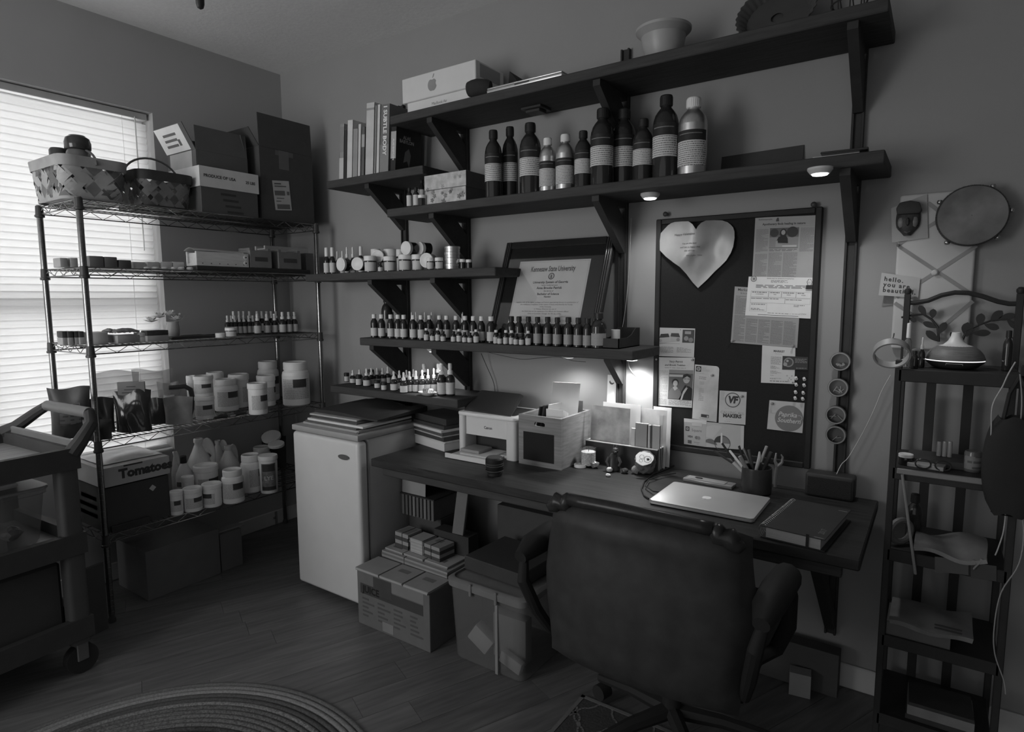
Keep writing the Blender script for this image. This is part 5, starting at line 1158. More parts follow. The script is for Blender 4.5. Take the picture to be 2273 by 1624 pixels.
# ------------------------------------------------------------------ wall decorations at the right
# white padded ribbon board
yq = -.024
bl_ = [at(x, y, 1, yq) for (x, y) in ((1995, 428), (2173, 424), (2157, 722), (1983, 722))]
x0, x1 = (bl_[0].x+bl_[3].x)/2, (bl_[1].x+bl_[2].x)/2; z0, z1 = (bl_[3].z+bl_[2].z)/2-.08, (bl_[0].z+bl_[1].z)/2
t = thing('ribbon_board', 'white padded memo board crossed by grey ribbons on the right wall', 'memo board', ((x0+x1)/2, 0, (z0+z1)/2))
wX, wZ = x1-x0, z1-z0
MB().box((-wX/2, -.022, -wZ/2), (wX/2, -.001, wZ/2)).build('padding', mat(.50, .85, var=.03), t, bevel=.008, seg=3)
def rib(a, b_):
    p = at(*a, 1, yq); q = at(*b_, 1, yq); p -= t.location; q -= t.location
    d = (q-p).normalized(); n_ = Vector((-d.z, 0, d.x))*.0055; y_ = Vector((0, -.0235-p.y, 0)); y2 = Vector((0, -.0225-p.y, 0)); m = MB()
    m.add([p+n_+y_, p-n_+y_, q-n_+y_, q+n_+y_, p+n_+y2, p-n_+y2, q-n_+y2, q+n_+y2], [(0,1,2,3),(7,6,5,4),(0,4,5,1),(1,5,6,2),(2,6,7,3),(3,7,4,0)]); m.build('ribbon', mat(.24, .35, var=.2), t, smooth=0)
for a, b_ in (((1996, 547), (2158, 654)), ((1990, 660), (2168, 545)), ((1996, 541), (2170, 438)), ((1986, 672), (2060, 722)), ((2095, 722), (2160, 668)), ((2060, 450), (2170, 535))): rib(a, b_)
p = at(2075, 605, 1, yq)-t.location
MB().lathe([(.001, .012), (.006, .011), (.0095, .007), (.0095, .003), (.006, 0)], 16, M=Matrix.Translation((p.x, -.0235, p.z)) @ Matrix.Rotation(PI/2, 4, 'X')).build('button', mat(.5, .5), t)
p = at(1993, 544, 1, -.026); pushpin(p, 'dark tack at the left edge of the ribbon board', .12)
# mask in front of a paper sheet
pq = Paper('paper_sheet', 'pale crumpled paper sheet behind the dark mask', 'paper', [(1978, 462), (2058, 430), (2060, 528), (1980, 538)], .001, .34, yplane=-.0265, thk=.0006); pq.done()
p = at(2016, 485, 1, -.03)
t = thing('wall_mask', 'small dark carved mask with a flat cap hanging left of the drum', 'mask', (p.x, -.0295, p.z))
m = MB()
def fc(u, v_):
    th = (u-.5)*PI; hgt = (v_-.5)*.085-.012; w_ = .034*math.sqrt(max(.02, 1-((v_-.62)/.72)**2))*(1 if v_ > .3 else .55+.45*v_/.3)
    return Vector((w_*math.sin(th), -.022*math.cos(th)*(.6+.4*math.sin(PI*v_)), hgt))
m.grid(fc, 14, 12); m.build('face', mat(.05, .5, var=.4, scale=60), t, smooth=60)
m = MB(); m.prism([(-.030, .012), (-.034, .032), (-.024, .050), (.004, .054), (.030, .046), (.034, .030), (.037, .022), (.030, .012)], .030, Matrix(((1, 0, 0, 0), (0, 0, -1, 0), (0, 1, 0, 0), (0, 0, 0, 1)))); m.build('cap', mat(.045, .6), t, bevel=.004, seg=2)
for s_ in (-1, 1):
    m = MB(); m.lathe([(.001, .004), (.008, .002), (.011, -.002)], 12, M=Matrix.Translation((s_*.017, -.0165, -.012)) @ Matrix.Rotation(PI/2, 4, 'X') @ Matrix.Diagonal((1, 1.7, 1, 1))); m.build('cheek', mat(.16, .5, var=.3), t)
MB().lathe([(.001, .012), (.005, .009), (.007, 0)], 10, M=Matrix.Translation((0, -.020, -.012)) @ Matrix.Rotation(PI/2, 4, 'X') @ Matrix.Diagonal((.8, 2, 1, 1))).build('nose', mat(.05, .5), t)
MB().tube([(-.008, -.016, -.042), (0, -.019, -.046), (.008, -.016, -.042)], .0025, 6).build('mouth', mat(.09, .5), t)
# hand drum
p = at(2157, 478, 1, -.065); rD = .0905
t = thing('hand_drum', 'round hide hand drum with metal jingles on the right wall', 'drum', (p.x, -.031, p.z))
q = Matrix.Rotation(PI/2, 4, 'X')
MB().lathe([(rD, .0), (rD*1.01, .03), (rD*.985, .037), (rD*.95, .037), (rD*.95, 0), (rD, 0)], 48, M=q, close=False).build('hoop', mat(.06, .6, var=.3), t)
MB().lathe([(rD*.985, .0375), (rD*.5, .0385), (.001, .039)], 48, M=q, close=False).build('drum_skin', mat(.15, .55, var=.6, scale=11, bump=.3, key='hide'), t)
m = MB(); rnd = random.Random(2)
for k in range(220):
    a = 2*PI*k/220; r0, r1 = rD*.965, rD*(1.015+.02*rnd.random()); a2 = a+rnd.uniform(-.02, .02); m.add([(r0*math.cos(a-.016), -.0395, r0*math.sin(a-.016)), (r0*math.cos(a+.016), -.0395, r0*math.sin(a+.016)), (r1*math.cos(a2), -.034, r1*math.sin(a2))], [(0, 1, 2)])
m.build('fur_edge', mat(.055, .8), t, smooth=0)['kind'] = 'stuff'
for (x, y) in ((2078, 445), (2205, 412), (2247, 466), (2215, 527), (2097, 544)):
    g_ = at(x, y, 1, -.05); d = Vector((g_.x-p.x, 0, g_.z-p.z)); d = d.normalized()*rD*1.06
    d.rotate(Matrix.Rotation(.0, 3, 'Y')); MB().lathe([(.001, -.007), (.006, -.006), (.008, -.001), (.008, .001), (.006, .006), (.001, .007)], 12, c=(d.x, -.018, d.z)).build('jingle', mat(.45, .2, .9), t)
# note card
pa = Paper('note_card', 'paper note typed hello. you are beautiful. taped to the right wall', 'note', [(1957, 605), (2043, 617), (2038, 661), (1950, 655)], .0, .44, yplane=-.0275, thk=.0005)
for k, s_ in enumerate(('hello.', 'you are', 'beautiful.')): pa.text(s_, 0.09, .25+.25*k, .21, .05, align='LEFT', bold=.03, spacing=1.25, wid=1.0)
pa.done()
pa = Paper('paper_scrap', 'grey paper scrap below the typed note', 'paper', [(1962, 655), (1986, 655), (1984, 676), (1957, 679)], .0, .2, yplane=-.004); pa.done()
# ------------------------------------------------------------------ black metal stand with leaf back
XL, XR, YF, YK = 3.302, 3.585, -.33, -.055
iron = mat(.035, .5, var=.15)
st = thing('metal_stand', 'black metal shelf stand with a leafy arched back at the right', 'stand', ((XL+XR)/2, (YF+YK)/2, 0))
sx, sy = st.location.x, st.location.y
def LX(x, y, z): return Vector((x-sx, y-sy, z))
for (x, y, zt2) in ((XL, YK, 1.425), (XR, YK, 1.425), (XL, YF, 1.235), (XR, YF, 1.235)):
    m = MB(); m.box((x-sx-.009, y-sy-.009, 0), (x-sx+.009, y-sy+.009, zt2)); po = m.build('post', iron, st, bevel=.002)
    if zt2 > 1.3: MB().lathe([(.009, 0), (.011, .005), (.011, .012), (.006, .018), (.001, .019)], 12, c=(x-sx, y-sy, zt2)).build('finial', iron, po)
SZ = [1.205, .915, .665, .395, .14]
for k, z in enumerate(SZ):
    m = MB(); a = LX(XL, YF, z); b_ = LX(XR, YK, z)
    m.box((a.x, a.y, z-.022), (b_.x, b_.y, z)); m.box((a.x, a.y-.009, z-.032), (b_.x, a.y, z+.004)); m.build('shelf', iron, st, bevel=.002)
for x in (3.382, 3.478): MB().box((x-sx-.013, YK-sy-.004, .14), (x-sx+.013, YK-sy+.004, 1.2)).build('back_slat', iron, st, bevel=.001)
pts = [at(x, y, 1, YK) for (x, y) in ((1998, 671), (2030, 672), (2060, 667), (2090, 655), (2120, 649), (2150, 650), (2180, 657), (2215, 669), (2240, 674), (2262, 674))]
pts[0].x = XL; pts[-1].x = XR
MB().tube([q-st.location for q in pts], .0072, 8).build('arch', iron, st)
def stem(pp, r_=.0035): MB().tube([at(x, y, 1, YK)-st.location for (x, y) in pp], r_, 6).build('stem', iron, st)
def pz(x, y): return (1900+x/4.273, 620+y/4.273)
stem([pz(430, 360), pz(560, 335), pz(640, 330), pz(720, 380), pz(775, 450), pz(785, 590)]); stem([pz(1540, 500), pz(1490, 555), pz(1470, 550)], .0025)
stem([pz(1045, 490), pz(1170, 430), pz(1280, 390), pz(1430, 375), pz(1540, 440)]); stem([pz(1045, 490), pz(1000, 600)])
def leafp(a, b_, w_):
    p, q = at(*pz(*a), 1, YK)-st.location, at(*pz(*b_), 1, YK)-st.location; d = q-p; L = d.length; d.normalize(); n_ = Vector((-d.z, 0, d.x)); out = []
    for k in range(9): tt = k/8; out.append((tt*L, w_*1.15*max(0, math.sin(PI*tt**1.35))**.6))
    for k in range(7, 0, -1): tt = k/8; out.append((tt*L, -w_*1.15*max(0, math.sin(PI*tt**1.35))**.6))
    M = Matrix.Translation(p+Vector((0, .003, 0))) @ Matrix((d, n_, d.cross(n_))).transposed().to_4x4(); MB().prism(out, .006, M).build('leaf', iron, st, smooth=0)
for a, b_, w_ in (((665, 345), (600, 245), .008), ((725, 370), (735, 278), .0085), ((770, 460), (635, 405), .008), ((785, 515), (855, 405), .009), ((785, 590), (665, 485), .0095), ((500, 360), (575, 400), .006), ((1050, 545), (1060, 405), .013), ((1170, 440), (1190, 320), .010), ((1275, 395), (1390, 295), .010), ((1340, 385), (1515, 330), .009), ((1215, 425), (1360, 465), .009), ((1100, 510), (1280, 505), .009), ((1430, 375), (1545, 470), .008), ((985, 590), (895, 500), .008)): leafp(a, b_, w_)
# things on the stand's top shelf
z = SZ[0]+.0006
p, r, h = stand(2049, 2186, 737, 817, z, y=-.19)
t = thing('diffuser', 'round wooden diffuser with a white funnel top and lit seam on the stand', 'diffuser', p, facing(p))
MB().lathe([(.55*r, 0), (.75*r, .004), (.96*r, h*.17), (r, h*.22)], 40).build('base', mat(.055, .5), t)
MB().lathe([(.985*r, h*.22), (.985*r, h*.245)], 40, close=False).build('light_seam', mat(.9, .4, var=0, emit=1.2, key='seam'), t)
MB().lathe([(r, h*.245), (1.0*r, h*.27), (.93*r, h*.40), (.80*r, h*.52), (.64*r, h*.60), (.55*r, h*.625)], 40, close=False).build('shell', mat(.17, .5, var=.35, stretch=(3, 3, 60)), t)
MB().lathe([(.57*r, h*.62), (.40*r, h*.66), (.26*r, h*.76), (.18*r, h*.88), (.15*r, .995*h), (.13*r, h), (.10*r, h*.97)], 32).build('funnel', mat(.75, .4), t)
MB().tube([(-.02, -r*.93, h*.13), (-.02, -r*.955, h*.17), (.02, -r*.955, h*.17), (.02, -r*.93, h*.13)], .0008, 5).build('button_mark', mat(.5, .4), t)
for (xl, xr, yt, y, kd, mk, lab) in [(2003, 2022, 716, -.24, 'clearspray', k_spray(glass=mat(.4, .1, trans=.7), label=None, hood=True), 'clear bottle with tall white cap at the left of the stand'), (2037, 2052, 748, -.22, 'F2', k_dropper(label=None), 'dark dropper bottle with white bulb beside the diffuser'), (2020, 2038, 778, -.27, 'E2', None, 'small dark bottle in front of the clear bottle on the stand'), (2222, 2246, 733, -.20, 'E2', None, 'dark bottle with tall black cap at the right of the stand')]:
    p, r, h = stand(xl, xr, yt, 815, z, y=y)
    if mk: place(kd, mk, p, (r, r, h), lab, None, facing(p))
    else: place('E2n', k_boston(cap=capb, label=None), p, (r, r, h), lab, None, facing(p))
p = at(2036, 727, 1, -.15)
o = MB().tube([(.021*math.cos(a), 0, .021*math.sin(a)) for a in [2*PI*k/24 for k in range(24)]], .0045, 7, closed=True).build('bangle', mat(.2, .35), None); o.location = (p.x, -.15, z+.026); o.rotation_euler = (.12, 0, .2); tag(o, 'grey ring standing on edge behind the clear bottle on the stand', 'ring')
# wooden hoop hanging on the left post
p = at(1979, 784, 1, YF-.03); rH = 36*dep(p)/F_PX
t = thing('hoop', 'pale wide hoop hanging on the stand\'s left post', 'hoop', (p.x, YF-.032, p.z), rot=(.62, 0, .12))
m = MB(); m.lathe([(rH, -.012), (rH, .012), (rH*.90, .012), (rH*.90, -.012), (rH, -.012)], 40, close=False, M=Matrix.Rotation(PI/2, 4, 'X') @ Matrix.Rotation(.0, 4, 'Y')); m.build('hoop_band', mat(.27, .5, var=.15), t)
MB().tube([(0, .012, rH+.001), (.002, .022, rH+.008), (.003, .03, rH+.002)], .002, 6).build('hook', mat(.3, .3, .8), t)
# second shelf of the stand
z = SZ[1]+.0006
p, r, h = stand(1981, 2015, 1005, 1048, z, y=-.27); p.x += .012
place('Dbig', k_jar(label=None), p, (r, r, h), 'dark jar with pale lid at the left of the stand\'s second shelf', None, facing(p))
for k, x in enumerate((2083.5, 2096, 2107.5)):
    p, r, h = stand(x-5.5, x+5.5, 979, 1008, z+.022, y=-.20); 
    def mk():
        t = thing('vial', '', 'vial'); MB().lathe([(.9, 0), (1, .02), (1, .9), (.9, 1)], 14).build('glass_body', mat(.5, .12, trans=.5), t); return t
    place('vial', mk, p, (r, r, h), 'small clear vial, %s of three on the stand\'s second shelf' % ('left', 'middle', 'right')[k], 'clear vials', facing(p))
slab('book', 'dark flat book under the three vials on the stand', 'book', (3.418, -.20, z), .16, .12, .021, .05, mat(.06, .5)); slab('notebook', 'pale notebook edge at the left of the stand\'s second shelf', 'notebook', (3.385, -.275, z), .09, .05, .012, -.15, mat(.3, .6))
p, r, h = stand(2137, 2178, 1000, 1047, z, y=-.25)
t = thing('jar', 'glass jar with a worn printed label on the stand\'s second shelf', 'jar', p, facing(p)); MB().lathe([(.95*r, 0), (r, .004), (r, h*.9), (.9*r, h)], 24).build('body', mat(.12, .2), t); arc(MB(), h*.12, h*.8, r*1.01, 65).build('label', print_mat(.22, .1, 60, .4), t)
o = MB().box((XL+.012, YF-.0195, SZ[1]-.012), (XR-.02, YF-.0095, SZ[1]+.004)).build('edge_strip', mat(.22, .5, var=.15), None, bevel=.002); tag(o, 'pale wooden strip along the front of the stand\'s second shelf', 'strip')
t = thing('sunglasses', 'dark sunglasses lying on the stand\'s second shelf', 'glasses', (3.40, -.305, z), .1)
for s_ in (-1, 1): MB().tube([(s_*.024+.019*math.cos(a), 0, .016+.014*math.sin(a)) for a in [2*PI*k/16 for k in range(16)]], .0022, 6, closed=True).build('rim', mat(.04, .25), t)
MB().tube([(-.006, 0, .02), (0, -.001, .023), (.006, 0, .02)], .0018, 6).build('bridge', mat(.04, .25), t)
# third shelf
z = SZ[2]+.0006
t = thing('wrapping_paper', 'pale crumpled plastic packet drooping over the stand\'s third shelf', 'packet', (3.455, -.26, z))
m = MB(); m.grid(lambda u, v_: Vector(((u-.5)*.17, (v_-.55)*.16, .016+.008*math.sin(7*u+3*v_)+.010*math.sin(4*v_-2*u)+.006*u)), 14, 8); m.build('packet_body', mat(.26, .4, var=.3), t, solid=.012, smooth=60)
p = at(1985, 1155, 1, -.28)
o = MB().tube([(.034*math.cos(a), 0, .034*math.sin(a)) for a in [2*PI*k/28 for k in range(28)]], .009, 8, closed=True).build('tape_roll', mat(.16, .5), None); o.location = (XL+.030, -.275, z+.0435); o.rotation_euler = (0, 0, .75); tag(o, 'grey tape roll standing at the left of the stand\'s third shelf', 'roll')
p, r, h = stand(1968, 1998, 1060, 1120, z, y=-.22); p.x = XL+.06
place('E2n', None, p, (.021, .021, .15), 'dark bottle with a pale cap behind the tape roll on the stand', None, facing(p))
a = at(2003, 1052, 1, -.345); b_ = at(2033, 1258, 1, -.345)
o = MB().cyl((a.x, -.349, a.z), (b_.x, -.349, b_.z-.02), .004, None, 8).build('ruler', mat(.26, .5), None); tag(o, 'thin pale stick leaning in front of the stand\'s second and third shelves', 'stick')
for (xl, xr, yt, yb, v, lab) in ((2075, 2150, 1235, 1268, .09, 'grey label card fixed below the stand\'s third shelf, left of two'), (2155, 2212, 1248, 1282, .07, 'grey label card fixed below the stand\'s third shelf, right of two')):
    pa = Paper('label_card', lab, 'card', [(xl, yt), (xr, yt+8), (xr, yb+8), (xl, yb)], .0, v, yplane=YF-.012); pa.done()
pts = [at(x, y, 1, YF-.016) for (x, y) in ((2160, 1242), (2168, 1252), (2160, 1262), (2172, 1250), (2180, 1240))]
o = MB().tube(pts, .0035, 6).build('cord_knot', mat(.24, .7), None); tag(o, 'pale knotted cord hanging from the stand\'s third shelf', 'cord')
# fourth and bottom shelves
z = SZ[3]+.0006
t = thing('storage_bag', 'pale plastic bag with dark print slumped on the stand\'s fourth shelf', 'bag', (3.421, -.262, z+.045))
m = MB(); m.grid(lambda u, v_: Vector(((u-.5)*.205, (v_-.5)*.15-.012*math.sin(PI*u), .022+.012*math.sin(PI*u)*math.sin(PI*v_)-.012*(1-v_)+.004*math.sin(9*u+5*v_))), 16, 9); m.build('bag_body', mat(.22, .4, var=.25), t, solid=.014, smooth=60)
for k in range(2): MB().box((.01, -.0878+.012*k, .022+.004*k), (.075, -.085+.012*k, .026+.004*k)).build('print', mat(.05, .5), t, smooth=0)
slab('shoe_box', 'pale grey flat box under the plastic bag on the stand', 'box', (3.392, -.255, z), .16, .14, .042, 0, mat(.12, .6))
z = SZ[4]+.0006
for k, (v, lab, w_) in enumerate(((.05, 'dark book lowest in the pile on the stand\'s bottom shelf', .17), (.20, 'pale-edged thick book in the pile on the stand\'s bottom shelf', .165), (.05, 'dark thin book topmost on the stand\'s bottom shelf', .16))):
    hh = (.016, .03, .01)[k]; slab('book', lab, 'book', (3.46, -.25, z), w_, .13, hh, .02*k, mat(v, .6, var=.2)); z += hh+.0004
# dark bag hanging from the right post
t = thing('shoulder_bag', 'black cloth bag hanging from the right of the stand', 'bag', (3.575, YF-.045, 0))
m = MB(); m.grid(lambda u, v_: Vector((.055*math.cos(2*PI*u)*(.75+.5*math.sin(PI*v_)**.6), .028*math.sin(2*PI*u)*(.8+.3*math.sin(PI*v_)), 1.10-.26*v_+.006*math.sin(9*u*PI))), 20, 10); m.add([(.041*math.cos(2*PI*k/20), .022*math.sin(2*PI*k/20), .84) for k in range(20)], [tuple(range(20))]); m.build('bag_body', mat(.03, .85), t, smooth=60)
for s_ in (-1, 1): MB().tube([(s_*.03, 0, 1.09), (s_*.02, .02, 1.16), (0, .032, 1.205)], .005, 6).build('strap', mat(.03, .8), t)
# cables
def cable(name, lab, pts, r_, v, yy): 
    P = [at(x, y, 1, yy if not isinstance(yy, (list, tuple)) else yy[i]) for i, (x, y) in enumerate(pts)]
    out = []
    for i in range(len(P)-1):
        p0, p1, p2, p3 = P[max(0, i-1)], P[i], P[i+1], P[min(len(P)-1, i+2)]
        for k in range(5):
            tt = k/5; out.append(.5*((2*p1)+(p2-p0)*tt+(2*p0-5*p1+4*p2-p3)*tt*tt+(3*p1-p0-3*p2+p3)*tt**3))
    out.append(P[-1]); o = MB().tube(out, r_, 6).build(name, mat(v, .5), None); return tag(o, lab, 'cable')
cable('cable', 'thin white cord running from the stand down to the black speaker', [(1977, 832), (1957, 868), (1942, 905), (1918, 955), (1885, 1012), (1868, 1030), (1857, 1052)], .0014, .5, [-.03, -.03, -.03, -.03, -.034, -.05, -.07])
cable('cable', 'white cord looping down the right side of the stand past the bag', [(2254, 803), (2238, 830), (2225, 858), (2203, 900), (2200, 960), (2196, 1020), (2205, 1070), (2230, 1120), (2228, 1175), (2216, 1215), (2209, 1232)], .0017, .42, -.385)
cable('cable', 'second white cord wandering down to the floor right of the stand', [(2264, 830), (2268, 900), (2258, 1020), (2256, 1090), (2272, 1170), (2262, 1250), (2222, 1315), (2207, 1390), (2208, 1450), (2228, 1510), (2232, 1540)], .0016, .32, -.385)
cable('cable', 'dark lamp cord hanging from the brown bottle shelf to the printer', [(1068, 784), (1080, 812), (1096, 850), (1100, 886)], .0016, .05, [-.05, -.03, -.02, -.02])
cable('cable', 'thin dark lamp cord looped under the brown bottle shelf', [(1085, 782), (1120, 790), (1160, 797), (1200, 794), (1240, 792), (1270, 800), (1300, 803)], .0012, .05, -.18)
cable('cable', 'pale thin cord running down beside the centre standard', [(1401, 484), (1399, 540), (1396, 600), (1391, 660), (1386, 700), (1380, 735)], .0012, .4, [-.03]*5+[-.05])
cable('cable', 'pale cord curling on the wall under the right end of the brown bottle shelf', [(1394, 795), (1396, 812), (1404, 826), (1414, 834)], .002, .6, -.012)
# ------------------------------------------------------------------ under the desk
cb = mat(.115, .8, var=.12, key='cardboard'); cb_d = mat(.05, .8)
fx0, fx1, fy0, fy1, bh = 1.362, 1.785, -.70, -.36, .245
t = thing('cardboard_box', 'brown cardboard box with a dark band lettered JUICE beside the fridge', 'box', ((fx0+fx1)/2, (fy0+fy1)/2, 0))
w2, d2 = (fx1-fx0)/2, (fy1-fy0)/2; k_ = .005
for a, b_ in (((-w2, -d2, .0005), (w2, -d2+k_, bh)), ((-w2, d2-k_, .0005), (w2, d2, bh)), ((-w2, -d2+k_, .0005), (-w2+k_, d2-k_, bh)), ((w2-k_, -d2+k_, .0005), (w2, d2-k_, bh)), ((-w2+k_, -d2+k_, .0005), (w2-k_, d2-k_, k_))):
    MB().box(a, b_).build('panel', cb, t, bevel=.0015)
MB().box((-w2+k_, -d2+k_, bh-.03), (w2-k_, d2-k_, bh-.006)).build('packing', mat(.10, .9, bump=.5, scale=60), t, smooth=0)
MB().box((-w2+.02, -d2-.0008, bh-.10), (w2-.035, -d2, bh-.055)).build('print_band', cb_d, t, smooth=0)
vs, fs = text_mesh('JUICE', .042, bold=.03, align='LEFT'); MB(frame_on((-w2+.035, -d2-.0012, bh-.078), (1, 0, 0), (0, 0, 1))).add(vs, fs).build('lettering', mat(.012, .7), t, smooth=0)
MB().box((-.11, -d2-.001, bh-.085), (-.0, -d2-.0002, bh-.008)).build('tape_strip', mat(.06, .4), t, smooth=0)
MB().box((.0, -d2-.001, bh-.05), (w2-.03, -d2-.0002, bh-.003)).build('patch', mat(.17, .6), t, smooth=0)
MB().box((-.06, -d2-.0012, .01), (.005, -d2-.0002, .052)).build('patch', mat(.20, .5), t, smooth=0)
rnd = random.Random(8); m = MB()
for c_ in range(4):
    for k in range(5):
        x = -w2+.03+c_*.095; z = bh-.125-k*.019; m.box((x, -d2-.0007, z), (x+rnd.uniform(.03, .075), -d2-.0001, z+.008))
m.build('small_print', mat(.08, .8), t, smooth=0)['kind'] = 'stuff'
# brochures laid on the box, tiers of them, then banded card bundles
z = bh+.0006
def pack(name, lab, cat, c, w, d, h, rz, v, edge=None, grp=None, layers=0, band=None, ink=None):
    t = thing(name, lab, cat, c, rz, grp)
    n = layers or 1; rnd = random.Random(int(c[0]*1000))
    for k in range(n):
        dx = rnd.uniform(-.0012, .0012) if layers else 0; MB().box((-w/2+dx, -d/2+dx, h*k/n+.0001), (w/2+dx, d/2+dx, h*(k+1)/n)).build('sheets', mat(v, .6, var=.05) if k % 2 or edge is None else mat(edge, .7), t, smooth=0)
    if ink:
        for (a0, b0, a1, b1, vv) in ink: MB().box((-w/2+w*a0, -d/2+d*b0, h+.0001), (-w/2+w*a1, -d/2+d*b1, h+.0005)).build('print', mat(vv, .6), t, smooth=0)
    if band is not None:
        for a in band: m = MB(); x = -w/2+w*a; m.box((x-.0015, -d/2-.0012, -.0), (x+.0015, -d/2-.0002, h+.001)); m.box((x-.0015, -d/2-.0012, h+.0006), (x+.0015, d/2+.001, h+.0016)); m.build('rubber_band', mat(.03, .6), t, smooth=0)
    return t
bro = 'brochure bundles on the cardboard box'
for k, (x0, w, lab) in enumerate(((fx0-.004, .145, 'left'), (fx0+.146, .135, 'middle'), (fx0+.286, .137, 'right'))):
    pack('brochure_stack', '%s pale brochure stack lying at the front of the cardboard box' % lab, 'brochures', (x0+w/2, fy0+.06, z), w-.004, .135, .012, 0, .36, .25, bro, 3, ink=[(.25, .55, .7, .75, .14)] if k else None)
z1 = bh+.0006
pack('brochure_stack', 'long curved stack of brochures behind the front ones on the cardboard box', 'brochures', (fx0+.205, fy0+.215, z1), .40, .15, .036, -.03, .25, .14, bro, 4, band=(.36,))
z2 = z1+.0366
for k, (x0, w, lab) in enumerate(((.012, .115, 'left'), (.130, .12, 'middle'), (.253, .135, 'right'))):
    pack('brochure_stack', '%s pale brochure stack on the second tier of the cardboard box' % lab, 'brochures', (fx0+x0+w/2, fy0+.222, z2), w-.003, .13, .010, -.03, .32, .2, bro, 2, ink=[(.2, .2, .7, .4, .12)])
z3 = z2+.0106
pack('card_bundle', 'left rubber-banded bundle of dark-edged cards on the brochures', 'cards', (fx0+.085, fy0+.235, z3), .085, .085, .070, -.05, .26, .06, bro, 4, band=(.55,), ink=[(.1, .1, .9, .9, .16)])
pack('card_bundle', 'middle pale bundle of white cards between the dark ones', 'cards', (fx0+.180, fy0+.230, z3), .088, .085, .064, -.05, .36, .30, bro, 9, band=(.04, .96))
pack('card_bundle', 'right rubber-banded bundle of dark-edged cards on the brochures', 'cards', (fx0+.283, fy0+.222, z3), .095, .09, .062, -.08, .25, .06, bro, 4, band=(.45,), ink=[(.2, .5, .6, .8, .14)])
slab('file_box', 'flat black box behind the card bundles under the desk', 'box', (fx0+.30, fy0+.315, z2+.0006), .20, .07, .10, 0, mat(.04, .5))
# shallow shelf crate at the wall with upright folders and a pale card
t = thing('storage_crate', 'dark crate standing under the desk against the fridge', 'crate', (1.445, -.30, 0))
MB().box((-.10, -.055, .0005), (.10, .13, .40)).build('crate_body', mat(.06, .7), t, bevel=.003)
fxx = [1.346+.0232*k for k in range(9)]
for k, x in enumerate(fxx):
    slab('record_folder', 'thin dark folder with pale spine, %s from the left above the dark crate' % ORD[k], 'folder', (x, -.315, .4008), .0150, .16, .098, 0, mat(.10 if k % 3 else .15, .5), 'folders standing under the desk')
slab('folder_board', 'black board lying on the folders under the desk', 'board', (1.44, -.315, .4996), .215, .17, .006, 0, mat(.03, .6))
o = MB().box((-.074, -.002, 0), (.074, .002, .092)).build('pale_card', mat(.26, .6), None, bevel=.001); o.location = (1.412, -.388, .5060); o.rotation_euler = (-.04, 0, 0); tag(o, 'pale grey card standing above the folders under the desk', 'card')
# clear tub with lid, binder and board on it
tx0, tx1, ty0, ty1, th_ = 1.865, 2.22, -.675, -.285, .335
t = thing('storage_tub', 'clear plastic storage tub with a lid, right of the cardboard box', 'tub', ((tx0+tx1)/2, (ty0+ty1)/2, 0))
tw, td = (tx1-tx0)/2, (ty1-ty0)/2
clr = bpy.data.materials.new('clear_plastic'); clr.use_nodes = True; nt = clr.node_tree; nn = nt.nodes; nn.remove(nn['Principled BSDF'])
ts = nn.new('ShaderNodeBsdfTransparent'); ts.inputs[0].default_value = (.75, .75, .75, 1); gs = nn.new('ShaderNodeBsdfPrincipled'); gs.inputs['Base Color'].default_value = (.35, .35, .35, 1); gs.inputs['Roughness'].default_value = .25; mx = nn.new('ShaderNodeMixShader'); mx.inputs[0].default_value = .28
nt.links.new(ts.outputs[0], mx.inputs[1]); nt.links.new(gs.outputs[0], mx.inputs[2]); nt.links.new(mx.outputs[0], nn['Material Output'].inputs[0])
m = MB()
def ro(w, d, r_): return rr_(-w, -d, w, d, r_, 4)
rs = [[(x, y, z) for x, y in ro(tw*s_, td*s_, .03)] for s_, z in ((.90, .002), (.93, .012), (1.0, th_-.02))]
n_ = len(rs[0])
m.add([q for r_ in rs for q in r_], [(i*n_+k, i*n_+(k+1) % n_, (i+1)*n_+(k+1) % n_, (i+1)*n_+k) for i in range(2) for k in range(n_)]+[tuple(reversed(range(n_)))])
m.build('tub_wall', clr, t)
lidm = mat(.17, .4, var=.1)
m = MB()
rs = [[(x, y, z) for x, y in ro(tw*s_, td*s_, .035)] for s_, z in ((1.0, th_-.03), (1.05, th_-.03), (1.06, th_-.006), (1.0, th_+.002), (.96, th_+.002), (.95, th_-.006))]
m.add([q for r_ in rs for q in r_], [(i*n_+k, i*n_+(k+1) % n_, (i+1)*n_+(k+1) % n_, (i+1)*n_+k) for i in range(5) for k in range(n_)]+[tuple(5*n_+k for k in range(n_))])
m.build('lid', lidm, t)
for x in (-.06, .06): MB().box((x-.006, -td*1.08, th_-.045), (x+.006, -td*1.04, th_+.003)).build('latch_rib', lidm, t, bevel=.002)
MB().box((.048, -td-.001, .01), (.060, -td+.006, th_-.03)).build('corner_rib', mat(.22, .4), t, smooth=0)
def inside(name, lab, cat, c, s_, rot, v):
    o = MB().box((-s_[0]/2, -s_[1]/2, -s_[2]/2), (s_[0]/2, s_[1]/2, s_[2]/2)).build(name, mat(v, .6), None, bevel=.006, seg=2); o.location = c; o.rotation_euler = rot; return tag(o, lab, cat, 'things in the clear tub')
inside('paper_pack', 'pale packet tilted at the left bottom inside the clear tub', 'packet', (1.965, -.585, .072), (.10, .05, .075), (0, .6, .1), .42)
inside('paper_pack', 'pale square pack standing in the middle of the clear tub', 'packet', (2.09, -.56, .105), (.15, .05, .18), (0, 0, .05), .20)
inside('paper_pack', 'pale rounded pack at the right bottom inside the clear tub', 'packet', (2.125, -.615, .04), (.10, .03, .05), (0, .3, 0), .36)
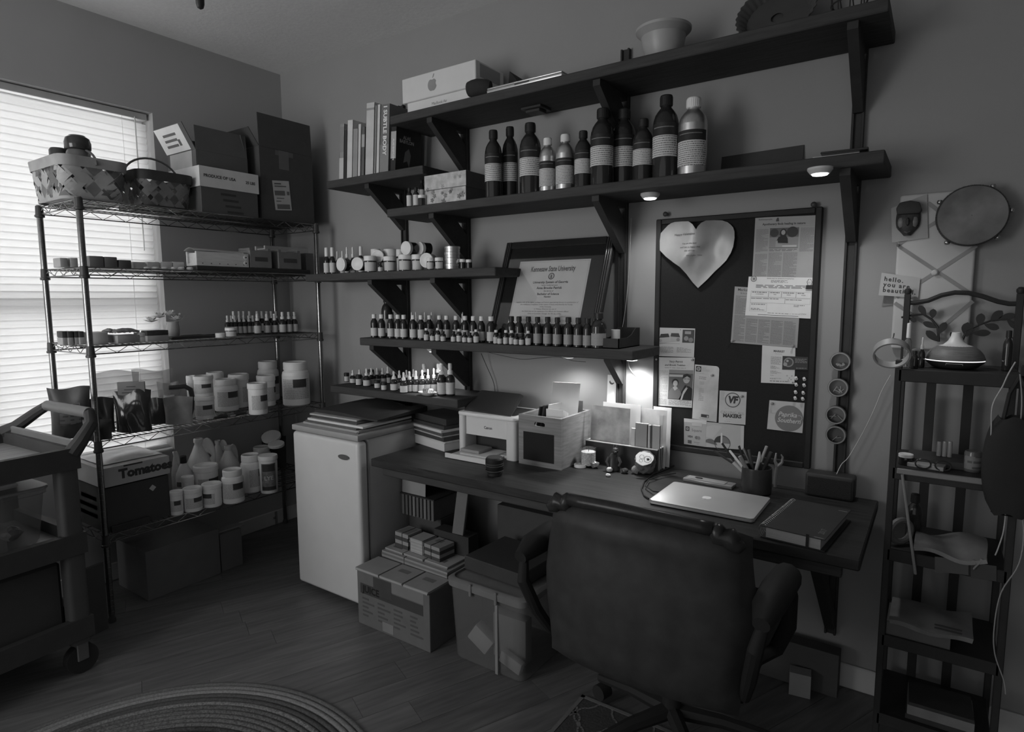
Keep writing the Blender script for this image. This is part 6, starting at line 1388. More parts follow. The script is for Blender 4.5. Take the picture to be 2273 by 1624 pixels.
slab('binder', 'dark binder lying on the lid of the clear tub', 'binder', (2.03, -.47, th_+.0026), .29, .26, .055, -.06, mat(.05, .45), None, .003)
o = MB().box((-.026, -.012, 0), (.026, .012, .21)).build('foam_board', mat(.14, .7), None, bevel=.002); o.location = (1.79, -.40, .357); o.rotation_euler = (0, -.0, .5); 
o.rotation_euler = (-.02, .13, .3); o.location = (1.715, -.43, bh+.15); tag(o, 'grey slab standing on edge beside the file box under the desk', 'board')
slab('dark_case', 'large black case standing under the middle of the desk', 'case', (2.02, -.19, .0005), .42, .16, .50, 0, mat(.06, .6))
# outlet and small box on the wall under the desk
p = at(1805, 1535, 1, -.02)
slab('white_block', 'small pale box standing on the floor under the right end of the desk', 'box', (3.055, -.14, .0005), .07, .05, .085, .15, mat(.26, .5))
slab('dark_crate', 'dark low box on the floor under the right end of the desk', 'box', (3.02, -.07, .0005), .30, .06, .16, 0, mat(.08, .7))
cable('cable', 'pale thin cord sagging on the wall under the right end of the desk', [(1650, 1234), (1672, 1232), (1695, 1240), (1716, 1245), (1735, 1240), (1752, 1230)], .0014, .3, -.012)
# ------------------------------------------------------------------ office chair
lea = mat(.038, .5, var=.25, scale=20, bump=.08, key='leather')
cx, cyb = 2.768, -.93
ch = thing('office_chair', 'large black leather office chair pushed up to the desk', 'chair', (cx, -.72, 0))
def cl(x, y, z): return Vector((x-cx, y+.72, z))
# backrest: padded shell, tall, slightly curved; local build in world coordinates then shifted
m = MB(); nu, nv = 22, 22
def back(u, v_, s_):
    wdt = .283-.012*math.cos(2*PI*v_)+.01*v_; x = (u-.5)*2*wdt; z = .40+.455*v_-.03*abs(2*u-1)**2.5*v_-.03*max(0, 1-v_*6)
    edge = (1-abs(2*u-1)**6)**.5*(1-abs(2*v_-1)**10)**.5
    pad = (.055+.016*math.sin(PI*u)*math.sin(PI*v_)+.012*math.exp(-((v_-.9)/.08)**2))*edge
    yb = cyb-.05+.03*v_-.035*(1-(2*u-1)**2)
    return cl(cx+x, yb+s_*pad+.04, z)
m.grid(lambda u, v_: back(u, v_, -1), nu, nv); n0 = len(m.v); m.grid(lambda u, v_: back(1-u, v_, 1), nu, nv)
m.build('backrest', lea, ch, smooth=180)
for s_ in (-1, 1):   # gathered corners of the head roll
    MB().tube([cl(cx+s_*(.19+.012*k), cyb-.03, .842-.004*k+.006*math.sin(2*k)) for k in range(8)], [.012, .022, .026, .021, .027, .022, .018, .008], 14).build('corner_roll', mat(.03, .28, var=.2, bump=.1, scale=30), ch, smooth=180)
MB().tube([cl(cx-.20+.04*k, cyb-.035-.012*math.sin(PI*k/10), .846+.006*math.sin(PI*k/10)) for k in range(11)], .018, 12).build('top_roll', mat(.03, .28, var=.2, bump=.1, scale=30), ch, smooth=180)
m = MB(); m.grid(lambda u, v_: cl(cx+(u-.5)*.54, -.90+.50*v_, .47+.035*(math.sin(PI*u)*math.sin(PI*v_))**.4-.02*v_**4), 14, 14); n0 = len(m.v); m.grid(lambda u, v_: cl(cx-(u-.5)*.54, -.90+.50*v_, .38+.0*u), 14, 14)
W1 = 15
m.build('seat', lea, ch, smooth=180)
MB().box((-.27, -.18, .375), (.27, .32, .475)).build('seat_edge', lea, ch, bevel=.03, seg=3)
for s_ in (-1, 1):
    xx = cx+s_*.33
    ap = [cl(xx, -1.02, .665), cl(xx, -.96, .68), cl(xx, -.85, .68), cl(xx, -.74, .67), cl(xx, -.66, .645)]
    ar = MB().tube(ap, [.02, .036, .040, .038, .024], 12).build('armrest', mat(.018, .65, var=.2, key='armpad'), ch)
    MB().tube([cl(xx, -.72, .65), cl(xx, -.67, .59), cl(xx, -.67, .50), cl(xx-s_*.03, -.66, .42), cl(xx-s_*.08, -.74, .40)], [.018, .02, .02, .02, .016], 10).build('arm_support', mat(.016, .75), ar)
    MB().tube([cl(xx, -1.0, .655), cl(xx-s_*.01, -1.02, .60), cl(xx-s_*.03, -.98, .50), cl(xx-s_*.05, -.93, .42)], [.014, .018, .018, .014], 10).build('arm_support', mat(.016, .75), ar)
MB().lathe([(.03, .10), (.03, .22), (.02, .22), (.02, .36), (.09, .375)], 16, c=(0, .06, 0)).build('gas_column', mat(.03, .3), ch)
for k in range(5):
    a = 2*PI*k/5+.35; d = Vector((math.cos(a), math.sin(a), 0))
    lg = MB().tube([Vector((0, .06, .115))+d*.02, Vector((0, .06, .105))+d*.15, Vector((0, .06, .075))+d*.30], [.026, .022, .016], 8).build('base_leg', mat(.03, .35), ch)
    c_ = Vector((0, .06, .028))+d*.29; ax = Vector((-d.y, d.x, 0))
    MB().cyl(c_-ax*.022, c_+ax*.022, .027, None, 16).build('caster', mat(.03, .4), lg)
# ------------------------------------------------------------------ rugs
rc = Vector((1.72, -1.87, 0)); RR = .735
t = thing('braided_rug', 'large round braided rug with pale and dark bands in the foreground', 'rug', (rc.x, rc.y, 0))
vals = [.11, .17, .20, .08, .07, .15, .09, .10, .11, .10, .11, .05, .04, .09, .03, .03, .10, .12, .08, .15, .06, .10, .12, .05, .09, .14, .07, .11, .05, .10, .13, .06, .09, .12]
wr = RR/len(vals)
for k, v in enumerate(vals):
    r1 = RR-k*wr; r0 = r1-wr+.0015; m = MB(); N = 96
    if r0 < .02: r0 = .001
    prof = [(r0, .0005), (r0+.002, .007), ((r0+r1)/2, .0095), (r1-.002, .007), (r1, .0005)]
    m.lathe(prof, N, close=False); m.build('braid', mat(v, .95, var=.65 if k > 4 else .3, scale=170, bump=.6, key='braid'), t, smooth=60)
# small trellis rug under the chair
gx0, gx1, gy0, gy1 = 2.42, 3.22, -1.55, -.60
t = thing('trellis_rug', 'small dark rug with a pale trellis pattern under the office chair', 'rug', ((gx0+gx1)/2, (gy0+gy1)/2, 0))
gw, gd = (gx1-gx0)/2, (gy1-gy0)/2
MB().box((-gw, -gd, .0005), (gw, gd, .009)).build('pile', mat(.06, .95, var=.2, scale=120, bump=.4), t, bevel=.003)
m = MB(); pw_ = .0035
def flat(pts):
    for p, q in zip(pts[:-1], pts[1:]):
        p = Vector((p[0], p[1], 0)); q = Vector((q[0], q[1], 0)); d = (q-p)
        if d.length < 1e-6 or max(abs(p.x), abs(q.x)) > gw-.01 or max(abs(p.y), abs(q.y)) > gd-.01: continue
        d.normalize(); n_ = Vector((-d.y, d.x, 0))*pw_; e_ = d*.001
        m.add([p-e_+n_+Vector((0, 0, .0102)), p-e_-n_+Vector((0, 0, .0102)), q+e_-n_+Vector((0, 0, .0102)), q+e_+n_+Vector((0, 0, .0102))], [(0, 1, 2, 3)])
Lx, Ly = .15, .19
for i in range(-4, 5):
    for j in range(-4, 5):
        c_ = Vector((i*Lx+(Lx/2 if j % 2 else 0), j*Ly*.5, 0)); pts = []
        for q in range(4):
            a0 = q*PI/2
            for k in range(9):
                a = a0+PI/4*0-.62+k*1.24/8+0; base = Vector((math.cos(a0)*Lx*.27, math.sin(a0)*Ly*.27)); pts.append((c_.x+base.x+Lx*.22*math.cos(a0+(a-a0)*2.2), c_.y+base.y+Ly*.22*math.sin(a0+(a-a0)*2.2)))
        pts.append(pts[0]); flat(pts)
m.build('trellis', mat(.17, .95, var=.2), t, smooth=0)['kind'] = 'stuff'
for a, b_ in (((-gw, -gd), (-gw+.014, gd)), ((gw-.014, -gd), (gw, gd)), ((-gw, -gd), (gw, -gd+.014)), ((-gw, gd-.014), (gw, gd))): MB().box((a[0], a[1], .0095), (b_[0], b_[1], .0108)).build('border', mat(.15, .95), t, smooth=0)
ch.location.z = .0115
# ------------------------------------------------------------------ things on the wire rack
ZR = [z+.0035 for z in RZ]
def rx(px, py, x): return at(px, py, 0, x)
def ysp(xl, xr, x, py=500): return rx(xl, py, x).y, rx(xr, py, x).y
def rstand(xl, xr, yt, yb, lev, x): return stand(xl, xr, yt, yb, ZR[lev], x=x)
# woven baskets
def rrect(s_, w, d, r_):
    """point and normal at parameter s_ (0..1) of a rounded rectangle"""
    a, b_ = w/2-r_, d/2-r_; segs = [2*a, PI/2*r_, 2*b_, PI/2*r_]*2; P_ = sum(segs); L = (s_ % 1)*P_
    cs = [((-a, -b_-r_), (1, 0)), ((a, -b_), -90), ((a+r_, -b_), (0, 1)), ((a, b_), 0), ((a, b_+r_), (-1, 0)), ((-a, b_), 90), ((-a-r_, b_), (0, -1)), ((-a, -b_), 180)]
    for k, sg in enumerate(segs):
        if L <= sg or k == 7:
            o, t_ = cs[k]
            if k % 2 == 0: return Vector((o[0]+t_[0]*L, o[1]+t_[1]*L, 0)), Vector((t_[1], -t_[0], 0))
            an = R_(t_+L/sg*90); n_ = Vector((math.cos(an), math.sin(an), 0)); return Vector((o[0], o[1], 0))+n_*r_, n_
        L -= sg
def basket(lab, c, w, d, h, v1, v2, rimv, rz, nst, fill=.80, handle=True):
    t = thing('woven_basket', lab, 'basket', c, rz)
    per = 2*(w+d); strip = per/nst
    def srf(s_, z, off):
        k = .86+.14*z/h; p, n_ = rrect(s_, w*k, d*k, .045*k); return p+n_*off+Vector((0, 0, z))
    ms = (mat(v1, .7, var=.2, scale=12), mat(v2, .7, var=.2, scale=12))
    for dr in (1, -1):
        for i in range(nst):
            m = MB(); NU = 10
            def fn(u, v_):
                z = .006+(h-.02)*u; s0 = (i+.5)/nst+dr*(h*.95*u)/per+((v_-.5)*strip*fill)/per
                ph = math.cos(PI*nst*2*(dr*(h*.95*u)/per)+PI*i); return srf(s0, z, .0022*dr*ph)
            m.grid(fn, NU, 2); m.build('splint', ms[0 if (i*3+dr) % 4 else 1], t, solid=.0012, smooth=50)
    for z0, z1, o_ in ((h-.042, h, .004), (0, .012, .003)):
        m = MB(); NS = 56
        m.grid(lambda u, v_: srf(u, z0+(z1-z0)*v_, o_), NS, 1); m.grid(lambda u, v_: srf(1-u, z0+(z1-z0)*v_, -.002), NS, 1)
        if z0 > 0: m.grid(lambda u, v_: srf(u, z1, o_-(o_+.002)*v_), NS, 1)
        m.build('rim' if z0 > 0 else 'base_band', mat(rimv, .6, var=.15), t, smooth=60)
    m = MB(); m.add([srf(k/40, .008, 0) for k in range(40)], [tuple(range(40))]); m.build('bottom', ms[0], t, smooth=0)
    if handle:
        P_ = [Vector((0, (d/2+.004)*math.cos(PI*k/16), h-.03+.11*math.sin(PI*k/16))) for k in range(17)] if handle == 'y' else [Vector(((w/2+.004)*math.cos(PI*k/16), 0, h-.03+.085*math.sin(PI*k/16))) for k in range(17)]
        m = MB()
        for k, q in enumerate(P_):
            pass
        m.tube(P_, .0048, 7); m.build('handle', mat(.12, .6), t)
    return t
zt = ZR[0]
ya, yb_ = ysp(119, 294, .40, 400); hb = zat(200, 345, rx(205, 440, .42))-zt
basket('large pale woven splint basket at the front of the rack\'s top shelf', (.245, (ya+yb_)/2, zt), .36, yb_-ya-.035, .175, .36, .12, .33, 0, 14, handle='x')
ya2, yb2 = ysp(297, 436, .42, 420)
basket('smaller dark-rimmed woven basket with light showing through its weave', (.27, (ya2+yb2)/2+.012, zt), .30, yb2-ya2-.03, .165, .17, .08, .05, 0, 13, .64, handle='y')
# jar lamp with dark lid and cloth in the basket
p = rx(173, 330, .30); t = thing('glass_jar', 'shiny dark-lidded glass jar standing in the large basket', 'jar', (.30, p.y, zt+.035))
MB().lathe([(.04, 0), (.046, .01), (.046, .17), (.040, .185)], 24).build('glass_body', mat(.12, .08), t); MB().lathe([(.046, .186), (.049, .19), (.050, .215), (.044, .235), (.03, .245), (.001, .247)], 24).build('lid', mat(.04, .12), t)
MB().lathe([(.034, .236), (.030, .246), (.001, .25)], 18).build('lid_disc', mat(.3, .1), t)
p = rx(146, 355, .32); t = thing('dark_jar', 'dark round-topped jar behind the shiny jar in the large basket', 'jar', (.20, p.y+.02, zt+.035)); MB().lathe([(.03, 0), (.035, .01), (.035, .155), (.03, .165), (.036, .166), (.036, .19), (.03, .2), (.001, .2)], 18).build('body', mat(.06, .3), t)
m = MB(); m.add([(0, -.045, 0), (.02, .045, .0), (-.01, .04, .05), (.0, -.05, .055), (.03, 0, .03)], [(0,1,4),(1,2,4),(2,3,4),(3,0,4),(3,2,1,0)]); o = m.build('cloth', mat(.08, .8), None, smooth=0); p = rx(130, 360, .33); o.location = (.26, -1.25, zt+.15); tag(o, 'dark folded cloth corner sticking out of the large basket\'s left', 'cloth')
# open carton with flaps, produce box, tall dark carton
def carton(name, lab, c, w, d, h, v, rz=0, flaps=(), top=False, side_v=None, th=.005):
    t = thing(name, lab, 'box', c, rz); w2, d2 = w/2, d/2; mm = mat(v, .75, var=.08)
    for a, b_ in (((-w2, -d2, 0), (w2, -d2+th, h)), ((-w2, d2-th, 0), (w2, d2, h)), ((-w2, -d2+th, 0), (-w2+th, d2-th, h)), ((w2-th, -d2+th, 0), (w2, d2-th, h)), ((-w2+th, -d2+th, 0), (w2-th, d2-th, th))):
        MB().box(a, b_).build('panel', mm, t, bevel=.001)
    for (side_, L, an) in flaps:
        m = MB(); ww = w if side_ in 'fb' else d
        m.box((-ww/2+.002, 0, 0), (ww/2-.002, th*.8, L)); o = m.build('flap', mm, t, smooth=0)
        o.location = {'f': (0, -d2, h), 'b': (0, d2, h), 'l': (-w2, 0, h), 'r': (w2, 0, h)}[side_]; o.rotation_euler = (an, 0, {'f': 0, 'b': PI, 'l': -PI/2, 'r': PI/2}[side_])
    if top: MB().box((-w2+th, -d2+th, h-th), (w2-th, d2-th, h)).build('panel', mm, t, smooth=0)
    return t
# produce box: low carton with a white tray lid (long side to the room = +x)
ya, yb_ = ysp(445, 575, .445, 430); z1 = zat(510, 385, rx(510, 440, .445)); yc, wy_ = (ya+yb_)/2, yb_-ya
hb = zat(445, 366, rx(446, 440, .445))-zt
t = carton('produce_box', 'dark produce carton with a white lid reading PRODUCE OF USA', (.275, yc, zt), .33, wy_-.012, hb*.62, .085)
lid_t = MB(); w2, d2 = .17, wy_/2
for a, b_ in (((-w2, -d2, hb*.56), (w2, -d2+.004, hb)), ((-w2, d2-.004, hb*.56), (w2, d2, hb)), ((-w2, -d2+.004, hb*.56), (-w2+.004, d2-.004, hb)), ((w2-.004, -d2+.004, hb*.56), (w2, d2-.004, hb)), ((-w2+.004, -d2+.004, hb-.004), (w2-.004, d2-.004, hb))): lid_t.box(a, b_)
lt_ = lid_t.build('tray_lid', mat(.62, .6), t, smooth=0); lt_['label'] = 'white tray lid'
Ft = lambda x, y, z: frame_on((x, y, z), (0, 1, 0), (0, 0, 1))
vs, fs = text_mesh('PRODUCE OF USA', .020, 'LEFT', bold=.03); MB(Ft(w2+.0006, -d2+.02, hb*.80)).add(vs, fs).build('lettering', mat(.06, .6), lt_, smooth=0)
vs, fs = text_mesh('25 LBS', .019, 'RIGHT', bold=.03); MB(Ft(w2+.0006, d2-.02, hb*.78)).add(vs, fs).build('lettering', mat(.06, .6), lt_, smooth=0)
rnd = random.Random(4); m = MB()
for k in range(4): m.box((.1652, -.05+.01*k, hb*.42-.028*k), (.1656, .03+.012*k, hb*.42-.028*k+.011))
m.build('side_print', mat(.05, .8), t, smooth=0)
zp = zt+hb
ya, yb_ = ysp(434, 548, .40, 330); h2 = zat(430, 330, rx(434, 370, .40))-zp
t = carton('open_carton', 'open cardboard carton with raised flaps on the produce box', (.265, (ya+yb_)/2, zp+.0006), .27, yb_-ya, h2, .10, flaps=(('r', .115, -.06), ('f', .13, .5), ('b', .12, -.25), ('l', .10, -.3)))
MB().box((-.105, -(yb_-ya)/2-.0012, h2*.0), (.1, -(yb_-ya)/2-.0004, h2*.98)).build('lit_side', mat(.42, .7), t, smooth=0)  # end face coloured paler to carry the light falling on it
for o in [q for q in t.children if q.name.startswith('flap')][1:2]:
    lbm = MB(); lbm.box((-.13, -.0012, .004), (.10, -.0004, .126)); l_ = lbm.build('shipping_label', mat(.75, .5), o, smooth=0)
    m = MB()
    for k in range(3): m.box((-.085+.004*k, -.0018, .03+.026*k), (.02+.01*k, -.0012, .042+.026*k))
    m.box((.03, -.0018, .03), (.05, -.0012, .06)); m.build('label_print', mat(.12, .6), o, smooth=0)
ya, yb_ = ysp(578, 697, .43, 430); h3 = zat(640, 336, rx(640, 480, .43))-zt
t = carton('tall_carton', 'tall dark cardboard carton with a raised flap and shipping label', (.255, (ya+yb_)/2, zt), .35, yb_-ya-.008, h3, .075, flaps=(('r', .17, -.04), ('b', .10, -.5), ('f', .10, .6)))
w2 = .175
MB().box((w2+.0003, -.05, h3-.10), (w2+.0011, .012, h3-.002)).build('tape_strip', mat(.13, .4), t, smooth=0)
MB().box((w2+.0003, -.07, h3-.03), (w2+.0010, .04, h3-.004)).build('tape_strip', mat(.11, .4), t, smooth=0)
la_ = [rx(604, 400, .4315), rx(641, 402, .4315), rx(648, 467, .4315), rx(612, 466, .4315)]
m = MB(); q0 = Vector((.255, (ya+yb_)/2, zt)); m.add([q-q0 for q in la_]+[q-q0-Vector((.0006, 0, 0)) for q in la_], [(3,2,1,0),(4,5,6,7),(0,1,5,4),(1,2,6,5),(2,3,7,6),(3,0,4,7)]); l_ = m.build('shipping_label', mat(.5, .5), t, smooth=0)
m = MB()
def lp(a, b_): return la_[0]*(1-a)*(1-b_)+la_[1]*a*(1-b_)+la_[2]*a*b_+la_[3]*(1-a)*b_-q0+Vector((.0006, 0, 0))
for (a0, b0, a1, b1) in ((.1, .08, .5, .13), (.1, .17, .8, .21), (.06, .34, .68, .50), (.80, .36, .95, .48), (.15, .58, .6, .61), (.12, .80, .9, .96), (.1, .68, .4, .71)): m.add([lp(a0, b0), lp(a1, b0), lp(a1, b1), lp(a0, b1)], [(3,2,1,0)])
m.build('label_print', mat(.14, .6), t, smooth=0)
# ---- second shelf: soaps, eggs, moulds
z = ZR[1]
def soap(name, lab, xl, xr, yt, lev, x, v, top=None, dpt=.06, fluffy=False, grp='soap bars on the rack', yb=600):
    ya, yb2_ = ysp(xl, xr, x, yb); h = zat((xl+xr)/2, yt, rx((xl+xr)/2, yb, x))-ZR[lev]; t = thing(name, lab, 'soap', (x-dpt/2, (ya+yb2_)/2, ZR[lev]), 0, grp); w = yb2_-ya
    hb_ = h if top is None else h*.55
    MB().box((-dpt/2, -w/2, 0), (dpt/2, w/2, hb_)).build('bar', mat(v, .6, var=.15, scale=20), t, bevel=.003, seg=2)
    if top is not None:
        if fluffy:
            m = MB(); rnd = random.Random(int(xl)); m.grid(lambda u, v_: Vector(((u-.5)*dpt*1.06, (v_-.5)*w*1.04, hb_+(h-hb_)*(.55+.45*(math.sin(PI*u)*math.sin(PI*v_))**.4)+rnd.uniform(-.003, .003))), 9, 12); m.build('frosting', mat(top, .9, bump=.6, scale=120), t, solid=.006, smooth=70)
        else: MB().box((-dpt/2, -w/2, hb_+.0003), (dpt/2, w/2, h)).build('top_layer', mat(top, .6, var=.3, scale=30), t, bevel=.003, seg=2)
    return t
for (xl, xr, yt, v, w) in ((135, 152, 572, .34, 'light grey square soap block at the left end of the second shelf'), (158, 175, 572, .40, 'light soap block just behind the rack\'s front post'), (200, 232, 568, .15, 'dark soap block, left of three stepped ones, second shelf'), (234, 262, 570, .13, 'dark soap block, middle of three stepped ones, second shelf'), (266, 293, 577, .09, 'rough dark soap block, right of three stepped ones, second shelf')):
    soap('soap_block', w, xl, xr, yt, 1, .37 if xl > 190 else .30, v, dpt=.075)
for k, (xl, xr, x) in enumerate(((297, 324, .33), (328, 355, .33), (359, 384, .33), (385, 410, .33))): soap('soap_block', 'white faceted soap block, %s from left in the back row' % ORD[k], xl, xr, 581, 1, x, .62, dpt=.06)
for k, (xl, xr) in enumerate(((319, 336), (337, 356), (358, 374), (379, 394), (395, 411), (414, 430))):
    p, r, h = stand(xl, xr, 592, 602, z, x=.415)
    def mk():
        t = thing('soap_ball', '', 'soap'); MB().lathe([(.3, 0), (.8, .12), (1, .45), (.85, .8), (.5, .96), (.02, 1)], 14).build('ball', mat(.62, .5), t); return t
    place('ball', mk, p, (r, r, h), 'white rounded soap, %s from left along the front of the second shelf' % ORD[k], 'white rounded soaps', 0)
# long wooden moulds (along the shelf), with end plates
wdm = mat(.62, .6, var=.12, scale=6, stretch=(20, 2, 20), key='mould')
def mould(lab, xl, xr, yt0, x1, dep_, v_end, lev=1, paper=False):
    ya, yb2_ = ysp(xl, xr, x1, 590); h = zat((xl+xr)/2, yt0, rx((xl+xr)/2, 595, x1))-ZR[lev]-.024; zc0 = ZR[lev]+.0236; t = thing('soap_mould', lab, 'mould', (x1-dep_/2, (ya+yb2_)/2, zc0), 0, 'wooden soap moulds'); w = yb2_-ya
    MB().box((dep_/2-.012, -w/2, 0), (dep_/2, w/2, h)).build('side_board', wdm, t, bevel=.001); MB().box((-dep_/2, -w/2, 0), (-dep_/2+.012, w/2, h)).build('side_board', wdm, t, bevel=.001)
    MB().box((-dep_/2+.012, -w/2, 0), (dep_/2-.012, w/2, .012)).build('bottom_board', wdm, t, smooth=0)
    for yy in (-w/2+.01, w/2-.022): MB().box((-dep_/2+.012, yy, .012), (dep_/2-.012, yy+.012, h*.9)).build('end_board', wdm, t, smooth=0)
    for k in range(6): MB().cyl((dep_/2-.001, -w/2+.03+k*(w-.06)/5, .012), (dep_/2+.0008, -w/2+.03+k*(w-.06)/5, .012), .0026, None, 8).build('screw_hole', mat(.05, .6), t)
    for zz in ((.3, .72) if paper else (.6,)):
        MB().cyl((dep_/2, w/2-.018, h*zz), (dep_/2+.003, w/2-.018, h*zz), .011, None, 18).build('washer', mat(.7, .35), t); MB().cyl((dep_/2+.003, w/2-.018, h*zz), (dep_/2+.0042, w/2-.018, h*zz), .004, None, 8).build('bolt', mat(.05, .4), t)
    if paper:
        m = MB(); m.grid(lambda u, v_: Vector((-dep_/2+.0+dep_*1.02*u, -w/2-.01+(w*.95)*v_, h+.004+.014*math.sin(PI*u)*(1-.4*v_)-.02*max(0, u-.85)*6*max(0, v_-.4))), 10, 12); m.build('liner_paper', mat(.62, .5), t, solid=.0006, smooth=60)
    return t
slab('black_tray', 'flat black tray under the soap moulds on the rack\'s second shelf', 'tray', (.25, (ysp(437, 690, .43, 605)[0]+ysp(437, 690, .43, 605)[1])/2, z), .36, ysp(437, 690, .43, 605)[1]-ysp(437, 690, .43, 605)[0], .023, 0, mat(.04, .5), None, .004)
mould('long wooden soap mould lined with paper on the rack\'s second shelf', 437, 553, 560, .425, .095, .3, paper=True)
mould('plain wooden soap mould behind the paper-lined one, by the corner', 590, 690, 548, .20, .10, .3)
for (xl, xr, yt, lab, v) in ((556, 604, 556, 'small grey wooden box with slot, left of two beside the moulds', .20), (619, 669, 560, 'small grey wooden box with slot, right of two beside the moulds', .18)):
    ya, yb2_ = ysp(xl, xr, .425, 590); h = zat((xl+xr)/2, yt, rx((xl+xr)/2, 590, .425))-z-.024
    t = thing('slot_box', lab, 'box', (.37, (ya+yb2_)/2, z+.0236)); w = yb2_-ya; MB().box((-.055, -w/2, 0), (.055, w/2, h)).build('box_body', mat(v, .6, var=.15), t, bevel=.002); MB().box((.0552, -w*.28, h*.38), (.056, w*.3, h*.62)).build('slot', mat(.07, .6), t, smooth=0)
    for yy in (-w*.48, w*.36): MB().box((-.05, yy, h+.0003), (.05, yy+w*.12, h+.012)).build('lug', mat(v, .6), t, smooth=0)
for (xl, xr, yt, lab, v) in ((694, 716, 548, 'pale translucent box stacked at the corner end of the second shelf, upper', .13), ):
    ya, yb2_ = ysp(xl, xr, .40, 590); slab('clear_box', lab, 'box', (.33, (ya+yb2_)/2-.045, z), .12, .05, .12, 0, mat(v, .3))
# ---- third shelf: layered soaps, flowers, spray bottles
for k, (xl, xr, x) in enumerate(((140, 152, .30), (153, 165, .31), (167, 177, .31), (178, 189, .32))): soap('soap_bar', 'two-tone dark-topped soap bar, %s of four at the left of the third shelf' % ORD[k], xl, xr, 735, 2, x, .36, .06, yb=765)
soap('soap_loaf', 'long pale soap loaf behind the rack\'s front post on the third shelf', 206, 242, 737, 2, .36, .48, dpt=.1, yb=768)
for k, (xl, xr, x) in enumerate(((245, 262, .33), (262, 311, .38))): soap('soap_loaf', ('narrow' if k == 0 else 'wide')+' frosted soap loaf with fluffy grey top on the third shelf', xl, xr, 729, 2, x, .33, .20, .08, True, yb=762)
soap('soap_bar', 'pale soap bar with dark foot right of the frosted loaf', 311, 327, 738, 2, .38, .55, .5, yb=762); soap('soap_bar', 'pale soap bar with dark crumbled top at the right of the soaps', 328, 376, 733, 2, .40, .36, .05, yb=763)
p = rx(385, 745, .27); t = thing('flower_vase', 'white fabric flowers in a short pale vase on the third shelf', 'flowers', (.27, p.y, ZR[2]))
MB().lathe([(.022, 0), (.028, .01), (.030, .05), (.026, .075), (.028, .085), (.025, .085), (.02, .02), (.001, .015)], 18).build('vase', mat(.45, .4), t)
rnd = random.Random(9)
for (dx, dy, dz) in ((0, -.06, .105), (.01, -.015, .115), (-.01, .03, .10), (.02, .01, .09), (.0, -.10, .085)):
    m = MB(); c_ = Vector((dx, dy, dz))
    for k in range(10):
        a = 2*PI*k/10+rnd.random()*.3; el = .35+.5*(k % 2); d = Vector((math.cos(a)*math.cos(el), math.sin(a)*math.cos(el), math.sin(el))); s_ = d.cross(Vector((0, 0, 1))).normalized()
        m.add([c_, c_+d*.022+s_*.013, c_+d*.036, c_+d*.022-s_*.013], [(0, 1, 2, 3)])
    m.build('flower', mat(.62, .7), t, solid=.001, smooth=0)
ya, yb2_ = ysp(383, 480, .36, 755); slab('flat_tray', 'flat dark tray on the rack\'s third shelf behind the soaps', 'tray', (.28, (ya+yb2_)/2, ZR[2]), .16, yb2_-ya, .012, 0, mat(.045, .6))
p, r, h = stand(478, 500, 739, 745, ZR[2], x=.38); o = MB().lathe([(r, 0), (r, h), (.9*r, h+.001), (.01, h+.001)], 20).build('jar_cover', capw, None); o.location = p; tag(o, 'single white jar lid lying left of the spray bottles', 'lid')
p, r, h = stand(500, 527, 727, 752, ZR[2], x=.40); place('Djar', None, p, (r, r, h), 'white-lidded jar in front of the spray bottles on the rack', None, facing(p))
kk = 0
rows = [(.10, [521, 533, 543, 556, 573, 583, 594, 604, 614], 690.5), (.20, [507, 515, 523, 533, 543, 554, 563], 700), (.30, [573, 594, 611], 696), (.34, [628.5, 642.5, 655], 692)]
for (x, xs, yt) in rows:
    for cx_ in xs:
        hw = 7.6 if x < .3 else 8.6
        if x == .20: hw = 6.6
        p, r, h = stand(cx_-hw, cx_+hw, yt, 748, ZR[2], x=x); r = min(r, .0185)
        place('Rsp', k_spray(), p, (r, r, h), 'brown spray bottle, %s from left in %s of bottles on the rack' % (ORD[xs.index(cx_)], {.10: 'the back row', .20: 'the left front row', .30: 'the middle group', .34: 'the right group'}[x]), 'spray bottles on the rack', facing(p))
# ---- white tubs and jars
hdpe = mat(.78, .45, var=.03, key='hdpe'); 
def k_tub(lv=.06, narrow=False, white=None):
    def mk():
        t = thing('white_tub', '', 'tub'); w_ = white or hdpe
        MB().lathe([(.93, 0), (1, .03), (1, .70), (.95, .77), (.82, .81), (.80, .84)] if narrow else [(.93, 0), (.97, .02), (.98, .80), (.96, .83)], 26).build('body', w_, t)
        l = MB(); r0 = .86 if narrow else 1.02; l.lathe([(r0, .82), (r0*1.02, .83), (r0*1.02, .97), (r0*.97, 1.0), (r0*.85, 1.0), (r0*.83, .99), (.01, .99)], 26); l.build('lid', w_, t)
        lb_ = arc(MB(), .16, .62, 1.008, 66, 14).build('label', print_mat(.58, .34, 26, .4), t); arc(MB(), .43, .62, 1.014, 30, 10, -72).build('label_block', mat(lv, .5), lb_)
        return t
    return mk
def tub(xl, xr, yt, yb, lev, x, lab, narrow=False, rz=0, kind=None, mk=None):
    p, r, h = stand(xl, xr, yt, yb, ZR[lev], x=x) if x is not None else stand(xl, xr, yt, yb, ZR[lev])
    return place(kind or ('tubn' if narrow else 'tub'), mk or k_tub(narrow=narrow), p, (r, r, h), lab, 'white plastic tubs and jars on the rack', facing(p)+rz)
L4 = 3
tub(628, 690, 802, 902, L4, None, 'largest white wide-mouth jar at the right of the fourth shelf', True)
tub(574, 622, 801, 895, L4, .10, 'large white jar half hidden behind the largest one', True, .5)
tub(573, 614, 832, 913, L4, .26, 'white tub behind the narrow front tub, fourth shelf', False, 1.2)
tub(552, 596, 849, 921, L4, None, 'narrow white tub with small dark label at the front, fourth shelf', False, .5)
tub(511, 556, 829, 915, L4, .17, 'white tub behind the shouldered jar, fourth shelf', False, 1.5)
